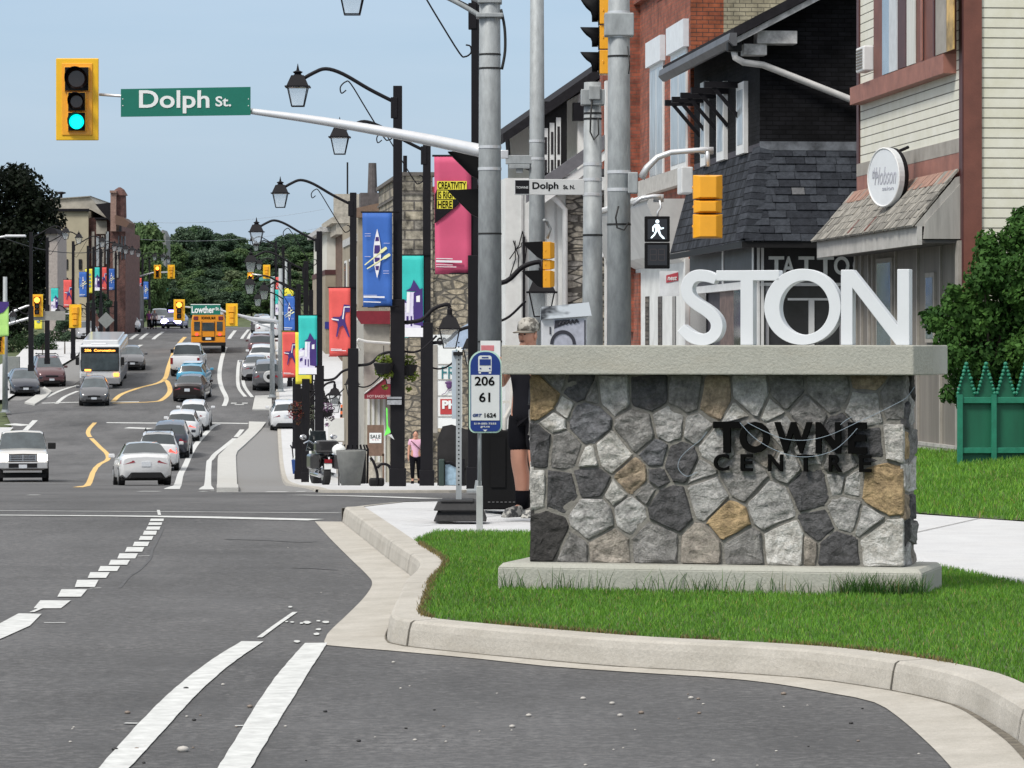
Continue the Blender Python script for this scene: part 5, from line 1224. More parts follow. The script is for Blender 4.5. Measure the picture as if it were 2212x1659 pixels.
# oncoming
vehicle('white pickup truck with lit headlamps at the left edge, facing us', 'pickup truck', 150, 49, 180-ang-2, 'pickup', paint('ivory', (.54,.53,.51)), lit_head=True, W=2.04)
vehicle('small grey hatchback with lit headlamps in front of the bus', 'car', 221, 204, 180-ang, 'hatch', PGR, lit_head=True, W=1.76)
vehicle('dark sedan parked at left beside the grey signal pole', 'car', 228, 50, 180-ang-6, 'sedan', PNAVY, W=1.82)
vehicle('maroon sports utility car parked at left behind the dark sedan', 'car', 235, 103, 180-ang-8, 'suv', PMAR, W=1.88, roof_rack=True)
vehicle('dark car following close behind the transit bus', 'car', 249, 281, 180-ang-4, 'sedan', PGR, W=1.8)
vehicle('white sedan parked on the left near the crest', 'car', 322, 277, 180-ang-6, 'sedan', PW, W=1.85)
vehicle('pale car waiting at the kerb behind the bus on the left', 'car', 292, 185, 180-ang-4, 'sedan', PSIL, lit_head=True, W=1.82)
vehicle('second silver car beyond the white parked sedan near the crest', 'car', 350, 345, 176, 'suv', PSIL, W=1.82)
# parked at right
vehicle('white hatchback in the turning bay right of the concrete island', 'car', 206, 617, -ang, 'hatch', PW, W=1.80)
vehicle('dark off-road car with a spare wheel on its back, parked at right', 'car', 232, 577, -4, 'suv', PGR, W=1.82, spare=True)
vehicle('silver sedan parked at right beside the spare wheel car', 'car', 240, 553, -3, 'sedan', PSIL, W=1.82)
vehicle('white car parked at right ahead of the silver sedan', 'car', 250, 566, -3, 'hatch', PW, W=1.82)
vehicle('dark red sports utility car parked at right ahead of the white one', 'car', 259, 565, -3, 'suv', PMAR, W=1.88, roof=PW)
vehicle('white van parked far up the hill on the right side', 'van', 296, 578, -2, 'suv', PW, W=1.9)
vehicle('dark car parked farthest up the hill on the right', 'car', 318, 566, -2, 'hatch', PGR, W=1.8)

# police car across the road at the crest
t = vehicle('police car with blue and red roof lights flashing at the crest', 'police car', 340, 378, 184, 'sedan', mat('police_body', (.30,.32,.55), .3, var=.1, coat=.5), lit_head=False, W=1.95, name='police_car')
q = MB(); q.box(-.62,.62,-.35,-.05,1.47,1.60); q.build('light_bar', mat('light_bar', (.2,.15,.7), .3, emit=6, ecol=(.38,.28,1), var=0), t)
for s_ in (-1, 1): q = MB(); q.ball((s_*.58, 2.25, .62), (.36,.1,.24), 12, 8); q.build('headlight_glare', mat('flash_blue', (.8,.8,1), .3, emit=10, ecol=(.62,.55,1), var=0), t, smooth=True)  # glowing balls shaped as the glare round the flashing headlights

# school bus seen from behind
d = 265.0; k = d/F
t = thing('school_bus', 'orange school bus driving uphill, seen from behind', 'school bus', (gx(450, d), d, gz(d)), 0, VEH_G); t.rotation_euler = (math.atan((gz(d+3)-gz(d-3))/6), 0, R(4.6))
Wb, Hb = 1.22, 2.92
q = MB(); prof = [(-Wb,.75),(Wb,.75),(Wb,2.15),(Wb-.06,2.55),(Wb-.22,2.82),(.6,2.92),(-.6,2.92),(-Wb+.22,2.82),(-Wb+.06,2.55),(-Wb,2.15)]
q.prism(prof, 'y', 0, 9.5); o = q.build('body', PBUSY, t, bevel=.05)
q = MB(); q.prism([(-Wb+.16,2.80),(Wb-.16,2.80),(Wb-.3,2.93),(.6,2.99),(-.6,2.99),(-Wb+.3,2.93)], 'y', -.02, 9.4); q.build('roof_cap', PW, t)
for (x0, x1, z0, z1, nm) in [(-.42,.42,1.62,2.22,'emergency_door_window'), (-1.02,-.60,1.62,2.28,'rear_window'), (.60,1.02,1.62,2.28,'rear_window')]:
    q = MB(); q.box(x0, x1, -.03, .0, z0, z1); q.build(nm, CGL, t, bevel=.02)
for s_ in (-1, 1):
    q = MB(); q.box(s_*.72, s_*1.05, -.03, .02, 2.40, 2.66); q.build('warning_lamp_hood', mat('hood_red', (.16,.02,.03), .4), t, bevel=.02)
    q = MB(); q.cyl((s_*.82,-.05,1.38), (s_*.82,-.02,1.38), .11, n=14); q.build('tail_light', TLIT, t)
    q = MB(); q.box(s_*.55, s_*1.2, -.015, 0, 1.22, 1.28); q.build('rub_rail', TRIM, t)
    for yy in (.8+1.2, 7.6): q = MB(); q.cyl((s_*(Wb-.3), yy, .5), (s_*Wb, yy, .5), .5, n=20); q.build('wheel', TYR, t, bevel=.03)
q = MB(); q.box(-Wb-.02, Wb+.02, -.12, .1, .55, .80); q.build('rear_bumper', TRIM, t, bevel=.03)
q = MB(); q.box(-.42, .42, -.02, 0, .92, 1.2); pl = q.build('plate_recess', TRIM, t); q = MB(); q.box(-.2, .2, -.03, -.02, .98, 1.14); q.build('licence_plate', SWHT, t)
txt('lettering', 'SCHOOL BUS', BLK, t, 0, -.012, 2.55, w_=1.0, h=.18, ext=.01, bold=.03)
q = MB(); q.box(-.48,-.44,-.02,0,.95,2.3); q.build('door_seam', TRIM, t); q = MB(); q.box(.44,.48,-.02,0,.95,2.3); q.build('door_seam', TRIM, t)

# transit bus facing us
d = 231.5
t = thing('transit_bus', 'white transit bus with orange display text waiting behind the grey car', 'bus', (gx(216, d), d, gz(d)), 0, VEH_G); t.rotation_euler = (math.atan((gz(d+6)-gz(d))/6)*.9, 0, R(3.6))
Wb = 1.27
q = MB(); q.box(-Wb, Wb, .05, 11.8, .35, 2.75); q.build('body', PW, t, bevel=.12, seg=3)
q = MB(); q.box(-Wb+.15, Wb-.15, 1.2, 10, 2.70, 3.0); q.box(-.6,.4, .4, 1.1, 2.72, 2.84); q.build('roof_unit', PW, t, bevel=.08)
q = MB(); q.box(-Wb+.09, Wb-.09, -.0, .06, 1.12, 2.62); q.build('windscreen_surround', TRIM, t, bevel=.04)
q = MB(); q.box(-Wb+.13, Wb-.13, -.02, 0, 1.16, 2.22); q.build('windscreen', CGL2, t, bevel=.03)
txt('lettering', '206  Coronation', AMB, t, -.0, -.012, 2.42, w_=1.9, h=.16, ext=.01, bold=.03)
for s_ in (-1, 1):
    q = MB(); q.box(s_*(Wb-.42), s_*(Wb-.08), -.03, .05, .78, 1.0); q.build('headlight', AMB if s_ > 0 else HOFF, t, bevel=.02)
    q = MB(); q.box(s_*(Wb+.02), s_*(Wb+.24), -.12, .02, 1.5, 2.0); q.build('mirror', TRIM, t, bevel=.04)
    for yy in (2.6, 8.6): q = MB(); q.cyl((s_*(Wb-.3), yy, .48), (s_*(Wb+.01), yy, .48), .48, n=20); q.build('wheel', TYR, t, bevel=.03)
    q = MB(); q.box(s_*Wb, s_*(Wb+.015), .6, 11.2, 1.35, 2.4); q.build('side_windows', CGL, t)
    q = MB(); q.box(s_*Wb, s_*(Wb+.012), .3, 11.4, .4, .95); q.build('side_skirt', mat('skirt_grey', (.12,.13,.15), .5), t)
q = MB(); q.box(-Wb+.02, Wb-.02, -.05, .1, .30, .72); q.build('front_bumper', mat('bumper_grey', (.22,.22,.23), .6), t, bevel=.05)
q = MB(); q.box(-.95,-.55,-.03,0,1.12,1.24); q.build('indicator_sign', AMB, t)

# motorcycle parked by the planter
d = 100.0
t = thing('motorcycle', 'black touring motorcycle parked left of the grey concrete planter', 'motorcycle', (gx(694, d), d, gp(d)), R(14)); 
q = MB(); q.cyl((-.09,-.62,.34),(.09,-.62,.34), .34, n=22); wv = q.build('wheel', TYR, t, bevel=.05); q = MB(); q.cyl((-.1,-.62,.34),(.1,-.62,.34), .2, n=14); q.build('rim', CHR, wv)
q = MB(); q.cyl((-.09,.95,.34),(.09,.95,.34), .34, n=22); wv = q.build('wheel', TYR, t, bevel=.05)
q = MB(); q.box(-.14,.14,-.3,.7,.45,.95); q.ball((0,.1,.95), (.17,.45,.16)); q.ball((0,-.45,.86), (.2,.4,.12)); q.build('tank_and_seat', PBL, t, smooth=True, bevel=.03)
for s_ in (-1, 1):
    q = MB(); q.box(s_*.17, s_*.46, -.85, -.25, .45, .85); q.build('saddlebag', PBL, t, bevel=.06)
    q = MB(); q.cyl((s_*.22,-.9,.28),(s_*.2,.3,.3), .06, n=10); q.build('exhaust', CHR, t)
    q = MB(); q.tube([(s_*.05,.55,1.05),(s_*.25,.45,1.18),(s_*.42,.3,1.12)], .022, 8); q.build('handlebar', CHR, t)
    q = MB(); q.ball((s_*.42,.4,1.28), (.1,.03,.07)); q.build('mirror', CHR, t, smooth=True)
q = MB(); q.box(-.32,.32,-.9,-.5,.88,1.22); q.build('top_box', PBL, t, bevel=.08)
q = MB(); q.hexa([(-.3,.62,.9),(.3,.62,.9),(.3,.68,.9),(-.3,.68,.9)], [(-.2,.4,1.45),(.2,.4,1.45),(.2,.43,1.45),(-.2,.43,1.45)]); q.build('windshield', CGL, t, bevel=.02)
q = MB(); q.box(-.1,.1,-.99,-.93,.62,.72); q.build('tail_light', TAIL, t); q = MB(); q.box(-.1,.1,-.97,-.93,.45,.6); q.build('licence_plate', SWHT, t)
q = MB(); q.ball((.16,.1,.42), (.12,.25,.16)); q.ball((-.16,.1,.42), (.12,.25,.16)); q.build('engine', CHR, t, smooth=True)
# ------------------------------------------------------------------ buildings
SID = brick_mat('siding_cream', (.68,.66,.55), (.68,.66,.55), (.12,.115,.10), 400, .119, 'xz', .008, .6, vary=.15, bump=.6)
SID2 = brick_mat('siding_cream_side', (.68,.67,.58), (.68,.67,.58), (.13,.125,.10), 400, .119, 'yz', .008, .6, vary=.15, bump=.6)
BRN = mat('trim_brown', (.155,.055,.038), .55, var=.2, scale=3, bump=.1); BRN2 = mat('trim_dark_brown', (.07,.022,.022), .5, var=.2, scale=3)
SALM = mat('trim_salmon', (.27,.115,.085), .6, var=.25, scale=4)
SHK = brick_mat('cedar_shakes', (.31,.29,.26), (.19,.18,.16), (.05,.045,.04), .16, .17, 'yz', .012, .95, vary=.6)
SHK_X = SHK
GREYW = mat('grey_wood', (.30,.29,.27), .8, var=.25, scale=8, stretch=(1,1,.1)); GREYL = mat('grey_wood_pale', (.40,.39,.37), .8, var=.2, scale=5)
TAUPE = mat('taupe_panel', (.17,.155,.135), .75, var=.25, scale=5, stretch=(1,1,.1)); TAUPE2 = mat('taupe_light', (.30,.28,.25), .75, var=.2, scale=4)
BLOCK = brick_mat('concrete_block', (.36,.35,.33), (.40,.39,.37), (.25,.24,.22), .40, .19, 'wall', .012, .9, vary=.3)
GLD = mat('window_glass_dark', (.03,.032,.036), .07, var=.5, scale=1.3, coat=.5); GLR = mat('window_glass_reflecting', (.16,.20,.24), .08, var=.6, scale=1.0, coat=.6); GLC = mat('curtained_glass', (.33,.37,.40), .3, var=.55, scale=7, stretch=(3,3,.25), coat=.3)
WFR = mat('window_frame_white', (.66,.67,.67), .5, var=.08); OFFW = mat('painted_white', (.60,.61,.60), .7, var=.15, scale=2)
BRED = brick_mat('brick_red', (.27,.078,.044), (.20,.058,.038), (.13,.08,.06), .21, .071, 'wall', .006, .9, vary=.5)
BORG = brick_mat('brick_orange_side', (.30,.085,.036), (.23,.062,.03), (.08,.04,.03), .22, .075, 'xz', .008, .9, vary=.5)
BYEL = brick_mat('brick_buff', (.34,.31,.22), (.28,.25,.17), (.12,.11,.08), .22, .075, 'xz', .008, .9, vary=.5)
BBLK = brick_mat('brick_black', (.0055,.0055,.0065), (.010,.010,.012), (.003,.003,.0035), .21, .071, 'wall', .006, .85, vary=.5, bump=1.0)
SHIN = brick_mat('shingle_slate', (.026,.029,.036), (.042,.047,.057), (.008,.009,.011), .30, .145, 'xz', .010, .95, vary=.6, bump=1.0)
SHINY = brick_mat('shingle_slate_side', (.026,.029,.036), (.042,.047,.057), (.008,.009,.011), .30, .145, 'yz', .010, .95, vary=.6, bump=1.0)
BBLK.node_tree.nodes['Principled BSDF'].inputs['Specular IOR Level'].default_value = .12
for _m in (SHIN, SHINY): _m.node_tree.nodes['Principled BSDF'].inputs['Specular IOR Level'].default_value = .15
WHP = mat('weathered_soffit', (.42,.42,.42), .8, var=.5, scale=6); ROOFD = mat('roof_dark', (.018,.017,.020), .9, spec=.15, var=.3, scale=8)
def flx(d): return 9.78 - .1*d
ANG = R(5.7)
def bld(name, label, d0, cat='building', group=None, off=0.0):
    x0 = flx(d0)+off; t = thing(name, label, cat, (x0, d0, gp(d0)), ANG, group); return t
class Loc:
    """turns picture columns/rows into a building's own coordinates"""
    def __init__(s, t): s.t = t; s.M = Matrix.Rotation(t.rotation_euler.z, 3, 'Z').transposed(); s.o = Vector(t.location)
    def front(s, px, py, y=0.0):      # on the plane local y = const (facing us)
        c, sn = cos(s.t.rotation_euler.z), sin(s.t.rotation_euler.z); k = (px-CX)/F
        # world = o + x*(c,sn) + y*(-sn,c)
        x = (k*(s.o.y + y*c) - (s.o.x - y*sn)) / (c - k*sn); d = s.o.y + x*sn + y*c
        return x, zf(py, d) - s.o.z
    def side(s, px, py, x=0.0):       # on the plane local x = const (facing the street)
        c, sn = cos(s.t.rotation_euler.z), sin(s.t.rotation_euler.z); k = (px-CX)/F
        y = (s.o.x + x*c - k*(s.o.y + x*sn)) / (k*c + sn); d = s.o.y + x*sn + y*c
        return y, zf(py, d) - s.o.z
# --- cream siding building, the nearest ------------------------------------------------
t = bld('siding_building', 'cream siding building with brown trim at the right edge of the picture', 44.0); B = Loc(t); WB, LB, HB = 12, 6.55, 8.2
zg = -.25
q = MB(); q.box(0, WB, 0, LB, zg, HB, 0); o = q.build('wall', [SID2, SID], t)
for p in o.data.polygons: p.material_index = 1 if abs(p.normal.y) > .5 else 0
q = MB(); q.box(-.02, .20, -.03, .15, .4, HB); q.build('corner_post', BRN, t)
q = MB(); q.box(-.035, -.021, -.02, .16, .4, HB); q.build('corner_post_edge', BRN2, t)
q = MB(); q.box(-.025, .0, LB-.12, LB+.03, 2.9, HB); q.build('corner_post_far', BRN2, t)
s1 = B.side(2066,116); z1a = s1[1]; zs0 = B.side(2066,158)[1]
ya, yb = B.side(2066,150)[0], B.side(1861,200)[0]
q = MB(); q.box(-.16, .0, ya, yb, zs0, z1a); q.build('sill_band', SALM, t)
yc = B.side(1887,120,-.14)[0]; q = MB(); q.box(-.14, -.0, ya, yc, z1a, HB-.3); q.build('window_bay_frame', BRN, t)
w0 = [B.side((1481+c*.3303), 100)[0] for c in (1225,1290,1385,1450,1510,1560,1640,1710,1755)]
def wpane(c0, c1, m, nm='pane', z0=None, dx=-.16):
    y0 = B.side(1481+c0*.3303, 120, -.15)[0]; y1 = B.side(1481+c1*.3303, 120, -.15)[0]
    q = MB(); q.box(dx, dx+.015, min(y0,y1), max(y0,y1), z1a+.01, HB-.35); q.build(nm, m, t)
wpane(1290,1335,GLR); wpane(1335,1385,mat('curtain_pale', (.52,.55,.58), .6, var=.1)); wpane(1395,1445,BRN2,'mullion'); wpane(1450,1505,mat('curtain_cream', (.56,.56,.53), .6, var=.2, scale=4, stretch=(1,6,.2))); wpane(1545,1556,SALM,'mullion',dx=-.17); wpane(1640,1708,TAUPE2); wpane(1712,1756,mat('reflection_pane', (.55,.36,.12), .5, var=.8, scale=2.2)); wpane(1627,1634,BRN2,'mullion',dx=-.17)  # the orange pane has window reflections put into its colour
# far narrow window with the air conditioner
y0, y1 = B.side(1892,150,-.1)[0], B.side(1876,150,-.1)[0]
q = MB(); q.box(-.03, 0, min(y0,y1), max(y0,y1)+.0, B.side(1875,106)[1], HB-.3); q.build('dark_window', BRN2, t)
ac = thing('air_conditioner', 'white box air conditioner in the window of the siding building', 'air conditioner', t.location, ANG); 
q = MB(); za, zb = B.side(1884,162)[1], B.side(1884,108)[1]; q.box(-.27, -.12, min(y0,y1), max(y0,y1), za, zb); q.build('case', WFR, ac, bevel=.02)
q = MB()
for i in range(7): zz = za+.05+(zb-za-.1)*i/6; q.box(-.277, -.269, min(y0,y1)+.05, max(y0,y1)-.05, zz-.012, zz+.012)
q.build('grille', TAUPE, ac)
# lower trim band, shake awning
zt = B.side(2076,380)[1]
q = MB(); q.box(-.03, 0, .16, LB-.02, zt-.38, zt+.28); q.build('flashing_band', SALM, t); q = MB(); q.box(-.034, 0, .16, LB-.02, zt+.28, zt+.45); q.build('grey_flashing', TAUPE2, t)
PJ = .52; ze = B.side(1999,487,-PJ)[1]; zfb = B.side(1999,527,-PJ)[1]; LA = LB+.15
ya0 = .12
q = MB(); q.hexa([(-PJ-.06,ya0,ze),(0,ya0,ze),(0,LA,ze),(-PJ-.06,LA,ze)], [(-.08,ya0,zt-.02),(0,ya0,zt),(0,LA,zt),(-.08,LA,zt-.02)])
o = q.build('awning_roof', [SHK, GREYW], t)
for p in o.data.polygons: p.material_index = 1 if abs(p.normal.y) > .6 else 0
# individual shake rows
rs = random.Random(3); q = MB()
for r_ in range(6):
    u = r_/6; xx = -PJ-.06 + (PJ-.02)*u; zz = ze + (zt-ze)*u
    y = ya0
    while y < LA-.05:
        w_ = rs.uniform(.09, .17); e = rs.uniform(-.012, .012); m_ = 0 if rs.random() < .5 else 1
        if r_ >= 5 and rs.random() < .8: m_ = 2
        q.hexa([(xx-.025+e, y+.006, zz-.005),(xx+.12, y+.006, zz+.16),(xx+.12, y+w_-.006, zz+.16),(xx-.025+e, y+w_-.006, zz-.005)], [(xx-.04+e, y+.006, zz+.018),(xx+.11, y+.006, zz+.185),(xx+.11, y+w_-.006, zz+.185),(xx-.04+e, y+w_-.006, zz+.018)], m_)
        y += w_
q.build('shakes', [mat('shake_grey', (.27,.255,.225), .95, var=.35, scale=9), mat('shake_dark', (.19,.18,.16), .95, var=.35, scale=9), mat('shake_reddish', (.30,.18,.14), .95, var=.3, scale=9)], t)
for yy in (LA*.45, LA*.62): q = MB(); q.hexa([(-PJ-.08,yy,ze),(-PJ-.08,yy+.07,ze),(-.05,yy+.07,zt),(-.05,yy,zt)], [(-PJ-.09,yy,ze+.05),(-PJ-.09,yy+.07,ze+.05),(-.06,yy+.07,zt+.05),(-.06,yy,zt+.05)]); q.build('roof_rib', BRN, t)
q = MB(); q.box(-PJ-.03, -PJ+.03, ya0, LA, zfb, ze); q.build('fascia', GREYL, t)
q = MB(); q.box(-PJ+.03, -.0, ya0, LA, zfb+.02, zfb+.06); q.build('soffit', mat('soffit_dark', (.06,.055,.05)), t)
q = MB(); q.prism([(-PJ+.04, zfb+.07), (0, zfb+.07), (0, zt-.06), (-PJ+.06, ze+.04)], 'y', ya0-.03, ya0); q.build('awning_end_panel', GREYW, t)
# shop front below the awning
q = MB(); q.box(-.03, 0, .14, LB, .62, zfb+.04); q.build('shop_front', TAUPE, t)
for c, w_, m_ in [(1855,.10,TAUPE2),(1868,.07,TAUPE2),(1884,.06,TAUPE2),(1893,.05,TAUPE2),(1942,.05,TAUPE2),(1990,.05,TAUPE2),(2040,.05,TAUPE2)]:
    y_ = B.side(c, 600)[0]; q = MB(); q.box(-.06, -.03, y_-w_/2, y_+w_/2, .62, zfb+.02); q.build('batten', m_, t)
for c0, c1, y0_, y1_ in [(1902,1936,560,760),(2008,2028,590,740)]:
    a0, a1 = B.side(c0,600)[0], B.side(c1,600)[0]; lo, hi = min(a0,a1), max(a0,a1); zz0, zz1 = B.side(c0,y1_)[1], B.side(c0,y0_)[1]
    q = MB(); q.box(-.06,-.03, lo, hi, zz0, zz1); w_ = q.build('window', TAUPE2, t); q = MB(); q.box(-.065,-.06, lo+.08, hi-.06, zz0+.05, zz1-.06); q.build('pane', GLR, w_)
zf0 = B.side(2066,962)[1]
q = MB(); q.box(-.10, 0, .0, LB, zg, max(.62, zf0)); q.box(-.10, WB, -.06, .0, zg, .38); q.build('block_foundation', BLOCK, t)
q = MB(); q.box(-.075, -.031, .02, .20, .62, zfb+.05); q.build('corner_board', TAUPE2, t)
q = MB(); q.prism([(0, HB-.02), (WB, HB-.02), (WB/2, HB+3)], 'y', -.3, LB+.3); q.build('roof', ROOFD, t)
# round shop sign
sg = thing('round_sign', 'round white shop sign with faint script, standing over the shake awning', 'sign', P(1912, 383, 46.6), R(-63))
q = MB(); n = 40; q.prism([(.375*cos(2*pi*k/n), .375*sin(2*pi*k/n)) for k in range(n)], 'y', -.02, .05); q.build('disc', mat('disc_white', (.60,.63,.66), .4, var=.08, scale=2), sg)
q = MB(); q.tube([(.365*cos(2*pi*k/n), -.022, .365*sin(2*pi*k/n)) for k in range(n+1)], .012, 5); q.build('rim', WFR, sg)
q = MB(); q.prism([(.375*cos(2*pi*k/n), .375*sin(2*pi*k/n)) for k in range(n)], 'y', .05, .11); q.build('disc_back', BLKM, sg)
SCR = mat('script_grey', (.38,.39,.44), .6)
txt('script_lettering', 'the', SCR, sg, -.2, -.022, .06, w_=.12, h=.14, ext=.004, shear=.3); txt('script_lettering', 'Hobson', SCR, sg, .04, -.022, .02, w_=.5, h=.22, ext=.004, shear=.4); txt('script_lettering', 'salon', SCR, sg, .1, -.022, -.14, w_=.26, h=.05, ext=.004)
q = MB(); q.tube([(-.3,.06,-.3),(-.3,.2,-.3)], .015, 6); q.tube([(.15,.1,.32),(.15,.25,.38)], .02, 6); q.build('bracket', BLKM, sg)

# --- black tattoo shop -----------------------------------------------------------------
t = bld('black_brick_shop', 'black brick shop with slate shingle skirt roof and TATTOO lettering', 58.6); B = Loc(t); WB, LB = 10, 7.0
zt = B.front(1655,322)[1]
ZE = B.front(1640,60)[1]; 
q = MB(); q.box(0, WB, 0, LB, -.3, zt+.1); q.build('ground_floor_wall', mat('shop_wall_dark', (.035,.03,.04), .7, var=.3), t)
# upper storey with the gable rising to the right
e0 = B.front(1640,88); e1 = B.front(1732+40,-25)
sl = (B.front(1732,0)[1]-B.front(1573,83)[1])/(B.front(1732,0)[0]-B.front(1573,83)[0])
xe, ze_ = B.front(1573, 88); topw = ze_ + sl*(0-xe)
q = MB(); q.prism([(0, zt+.1), (WB, zt+.1), (WB, topw+.2), (WB/2, topw+sl*WB/2), (0, topw)], 'y', 0, LB); q.build('wall', BBLK, t)
# roof slab with overhang on the street side and a bright soffit
th = .16
q = MB(); q.prism([(xe, ze_), (WB/2, ze_+sl*(WB/2-xe)), (WB/2, ze_+sl*(WB/2-xe)+th), (xe, ze_+th)], 'y', -.55, LB+.4); q.build('roof', ROOFD, t)
q = MB(); q.prism([(xe+.02, ze_-.10), (WB/2, ze_+sl*(WB/2-xe)-.10), (WB/2, ze_+sl*(WB/2-xe)-.004), (xe+.02, ze_-.004)], 'y', -.50, -.04); q.build('gable_soffit', WHP, t)
q = MB(); q.prism([(xe-.0, ze_-.12), (xe+.05, ze_-.12), (xe+.05, ze_+.08), (xe-.06, ze_+.08), (xe-.08,ze_-.03)], 'y', -.56, LB+.4); q.build('gutter', mat('gutter_grey', (.085,.087,.095), .5, var=.3, scale=3), t)
a, b = B.front(1628,110), B.front(1713,70)
q = MB(); q.box(B.front(1628,0)[0], B.front(1714,0)[0], -.35, .0, B.front(1650,98)[1], B.front(1650,70)[1]); q.build('return_eave', WHP, t, bevel=.01)
q = MB(); q.box(B.front(1600,0)[0], B.front(1650,0)[0], -.3, .0, B.front(1650,122)[1], B.front(1650,98)[1]); q.build('return_eave', WHP, t, bevel=.01)
# downpipe crossing diagonally to the next house
dp = [B.front(x, y) for x, y in [(1578,108),(1582,128),(1600,138),(1645,142),(1848,222),(1900,243)]]
q = MB(); q.tube([(x, -.30 if i < 3 else -.16, z) for i, (x, z) in enumerate(dp)], .055, 10); q.build('downpipe', mat('pipe_white', (.55,.54,.53), .5, var=.12), t, smooth=True)
q = MB(); q.box(dp[0][0]-.1, dp[0][0]+.12, -.4, -.2, dp[0][1]-.05, dp[0][1]+.22); q.build('hopper', TRIM, t, bevel=.02)
# eave brackets and windows on the street face
for c in (1462, 1478, 1498, 1522, 1552):
    y_, z_ = B.side(c+50, 200, .0); z_ = ze_
    if y_ < 0 or y_ > LB: y_ = (c-1462)/100*LB
    q = MB(); q.box(-.62, 0, y_-.05, y_+.05, ze_-.62, ze_-.52); q.tube([(-.5, y_, ze_-.57), (0, y_, ze_-1.15)], .045, 4); q.build('eave_bracket', BLKM, t)
for c0, c1 in ((1521,1532),(1556,1572),(1599,1616)):
    a0, a1 = B.side(c0,300)[0], B.side(c1,300)[0]; lo, hi = min(a0,a1), max(a0,a1); zz0, zz1 = B.side(c1,325)[1], B.side(c1,175)[1]
    q = MB(); q.box(-.07, 0, lo, hi, zt+.0, zz1); w_ = q.build('window', WFR, t); q = MB(); q.box(-.075,-.07, lo+.12, hi-.12, zt+.15, zz1-.12); q.build('pane', GLC, w_)
q = MB(); a0 = B.side(1555,340)[0]; q.box(-.7,-.5, a0-.3, a0+.2, zt-.55, zt-.1); q.build('vent_box', WFR, t, bevel=.02)
# shingle skirt roof
ZB2 = B.front(1603, 521, -.75)[1]; PX_ = B.front(1603, 521, -.75)[0]
q = MB(); top = zt
q.add([(0,-.02,top),(WB,-.02,top),(WB,-.75,ZB2),(PX_,-.75,ZB2)], [(0,3,2,1)], 0)
o = q.build('skirt_roof', SHIN, t, fix=False)
q = MB(); q.add([(0,-.02,top),(PX_,-.75,ZB2),(PX_,LB+.2,ZB2),(0,LB+.2,top)], [(0,3,2,1)], 0); o = q.build('skirt_roof_side', SHINY, t, fix=False)
q = MB(); q.box(PX_, WB, -.74, -.70, ZB2-.10, ZB2-.004); q.box(PX_, PX_+.04, -.7, LB+.2, ZB2-.10, ZB2-.004); q.box(PX_+.05, WB, -.7, 0, ZB2-.08, ZB2-.06); q.build('skirt_eave', TRIM, t)
# raised shingle tabs on the front slope and hip
rs = random.Random(11); q = MB(); rows_ = 12; nrm = Vector((0, -(top-ZB2), -.73)); nrm = Vector((0, -(top-ZB2), .73)).normalized()
for r_ in range(rows_):
    u0 = r_/rows_; x = -(0-PX_)*(1-u0); x = PX_*(1-u0)+.0; s0 = Vector((0, -.75+.73*u0, ZB2+(top-ZB2)*u0)); s1 = Vector((0, -.75+.73*(u0+1.05/rows_), ZB2+(top-ZB2)*(u0+1.05/rows_)))
    x += rs.uniform(0, .1)
    while x < WB*.55:
        w_ = rs.uniform(.16, .42); hh = .012 if rs.random() < .5 else .026
        a_ = s0+nrm*hh; b_ = s1+nrm*(hh*.2); lo_ = s0-nrm*.0; 
        q.add([(x,lo_.y,lo_.z),(x+w_-.01,lo_.y,lo_.z),(x+w_-.01,a_.y,a_.z),(x,a_.y,a_.z),(x,b_.y,b_.z),(x+w_-.01,b_.y,b_.z)], [(0,1,2,3),(3,2,5,4)], 0 if rs.random() < .55 else (1 if rs.random() < .9 else 2)); x += w_
q.build('shingles', [mat('shingle_a', (.026,.029,.036), .95, spec=.15, var=.35, scale=14, bump=.4), mat('shingle_b', (.042,.047,.057), .95, spec=.15, var=.35, scale=14, bump=.4), mat('shingle_c', (.11,.112,.118), .95, var=.3, scale=14)], t)
q = MB(); 
for r_ in range(14):
    u = r_/14; p = Vector((PX_*(1-u), -.75+.73*u, ZB2+(top-ZB2)*u)); p2 = Vector((PX_*(1-u-.09), -.75+.73*(u+.09), ZB2+(top-ZB2)*(u+.09)))
    q.add([(p.x-.10,p.y+.10,p.z+.02),(p.x,p.y-.03,p.z+.045),(p.x+.24,p.y+.0,p.z+.03),(p2.x+.24,p2.y+.0,p2.z+.012),(p2.x,p2.y-.03,p2.z+.02),(p2.x-.10,p2.y+.10,p2.z+.0)], [(0,1,4,5),(1,2,3,4)], r_ % 2)
q.build('hip_shingles', [_mc['shingle_a'], _mc['shingle_b']], t)
q = MB(); q.box(0, WB, -.05, .0, zt-.02, zt+.12); q.build('lead_flashing', mat('lead', (.14,.15,.17), .5, .3, var=.6, scale=5), t)
# sign and shop windows facing us
x0, x1 = B.front(1627,560)[0], B.front(1990,560)[0]; zs1, zs0 = B.front(1640,527)[1], B.front(1640,612)[1]
q = MB(); q.box(x0, x1, -.10, .0, zs0, zs1+.2); q.build('sign_board', mat('sign_black', (.015,.014,.018), .5, var=.1), t)
lsx = [c6(x, 0)[0] for x in (962,1072,1180,1310,1435,1560,1690)]
zc = (B.front(1700,553)[1]+B.front(1700,595)[1])/2; hh = B.front(1700,553)[1]-B.front(1700,595)[1]
for ch, a_, b_ in zip('TATTOO', [962,1060,1178,1312,1435,1572], [1072,1150,1290,1432,1545,1690]):
    xa, xb = B.front(c6(a_,0)[0],570)[0], B.front(c6(b_,0)[0],570)[0]
    txt('sign_letter', ch, SWHT, t, (xa+xb)/2, -.10, zc, w_=xb-xa, h=hh*.95, ext=.05, bold=.02)
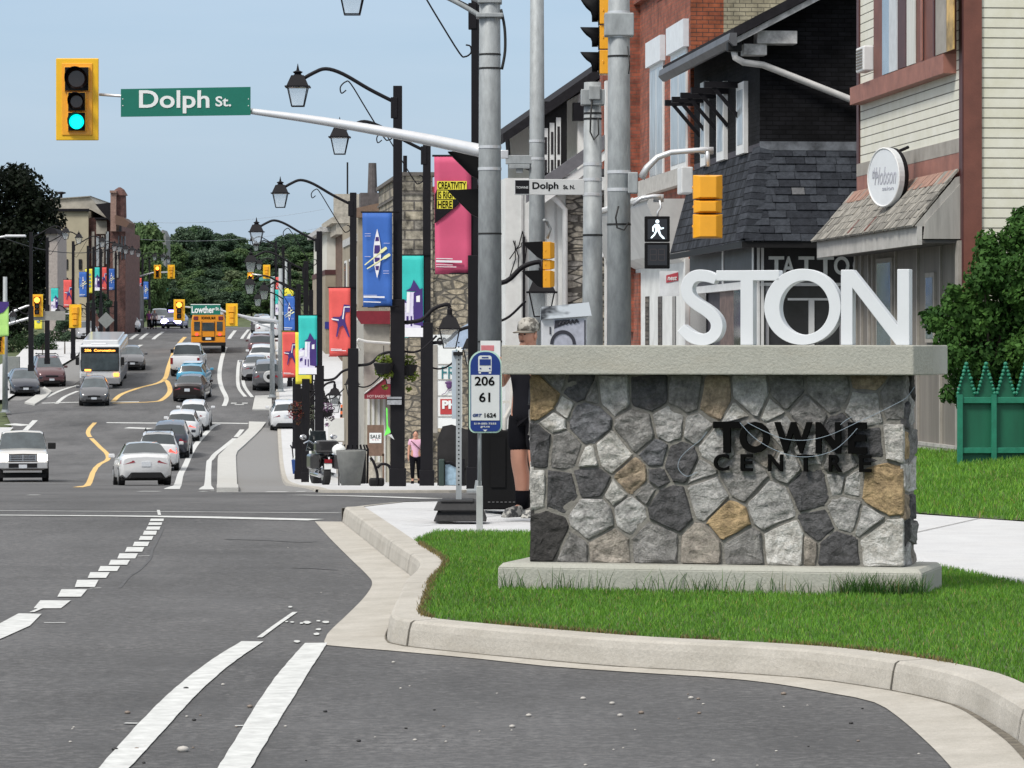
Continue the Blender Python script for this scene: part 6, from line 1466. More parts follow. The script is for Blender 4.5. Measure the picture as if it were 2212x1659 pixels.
q = MB(); q.box(B.front(1633,0)[0], B.front(1638,0)[0], -.14, -.1, -.2, zs1+.15); q.box(B.front(1641,0)[0], B.front(1647,0)[0], -.14, -.1, -.2, zs1+.15); q.build('corner_trim', WFR, t)
za_, zb_ = B.front(1700,618)[1], B.front(1700,611)[1]
q = MB(); q.box(B.front(1640,0)[0], x1, -.13, -.1, za_, zb_); q.build('transom_bar', WFR, t)
q = MB(); q.box(x0+.1, x1, -.06, -.0, -.2, za_); q.build('shop_window', GLD, t)
q = MB(); z_ = B.front(1700,649)[1]; z2_ = B.front(1700,644)[1]; q.box(B.front(1700,0)[0], B.front(1792,0)[0], -.09, -.06, z_, z2_); q.box(B.front(1745,0)[0], B.front(1757,0)[0], -.09, -.06, -.2, z_); q.build('door_frame', WFR, t)
q = MB(); q.box(B.front(1652,0)[0], B.front(1659,0)[0], -.09, -.06, -.2, za_); q.box(B.front(1812,0)[0], B.front(1818,0)[0], -.09, -.06, -.2, za_); q.build('window_mullion', mat('frame_grey', (.3,.3,.32), .5), t)
# street face sign band and windows
y0, y1 = B.side(1622,560,-.02)[0], LB
zz1, zz0 = B.side(1622,532)[1], B.side(1622,608)[1]
q = MB(); q.box(-.08, 0, 0, LB, zz0, zz1+.2); q.build('side_sign_board', mat('board_slate', (.035,.036,.046), .5, var=.5, scale=2.5), t)
q = MB(); q.box(-.10, 0, 0, LB, zz0-.12, zz0); q.box(-.11, 0, -.05, .1, -.2, zz1+.2); yy = B.side(1573,560)[0]; q.box(-.10, 0, yy-.06, yy+.06, zz0, zz1+.2); q.build('sign_frame', WFR, t)
for (c0, c1, m_) in [(1495,1530,GLD),(1560,1590,mat('doorway_brown', (.12,.08,.07), .6, var=.5)),(1590,1628,GLD)]:
    a0, a1 = B.side(c0,680)[0], B.side(c1,680)[0]; q = MB(); q.box(-.04, 0, min(a0,a1), max(a0,a1), 0, zz0-.12); q.build('shop_window', m_, t)

# --- red brick building ------------------------------------------------------------------
t = bld('red_brick_building', 'tall red brick building with white lintels between the poles', 66.0); B = Loc(t); WB, LB, HB = 10, 11.5, 11.5
q = MB(); q.box(0, WB, 0, LB, -.3, HB); o = q.build('wall', [BRED, BORG], t)
for p in o.data.polygons: p.material_index = 1 if abs(p.normal.y) > .5 else 0
xb = B.front(1563,50)[0]; q = MB(); q.box(xb, WB, -.03, 0, 2, HB); q.build('buff_brick_panel', BYEL, t)
for c0, c1, yl in [(1450,1488,(40,100)),(1405,1437,(75,130)),(1350,1364,(95,140)),(1312,1330,(125,170))]:
    a0, a1 = sorted((B.side(c0,200)[0], B.side(c1,200)[0])); a1 = min(a1, LB-.1); a0 = min(a0, a1-.3)
    zt_ = B.side(c1, yl[0])[1]; zl_ = B.side(c1, yl[1])[1]; zs_ = B.side(c1, 362+(1488-c1)*.48)[1]
    q = MB(); q.box(-.10, 0, a0, a1, zl_, zt_); q.build('lintel', mat('lintel_white', (.62,.66,.70), .6, var=.08), t)
    q = MB(); q.box(-.03, 0, a0+.1, a1-.1, zs_, zl_); w_ = q.build('window', WFR, t)
    q = MB(); m_ = (a0+a1)/2; q.box(-.036,-.03, a0+.2, m_-.05, zs_+.12, zl_-.08); q.box(-.036,-.03, m_+.05, a1-.2, zs_+.12, zl_-.08); q.build('pane', GLC, w_)
a0, a1 = sorted((B.side(1490,385)[0], B.side(1395,385)[0])); zz = B.side(1487,362)[1]
q = MB(); q.box(-.16, 0, a0, min(a1, LB), zz-.3, zz); q.build('stone_sill', mat('sill_stone', (.38,.37,.35), .8, var=.2), t)
for c in (1378, 1300):
    y_ = B.side(c, 200)[0]; y_ = min(y_, LB-.4); q = MB(); q.box(-.22, 0, y_-.25, y_+.25, 2.8, HB); q.build('pilaster', BRED, t)
y_ = B.side(1369,300)[0]; q = MB(); q.box(-.26,-.20, y_-.05, y_+.05, 2.8, B.side(1370,55)[1]); q.build('downpipe', WFR, t)
for zc_ in (B.side(1440,40)[1]+.6,): q = MB(); q.box(-.12, 0, 0, LB, zc_, zc_+.12); q.build('string_course', BRED, t)
# inset brick panels near the top
for c0, c1 in ((1420,1450),(1455,1485)):
    a0, a1 = sorted((B.side(c0,40)[0], B.side(c1,40)[0])); zb_ = B.side(c1, 60 if c1 > 1460 else 90)[1]+.9
    q = MB(); q.box(-.015, 0, a0, a1, zb_, zb_+.9); q.build('brick_panel', mat('brick_panel_dark', (.20,.05,.03), .9, var=.2), t)
# shop fascia: slanted white sign box, and shop front
zz1, zz0 = B.side(1485,430)[1], B.side(1485,560)[1]
q = MB(); q.prism([(-.0, zz0-.1), (-.35, zz0+.1), (-.75, zz1-.1), (-.72, zz1), (0, zz1)], 'y', .2, LB-2.5); q.build('fascia_box', mat('fascia_white', (.50,.50,.49), .7, var=.12, scale=2), t)
q = MB(); q.tube([(-.78, .2, zz1+.02), (-.78, LB-2.5, zz1+.02)], .05, 8); q.build('fascia_pipe', WFR, t)
q = MB(); q.box(-.08, 0, .1, LB-3, -.1, zz0); q.build('shop_front', OFFW, t)
for c0, c1 in ((1404,1412),(1432,1440),(1463,1470)):
    a0, a1 = sorted((B.side(c0,680)[0], B.side(c1,680)[0])); q = MB(); q.box(-.095, -.08, a0, a1, 0, B.side(c1,640)[1]); q.build('shop_window', GLD, t)
q = MB(); a0, a1 = sorted((B.side(1393,680)[0], B.side(1366,680)[0])); q.box(-.12, 0, a0, min(a1, LB), -.1, B.side(1390,590)[1]); q.build('brick_pier', BRED, t)
sg = thing('shop_sign', 'small white sign with red lettering beside the S of the monument', 'sign', P(1446, 612, 65.5), 0)
q = MB(); k = 65.5/F; q.box(-21*k, 21*k, 0, .08, -27*k, 27*k); q.build('panel', mat('panel_white', (.62,.64,.66), .6, var=.2, scale=3), sg)
q = MB(); q.prism([(-7*k,1*k),(19*k,6*k),(19*k,24*k),(-7*k,17*k)], 'y', -.01, 0); q.build('red_patch', mat('print_red', (.42,.05,.07), .6), sg); txt('lettering', 'nest', SWHT, sg, 6*k, -.01, 11*k, w_=20*k, h=9*k, ext=.008, bold=.02, shear=.2)

# --- white gabled building --------------------------------------------------------------
t = bld('white_gabled_building', 'white rendered building with a dark overhanging roof behind the slim poles', 83.0); B = Loc(t); WB, LB = 9, 16
xe, ze_ = B.front(1094, 296, -1.0)
xe2, z2 = B.front(1265, 180, -1.0); sl = (z2-ze_)/(xe2-xe)
x0w = 0.0
yy0 = B.front(1165,300)[0]
q = MB(); q.prism([(0,-.3),(WB,-.3),(WB, ze_+sl*(WB-xe)*.5),(WB*.55, ze_+sl*(WB*.55-xe)-.15),(0, ze_+sl*(0-xe)-.15)], 'y', 0, LB); q.build('wall', mat('render_white', (.72,.72,.70), .7, var=.1), t)
q = MB(); q.prism([(xe, ze_-.1),(WB*.55, ze_+sl*(WB*.55-xe)-.1),(WB*.55, ze_+sl*(WB*.55-xe)+.22),(xe, ze_+.12)], 'y', -.25, LB+.5); q.build('roof', ROOFD, t)
q = MB(); q.tube([(xe+.02,-1.0,ze_-.05),(xe+.05,-1.0,ze_-.45),(xe+.25,-1.0,ze_-.6),(0,-.8,ze_-1.1),(0,-.1,ze_-1.2)], .05, 6); q.build('gutter_pipe', BLKM, t)
a0, b0 = B.front(1163, 400), B.front(1224, 268)
q = MB(); q.box(a0[0], b0[0], -.06, 0, a0[1]-.6, b0[1]+.5); q.build('dark_surround', TRIM, t)
for i in range(3):
    w_ = (b0[0]-a0[0]-.2)/3; x_ = a0[0]+.1+i*w_; q = MB(); q.box(x_, x_+w_-.04, -.09, -.06, a0[1]-.4, b0[1]-.1+.12*i); wn = q.build('window', WFR, t); q = MB(); q.box(x_+.08, x_+w_-.12, -.10, -.09, (a0[1]+b0[1])/2, b0[1]-.3+.12*i); q.box(x_+.08, x_+w_-.12, -.10, -.09, a0[1]-.3, (a0[1]+b0[1])/2-.12); q.build('pane', GLD, wn)
a0 = B.front(1236,228); q = MB(); q.box(a0[0], a0[0]+.6, -.3, 0, a0[1]-.35, a0[1]+.05); q.build('wall_lamp_box', BLKM, t)
# lean-to in front: lower roof edge, white fascia and stone wall
t2 = bld('stone_lean_to', 'low white and stacked stone extension with a sloping roof edge below the white gable', 76.0); B2 = Loc(t2)
l0, l1 = B2.front(1138,408,-.5), B2.front(1268,318,-.5)
q = MB(); q.prism([(l0[0], l0[1]-.28), (l1[0]+3, l1[1]-.28+(l1[1]-l0[1])/(l1[0]-l0[0])*3), (l1[0]+3, l1[1]+.0+(l1[1]-l0[1])/(l1[0]-l0[0])*3), (l0[0], l0[1])], 'y', -.5, -.3); q.build('verge_board', mat('verge_grey', (.12,.12,.135), .7, var=.2), t2)
q = MB(); q.prism([(l0[0]+.15, l0[1]-.44), (l1[0]+3, l1[1]-.46+(l1[1]-l0[1])/(l1[0]-l0[0])*3), (l1[0]+3, l1[1]-.28+(l1[1]-l0[1])/(l1[0]-l0[0])*3), (l0[0]+.1, l0[1]-.28)], 'y', -.46, -.3); q.build('verge_trim', WFR, t2)
zz = B2.front(1200,385)[1]
q = MB(); q.box(B2.front(1092,0)[0], 8, 0, 5, -.4, zz); q.build('wall', OFFW, t2)
q = MB(); q.prism([(l0[0]+.3, zz), (8, zz), (8, zz+2.6), (l1[0]+.5, l1[1]-.4)], 'y', -.05, 4); q.build('gable_siding', brick_mat('siding_grey', (.20,.20,.21), (.20,.20,.21), (.08,.08,.09), 300, .13, 'xz', .008, .7, vary=.2), t2)
q = MB(); q.box(B2.front(1150,0)[0], 8, -.35, -.1, B2.front(1200,412)[1], B2.front(1200,384)[1]); q.build('white_fascia', WFR, t2, bevel=.01)
q = MB(); q.box(B2.front(1222,0)[0], 8, -.08, 0, -.4, B2.front(1200,420)[1]); q.build('stacked_stone', rubble_mat('stone_stacked', (.30,.27,.22), (.21,.20,.19), (.06,.055,.05), 2.3, 9), t2)
q = MB(); q.tube([(B2.front(1190,0)[0], -.3, B2.front(0,420)[1]), (B2.front(1218,0)[0], -.2, B2.front(0,448)[1]), (B2.front(1219,0)[0], -.15, 0)], .06, 8); q.build('downpipe', WFR, t2, smooth=True)
for c in (1128, 1146, 1176, 1200): q = MB(); x_ = B2.front(c,0)[0]; q.box(x_-.02, x_+.02, -.03, 0, 0, zz-.1); q.build('wall_batten', mat('batten_grey', (.42,.42,.42), .8), t2)
q = MB(); x_ = B2.front(1131,0)[0]; q.box(x_-.025, x_+.025, -.08, -.03, 0, zz-1.2); q.build('conduit', BLKM, t2)
q = MB()
for (a_, b_) in [((1100,560),(1128,500)),((1100,600),(1112,520)),((1128,500),(1132,575)),((1108,520),(1118,590)),((1112,540),(1125,525))]:
    xa, za = B2.front(*a_); xb_, zb_ = B2.front(*b_); q.tube([(xa,-.06,za),((xa+xb_)/2+.06,-.1,(za+zb_)/2),(xb_,-.06,zb_)], .012, 5)
q.build('service_cable', BLKM, t2)
for c, y0_, y1_ in ((1297, 690, 600),(1262,560,420)): pass
# white strip building behind P3/P4: pale boards visible between the poles
q = MB(); x_ = B2.front(1300,0)[0]; q.box(x_, x_+.5, -.7, -.4, 0, B2.front(0,170)[1]); q.build('white_corner_board', OFFW, t2)
q = MB(); q.box(x_-.1, x_+.5, -.9, -.7, B2.front(0,555)[1], B2.front(0,455)[1]); q.build('white_meter_box', WFR, t2, bevel=.02)

# --- stone building with ashlar gable ------------------------------------------------------
t = bld('rubble_stone_building', 'tan rubble stone building behind the magenta banner', 122.0); B = Loc(t)
RS = rubble_mat('stone_rubble', (.34,.29,.21), (.24,.21,.165), (.11,.10,.085), 2.0, 4.4); AS = brick_mat('stone_ashlar', (.30,.265,.20), (.19,.175,.15), (.10,.09,.08), .62, .32, 'wall', .03, .95, vary=.9, bump=1.0)
xl = B.front(934,0)[0]; xa = B.front(868,0)[0]
q = MB(); q.box(xl-.0, 9, .05, 12, -.5, B.front(940,418)[1]); q.build('wall', RS, t)
q = MB(); q.box(xa, xl+.0, -.12, 12, B.front(900,590)[1], B.front(900,376)[1]); q.build('ashlar_wall', AS, t)
q = MB(); q.box(xa, xl+.02, -.05, 12, -.5, B.front(900,590)[1]); q.build('lower_rubble_wall', RS, t)
q = MB(); z_ = B.front(0,376)[1]; q.box(xa-.1, xl+.1, -.2, 12, z_, z_+.12); q.box(xa-.05, xl+.05, -.16, 12, z_-.62, z_-.55); q.build('coping', mat('coping_dark', (.11,.10,.09), .9, var=.3), t)
q = MB(); z_ = B.front(0,418)[1]; q.box(xl+.0, 9, -.15, 12, z_, z_+.28); q.build('roof', mat('roof_red', (.22,.03,.03), .8), t)
q = MB(); q.ball((B.front(1010,0)[0], -.2, B.front(0,572)[1]), (.22,.2,.2)); q.ball((B.front(1003,0)[0], -.3, B.front(0,574)[1]), (.12,.2,.14)); q.build('flood_light', WFR, t, smooth=True)
t3 = thing('shop_name_board', 'white board with the black letters GR beside the low lantern', 'sign', P(957, 737, 121)); k = 121/F
q = MB(); q.box(-25*k, 25*k, 0, .1, -13*k, 14*k); q.build('panel', SWHT, t3); txt('lettering', 'GR', BLK, t3, -2*k, -.0, 0, w_=23*k, h=16*k, ext=.02, bold=.03)
t3 = thing('blue_awning', 'pale blue curved awning beside the thick galvanised pole', 'awning', P(980, 730, 118)); k = 118/F
q = MB(); q.prism([(x*k, -z*k) for x, z in [(-34,33),(-10,8),(8,-18),(42,-38),(42,20),(10,28)]], 'y', 0, 1.2); q.build('cloth', mat('awning_blue', (.34,.42,.55), .8, var=.12), t3)
t3 = thing('shop_sign_column', 'white column of shop signs reading FR and PH with a thistle picture', 'sign', P(968, 905, 112)); k = 112/F
q = MB(); q.box(-23*k, 30*k, .02, .3, -20*k, 155*k); q.build('column_panel', SWHT, t3)
q = MB(); q.box(-34*k, -23*k, 0, .3, -30*k, 160*k); q.build('column_frame', TAUPE2, t3); q = MB(); q.box(-40*k,-34*k, -.02, .3, -30*k, 160*k); q.build('column_edge', WHP, t3)
TEAL = mat('print_teal', (.02,.16,.18), .6); txt('lettering', 'FR', TEAL, t3, 1*k, .015, 100*k, w_=30*k, h=26*k, ext=.02)
txt('lettering', 'I', TEAL, t3, 18*k, .015, 143*k, w_=3*k, h=14*k, ext=.02)
q = MB(); q.box(-17*k, 24*k, .0, .02, 10*k, 43*k); q.build('red_panel', mat('panel_red', (.42,.04,.04), .6), t3); txt('lettering', 'PH', SWHT, t3, 3*k, -.0, 31*k, w_=32*k, h=18*k, ext=.02, bold=.05)
q = MB(); q.ball((2*k,-.02,72*k), (6*k,.04,7*k)); q.ball((2*k,-.03,78*k), (9*k,.04,4*k)); q.tube([(1*k,-.02,66*k),(-6*k,-.02,56*k),(-14*k,-.02,52*k)], .7*k, 5); q.tube([(0,-.02,60*k),(12*k,-.02,64*k)], .6*k, 5); q.build('thistle', mat('print_thistle', (.10,.04,.14), .6), t3)
for zz in (118, 85, 50, 5): q = MB(); q.box(-22*k, 29*k, .0, .02, (zz-.8)*k, (zz+.8)*k); q.build('panel_joint', TAUPE2, t3)
# --- further facades ---------------------------------------------------------------------
def far_block(name, label, d0, L_, px0, ytop, m, px1=None, zb=-.5, extra=None):
    t = bld(name, label, d0); B = Loc(t); x0 = B.front(px0, 0)[0]; z_ = B.front(px0, ytop)[1]
    q = MB(); q.box(x0, x0+9, 0, L_, zb, z_); q.build('wall', m, t); return t, B, x0, z_
TAN = mat('render_tan', (.29,.25,.19), .85, var=.2, scale=1.5); BKB = brick_mat('brick_brown', (.16,.09,.06), (.12,.075,.055), (.12,.10,.08), .22, .075, 'wall', .008, .9); CRM = mat('render_cream', (.60,.59,.53), .8, var=.1, scale=1.5)
t, B, x0, z_ = far_block('brown_parapet_building', 'brown building with a curved parapet and chimneys behind the blue banner', 146, 12, 775, 470, TAN)
q = MB(); q.prism([(x0-.2, z_), (x0+3.2, z_), (x0+3.2, z_+.55), (x0+1.6, z_+.75), (x0-.2, z_+.35)], 'y', -.2, .3); q.build('parapet', mat('parapet_brown', (.18,.12,.085), .85, var=.25), t)
q = MB(); q.box(x0+.1, x0+1.3, .5, 1.5, z_+.3, z_+1.0); q.cyl((x0+.6,1,z_+1.0),(x0+.6,1,z_+2.2), .2, .16, 10); q.build('chimney', mat('chimney_dark', (.10,.09,.09), .9, var=.3), t)
q = MB(); q.cyl((x0+1.9,1,z_+.2),(x0+1.9,1,z_+2.5), .08, n=8); q.cyl((x0+1.75,1,z_+1.6),(x0+1.65,1,z_+3.0), .04, n=6); q.build('vent_pipe', BLKM, t)
q = MB(); q.box(x0-.05, x0, 1, 11, z_-.9, z_-.6); q.build('cornice', WHP, t)
for i in range(3): 
    for zz in (z_-3.4, z_-6.5): q = MB(); q.box(x0-.05, x0, 1.2+3.5*i, 2.6+3.5*i, zz, zz+1.9); wn = q.build('window', WFR, t); q = MB(); q.box(x0-.06, x0-.05, 1.35+3.5*i, 2.45+3.5*i, zz+.12, zz+1.8); q.build('pane', GLD, wn)
for i in range(2): q = MB(); xx = x0+.35+i*1.5; q.box(xx, xx+.7, -.03, 0, z_-3.6, z_-1.4); q.build('window', GLD, t)
t, B, x0, z_ = far_block('ornate_brick_building', 'brick building with a pale bracketed cornice left of the blue banner', 254, 14, 738, 470, BKB)
q = MB(); q.box(x0-.7, x0+6, -.6, 14, z_-.4, z_); q.box(x0-.4, x0+6, -.4, 14, z_-1.15, z_-.4); q.box(x0-.5,x0+1.6,-.55,1.2,z_,z_+1.6); q.build('cornice', mat('cornice_stone', (.36,.33,.28), .85, var=.35, scale=3), t)
q = MB(); q.cyl((x0+.4,0,z_+1.6),(x0+.4,0,z_+3.8),.06,n=6); q.build('flag_staff', TRIM, t)
for i in range(3):
    q = MB(); q.box(x0+.2+i*1.2, x0+.9+i*1.2, -.06, 0, z_-4.8, z_-2.6); q.build('window', GLD, t)
    q = MB(); q.box(x0+.95+i*1.2, x0+1.25+i*1.2, -.1, 0, z_-8.5, z_-.9); q.build('pilaster', TAUPE2, t)
t, B, x0, z_ = far_block('cream_topped_building', 'building with a cream upper wall above tan render, left of the far lamp poles', 262, 20, 706, 492, CRM)
q = MB(); q.box(x0-.5, x0+6, -.5, 20, z_-.3, z_+.05); q.build('eave', WHP, t); q = MB(); z5 = B.front(0,592)[1]; q.box(x0-.1, x0+4, -.1, 20, -.5, z5); q.build('lower_wall', TAN, t); q = MB(); q.box(x0-.14, x0+4, -.14, 20, z5, z5+.35); q.build('band', BRN2, t)
q = MB(); z6 = B.front(0,710)[1]; q.box(x0-.15, x0+1.4, -.16, -.1, z6, z6+.5); q.build('blue_band', mat('band_blue', (.02,.03,.22), .6), t)
# shops with maroon awnings
MARO = mat('awning_maroon', (.20,.015,.03), .75, var=.15)
t = bld('white_pilaster_shop', 'grey shop pier with a maroon capital below the blue canoe banner', 128); B = Loc(t)
x0, x1 = B.front(786,0)[0], B.front(846,0)[0]; z_ = B.front(0,690)[1]
q = MB(); q.box(x0, x1+3, 0, 6, -.5, z_); q.build('wall', mat('render_grey', (.37,.355,.32), .8, var=.15), t)
q = MB(); q.prism([(x0-.35, z_+.25), (x0-.1, z_-.15), (x1+1, z_-.15), (x1+1, z_+.3), (x0-.35, z_+.3)], 'y', -.25, 0); q.build('capital', MARO, t)
q = MB(); q.tube([(x1,-.3,B.front(0,742)[1]),(x0+.1,-.3,B.front(0,738)[1]),(x0-.2,-.3,B.front(0,733)[1]),(x0-.35,-.3,B.front(0,745)[1])], .05, 6); q.lathe([(.02,.1),(.1,0),(.25,-.25)], (x0-.35,-.3,B.front(0,742)[1]), 10); q.build('gooseneck_lamp', WFR, t)
zg_ = B.front(0,850)[1]
q = MB(); q.box(B.front(792,0)[0], x1+1, -.05, 0, 0, zg_); q.build('shop_window', mat('shop_blinds', (.48,.47,.40), .7, var=.25, scale=1, stretch=(14,1,.1)), t)
for c in (796, 806, 818, 830): q = MB(); x_ = B.front(c,0)[0]; q.box(x_-.04, x_+.04, -.09, -.05, 0, zg_); q.build('window_mullion', WFR, t)
for i, (xa_, ya_, xb_, yb_, d_) in enumerate([(788,812,832,850,127.0),(790,750,818,775,134.0)]):
    k = d_/F; aw = thing('maroon_awning', ['larger maroon shop awning in front of the blinds', 'smaller maroon awning above and behind the larger one'][i], 'awning', P(xa_, yb_, d_))
    Wd = (xb_-xa_+(20 if i == 0 else 4))*k; Ht = (yb_-ya_)*k
    q = MB(); q.prism([(0,0),(Wd,0),(Wd,Ht+.35),(Wd*.75,Ht)], 'y', -.4, .6); q.build('cloth', MARO, aw)
    if i == 0:
        q = MB(); q.box(0, Wd, -.42, -.4, -.18, .0); q.build('valance', MARO, aw); txt('lettering', 'HOT BAKED PIES', mat('print_pink2', (.6,.4,.4)), aw, Wd/2, -.42, -.09, w_=Wd*.8, h=.09, ext=.01, bold=.02)
        q = MB(); q.tube([(0,-.42,.0),(Wd*.75,-.42,Ht)], .03, 5); q.build('frame', WHP, aw)
t = bld('timber_bay_shop', 'narrow shop front with rust coloured shutters left of the grey pier', 140); B = Loc(t)
x0 = B.front(768,0)[0]; q = MB(); q.box(x0, x0+2, 0, 8, -.5, B.front(0,664)[1]); q.build('wall', TAN, t)
for (c0, c1, ya_, yb_, m_, nm) in [(768,773,670,760,WFR,'frame_post'),(774,786,672,700,GLD,'window'),(772,784,705,742,mat('shutter_rust', (.34,.10,.04), .7),'shutter'),(774,782,745,800,mat('poster_red', (.45,.04,.07), .6, var=.5),'poster'),(783,787,720,880,WFR,'frame_post'),(776,782,800,880,mat('door_maroon', (.14,.03,.03), .6),'door')]:
    a0, a1 = B.front(c0,0)[0], B.front(c1,0)[0]; q = MB(); q.box(a0, a1, -.06, 0, B.front(0,yb_)[1], B.front(0,ya_)[1]); q.build(nm, m_, t)
# --- left side of the street, far -----------------------------------------------------------
d = 318.0; k = d/F
t = thing('beige_block', 'large beige flat roofed building on the left above the banners', 'building', (gx(150, d), d, gz(d)-1), 0); X_ = lambda px: (px-150)*k; Z_ = lambda py: zf(py, d)-gz(d)+1
BEI = mat('render_beige', (.41,.37,.27), .85, var=.12, scale=.6); BG2 = mat('render_greige', (.33,.31,.27), .85, var=.25, scale=1.2)
q = MB(); q.box(X_(95), X_(191), 0, 20, -2, Z_(455)); q.build('wall', BEI, t)
q = MB(); q.box(X_(91), X_(193), -.3, 0, Z_(457), Z_(451)); q.build('cornice', BLKM, t)
q = MB(); q.prism([(X_(95), Z_(451)), (X_(190), Z_(451)), (X_(240), Z_(478)), (X_(188), Z_(423)), (X_(95), Z_(430))], 'y', 2, 20); q.build('upper_wall', BG2, t)
q = MB(); q.prism([(X_(93), Z_(430)), (X_(188), Z_(423)), (X_(190), Z_(421)), (X_(93), Z_(428))], 'y', 1.8, 20); q.build('parapet_cap', mat('parapet_grey', (.24,.23,.21)), t)
BKD = brick_mat('brick_dark', (.13,.05,.04), (.10,.042,.036), (.14,.11,.10), .25, .09, 'wall', .01, .9)
q = MB(); q.box(X_(191), X_(240), .5, 20, -2, Z_(470)); q.build('brick_wing', BKD, t)
for c0, c1, y0_, y1_, m_ in [(207,230,476,505,BG2),(197,203,500,575,TAUPE2),(207,213,510,575,GLC),(218,224,508,575,TAUPE2),(228,234,500,570,GLC),(110,118,560,640,TAUPE2),(160,188,560,580,BEI)]:
    q = MB(); q.box(X_(c0), X_(c1), .3, .5, Z_(y1_), Z_(y0_)); q.build('wall_panel', m_, t)
q = MB(); q.box(X_(205), X_(236), -.2, .5, Z_(474), Z_(470)); q.build('brick_wing_cornice', BLKM, t)
for c in (140, 170):
    for zz in (560, 600): q = MB(); q.box(X_(c), X_(c+7), -.08, 0, Z_(zz+22), Z_(zz)); q.build('window', GLD, t)
q = MB(); q.cyl((X_(123),3,Z_(430)),(X_(123),3,Z_(415)), .12, n=6); q.lathe([(.1,0),(.42,.1),(.38,.2),(.1,.25)], (X_(123),3,Z_(417)), 14); q.build('roof_ventilator', BLKM, t)
t = thing('brick_corner_tower', 'dark brick corner house with chimney and turret left of the hill trees', 'building', (gx(255, 312), 312, gz(312)-1), 0); d = 312; k = d/F; X_ = lambda px: (px-255)*k; Z_ = lambda py: zf(py, d)-gz(d)+1
q = MB(); q.box(X_(238), X_(271), 0, 12, -2, Z_(500)); q.build('wall', BKD, t)
q = MB(); q.prism([(X_(203), Z_(440)), (X_(241), Z_(436)), (X_(241), Z_(500)), (X_(236), Z_(480))], 'y', 1, 8); q.build('slate_roof', ROOFD, t)
q = MB(); q.box(X_(240), X_(252), -.5, 2, Z_(500), Z_(415)); q.box(X_(239), X_(253), -.7, 2.2, Z_(417), Z_(412)); q.build('chimney', mat('chimney_pale', (.26,.17,.14), .9, var=.3), t)
q = MB(); q.cyl((X_(257),.5,Z_(470)),(X_(257),.5,Z_(420)), .6, .55, 12); q.lathe([(.7,0),(.4,.5),(.1,.7)], (X_(257),.5,Z_(422)), 12); q.build('turret', BKD, t)
q = MB(); q.prism([(X_(252), Z_(465)), (X_(268), Z_(470)), (X_(283), Z_(482)), (X_(275), Z_(492)), (X_(252), Z_(485))], 'y', -1, 4); q.build('overhanging_eave', mat('eave_brown', (.12,.07,.05), .8), t)
for c in (255, 262, 268): q = MB(); q.box(X_(c), X_(c+3), -.08, 0, Z_(560), Z_(510)); q.build('window', GLD, t)
for c in (244, 252): q = MB(); q.box(X_(c), X_(c+4), -.08, 0, Z_(600), Z_(540)); q.build('pilaster', TAUPE2, t)
t = thing('low_white_shop', 'low pale building with dark windows below the banners near the crest', 'building', (gx(262, 338), 338, gz(338)), 0); k = 338/F
q = MB(); q.box(-38*k, 25*k, 0, 10, -1, 95*k); q.build('wall', mat('render_dim', (.13,.12,.12), .85, var=.5, scale=.8), t)
for x_ in (-25, -5, 12): q = MB(); q.box(x_*k, (x_+9)*k, -.08, 0, 10*k, 60*k); q.build('window', GLC if x_ < 0 else GLD, t)
t = thing('pale_house', 'small pale house showing between the dark tree and the beige building', 'house', (gx(112, 290), 290, gz(290)), 0); k = 290/F
q = MB(); q.box(-12*k, 12*k, 0, 6, 0, zf(505,290)-gz(290)); q.build('wall', mat('render_pinkish', (.34,.30,.28), .8, var=.2), t)
zz = zf(505,290)-gz(290); q = MB(); q.prism([(-15*k,zz),(16*k,zz),(9*k,zz+10*k),(-3*k,zz+14*k)], 'y', -.4, 6.4); q.build('roof', ROOFD, t)
t = thing('pale_gable_house', 'tiny house gable poking out of the hill trees on the left', 'house', (gx(347, 445), 445, 7), 0); k = 445/F
q = MB(); q.prism([(-11*k,-3),(11*k,-3),(11*k,zf(510,445)-7),(4*k,zf(496,445)-7),(-11*k,zf(512,445)-7)], 'y', 0, 6); q.build('wall', mat('house_grey', (.2,.2,.2), .8), t); q = MB(); q.box(-9*k,-3*k,-.05,0,zf(520,445)-7,zf(507,445)-7); q.build('window', WFR, t)
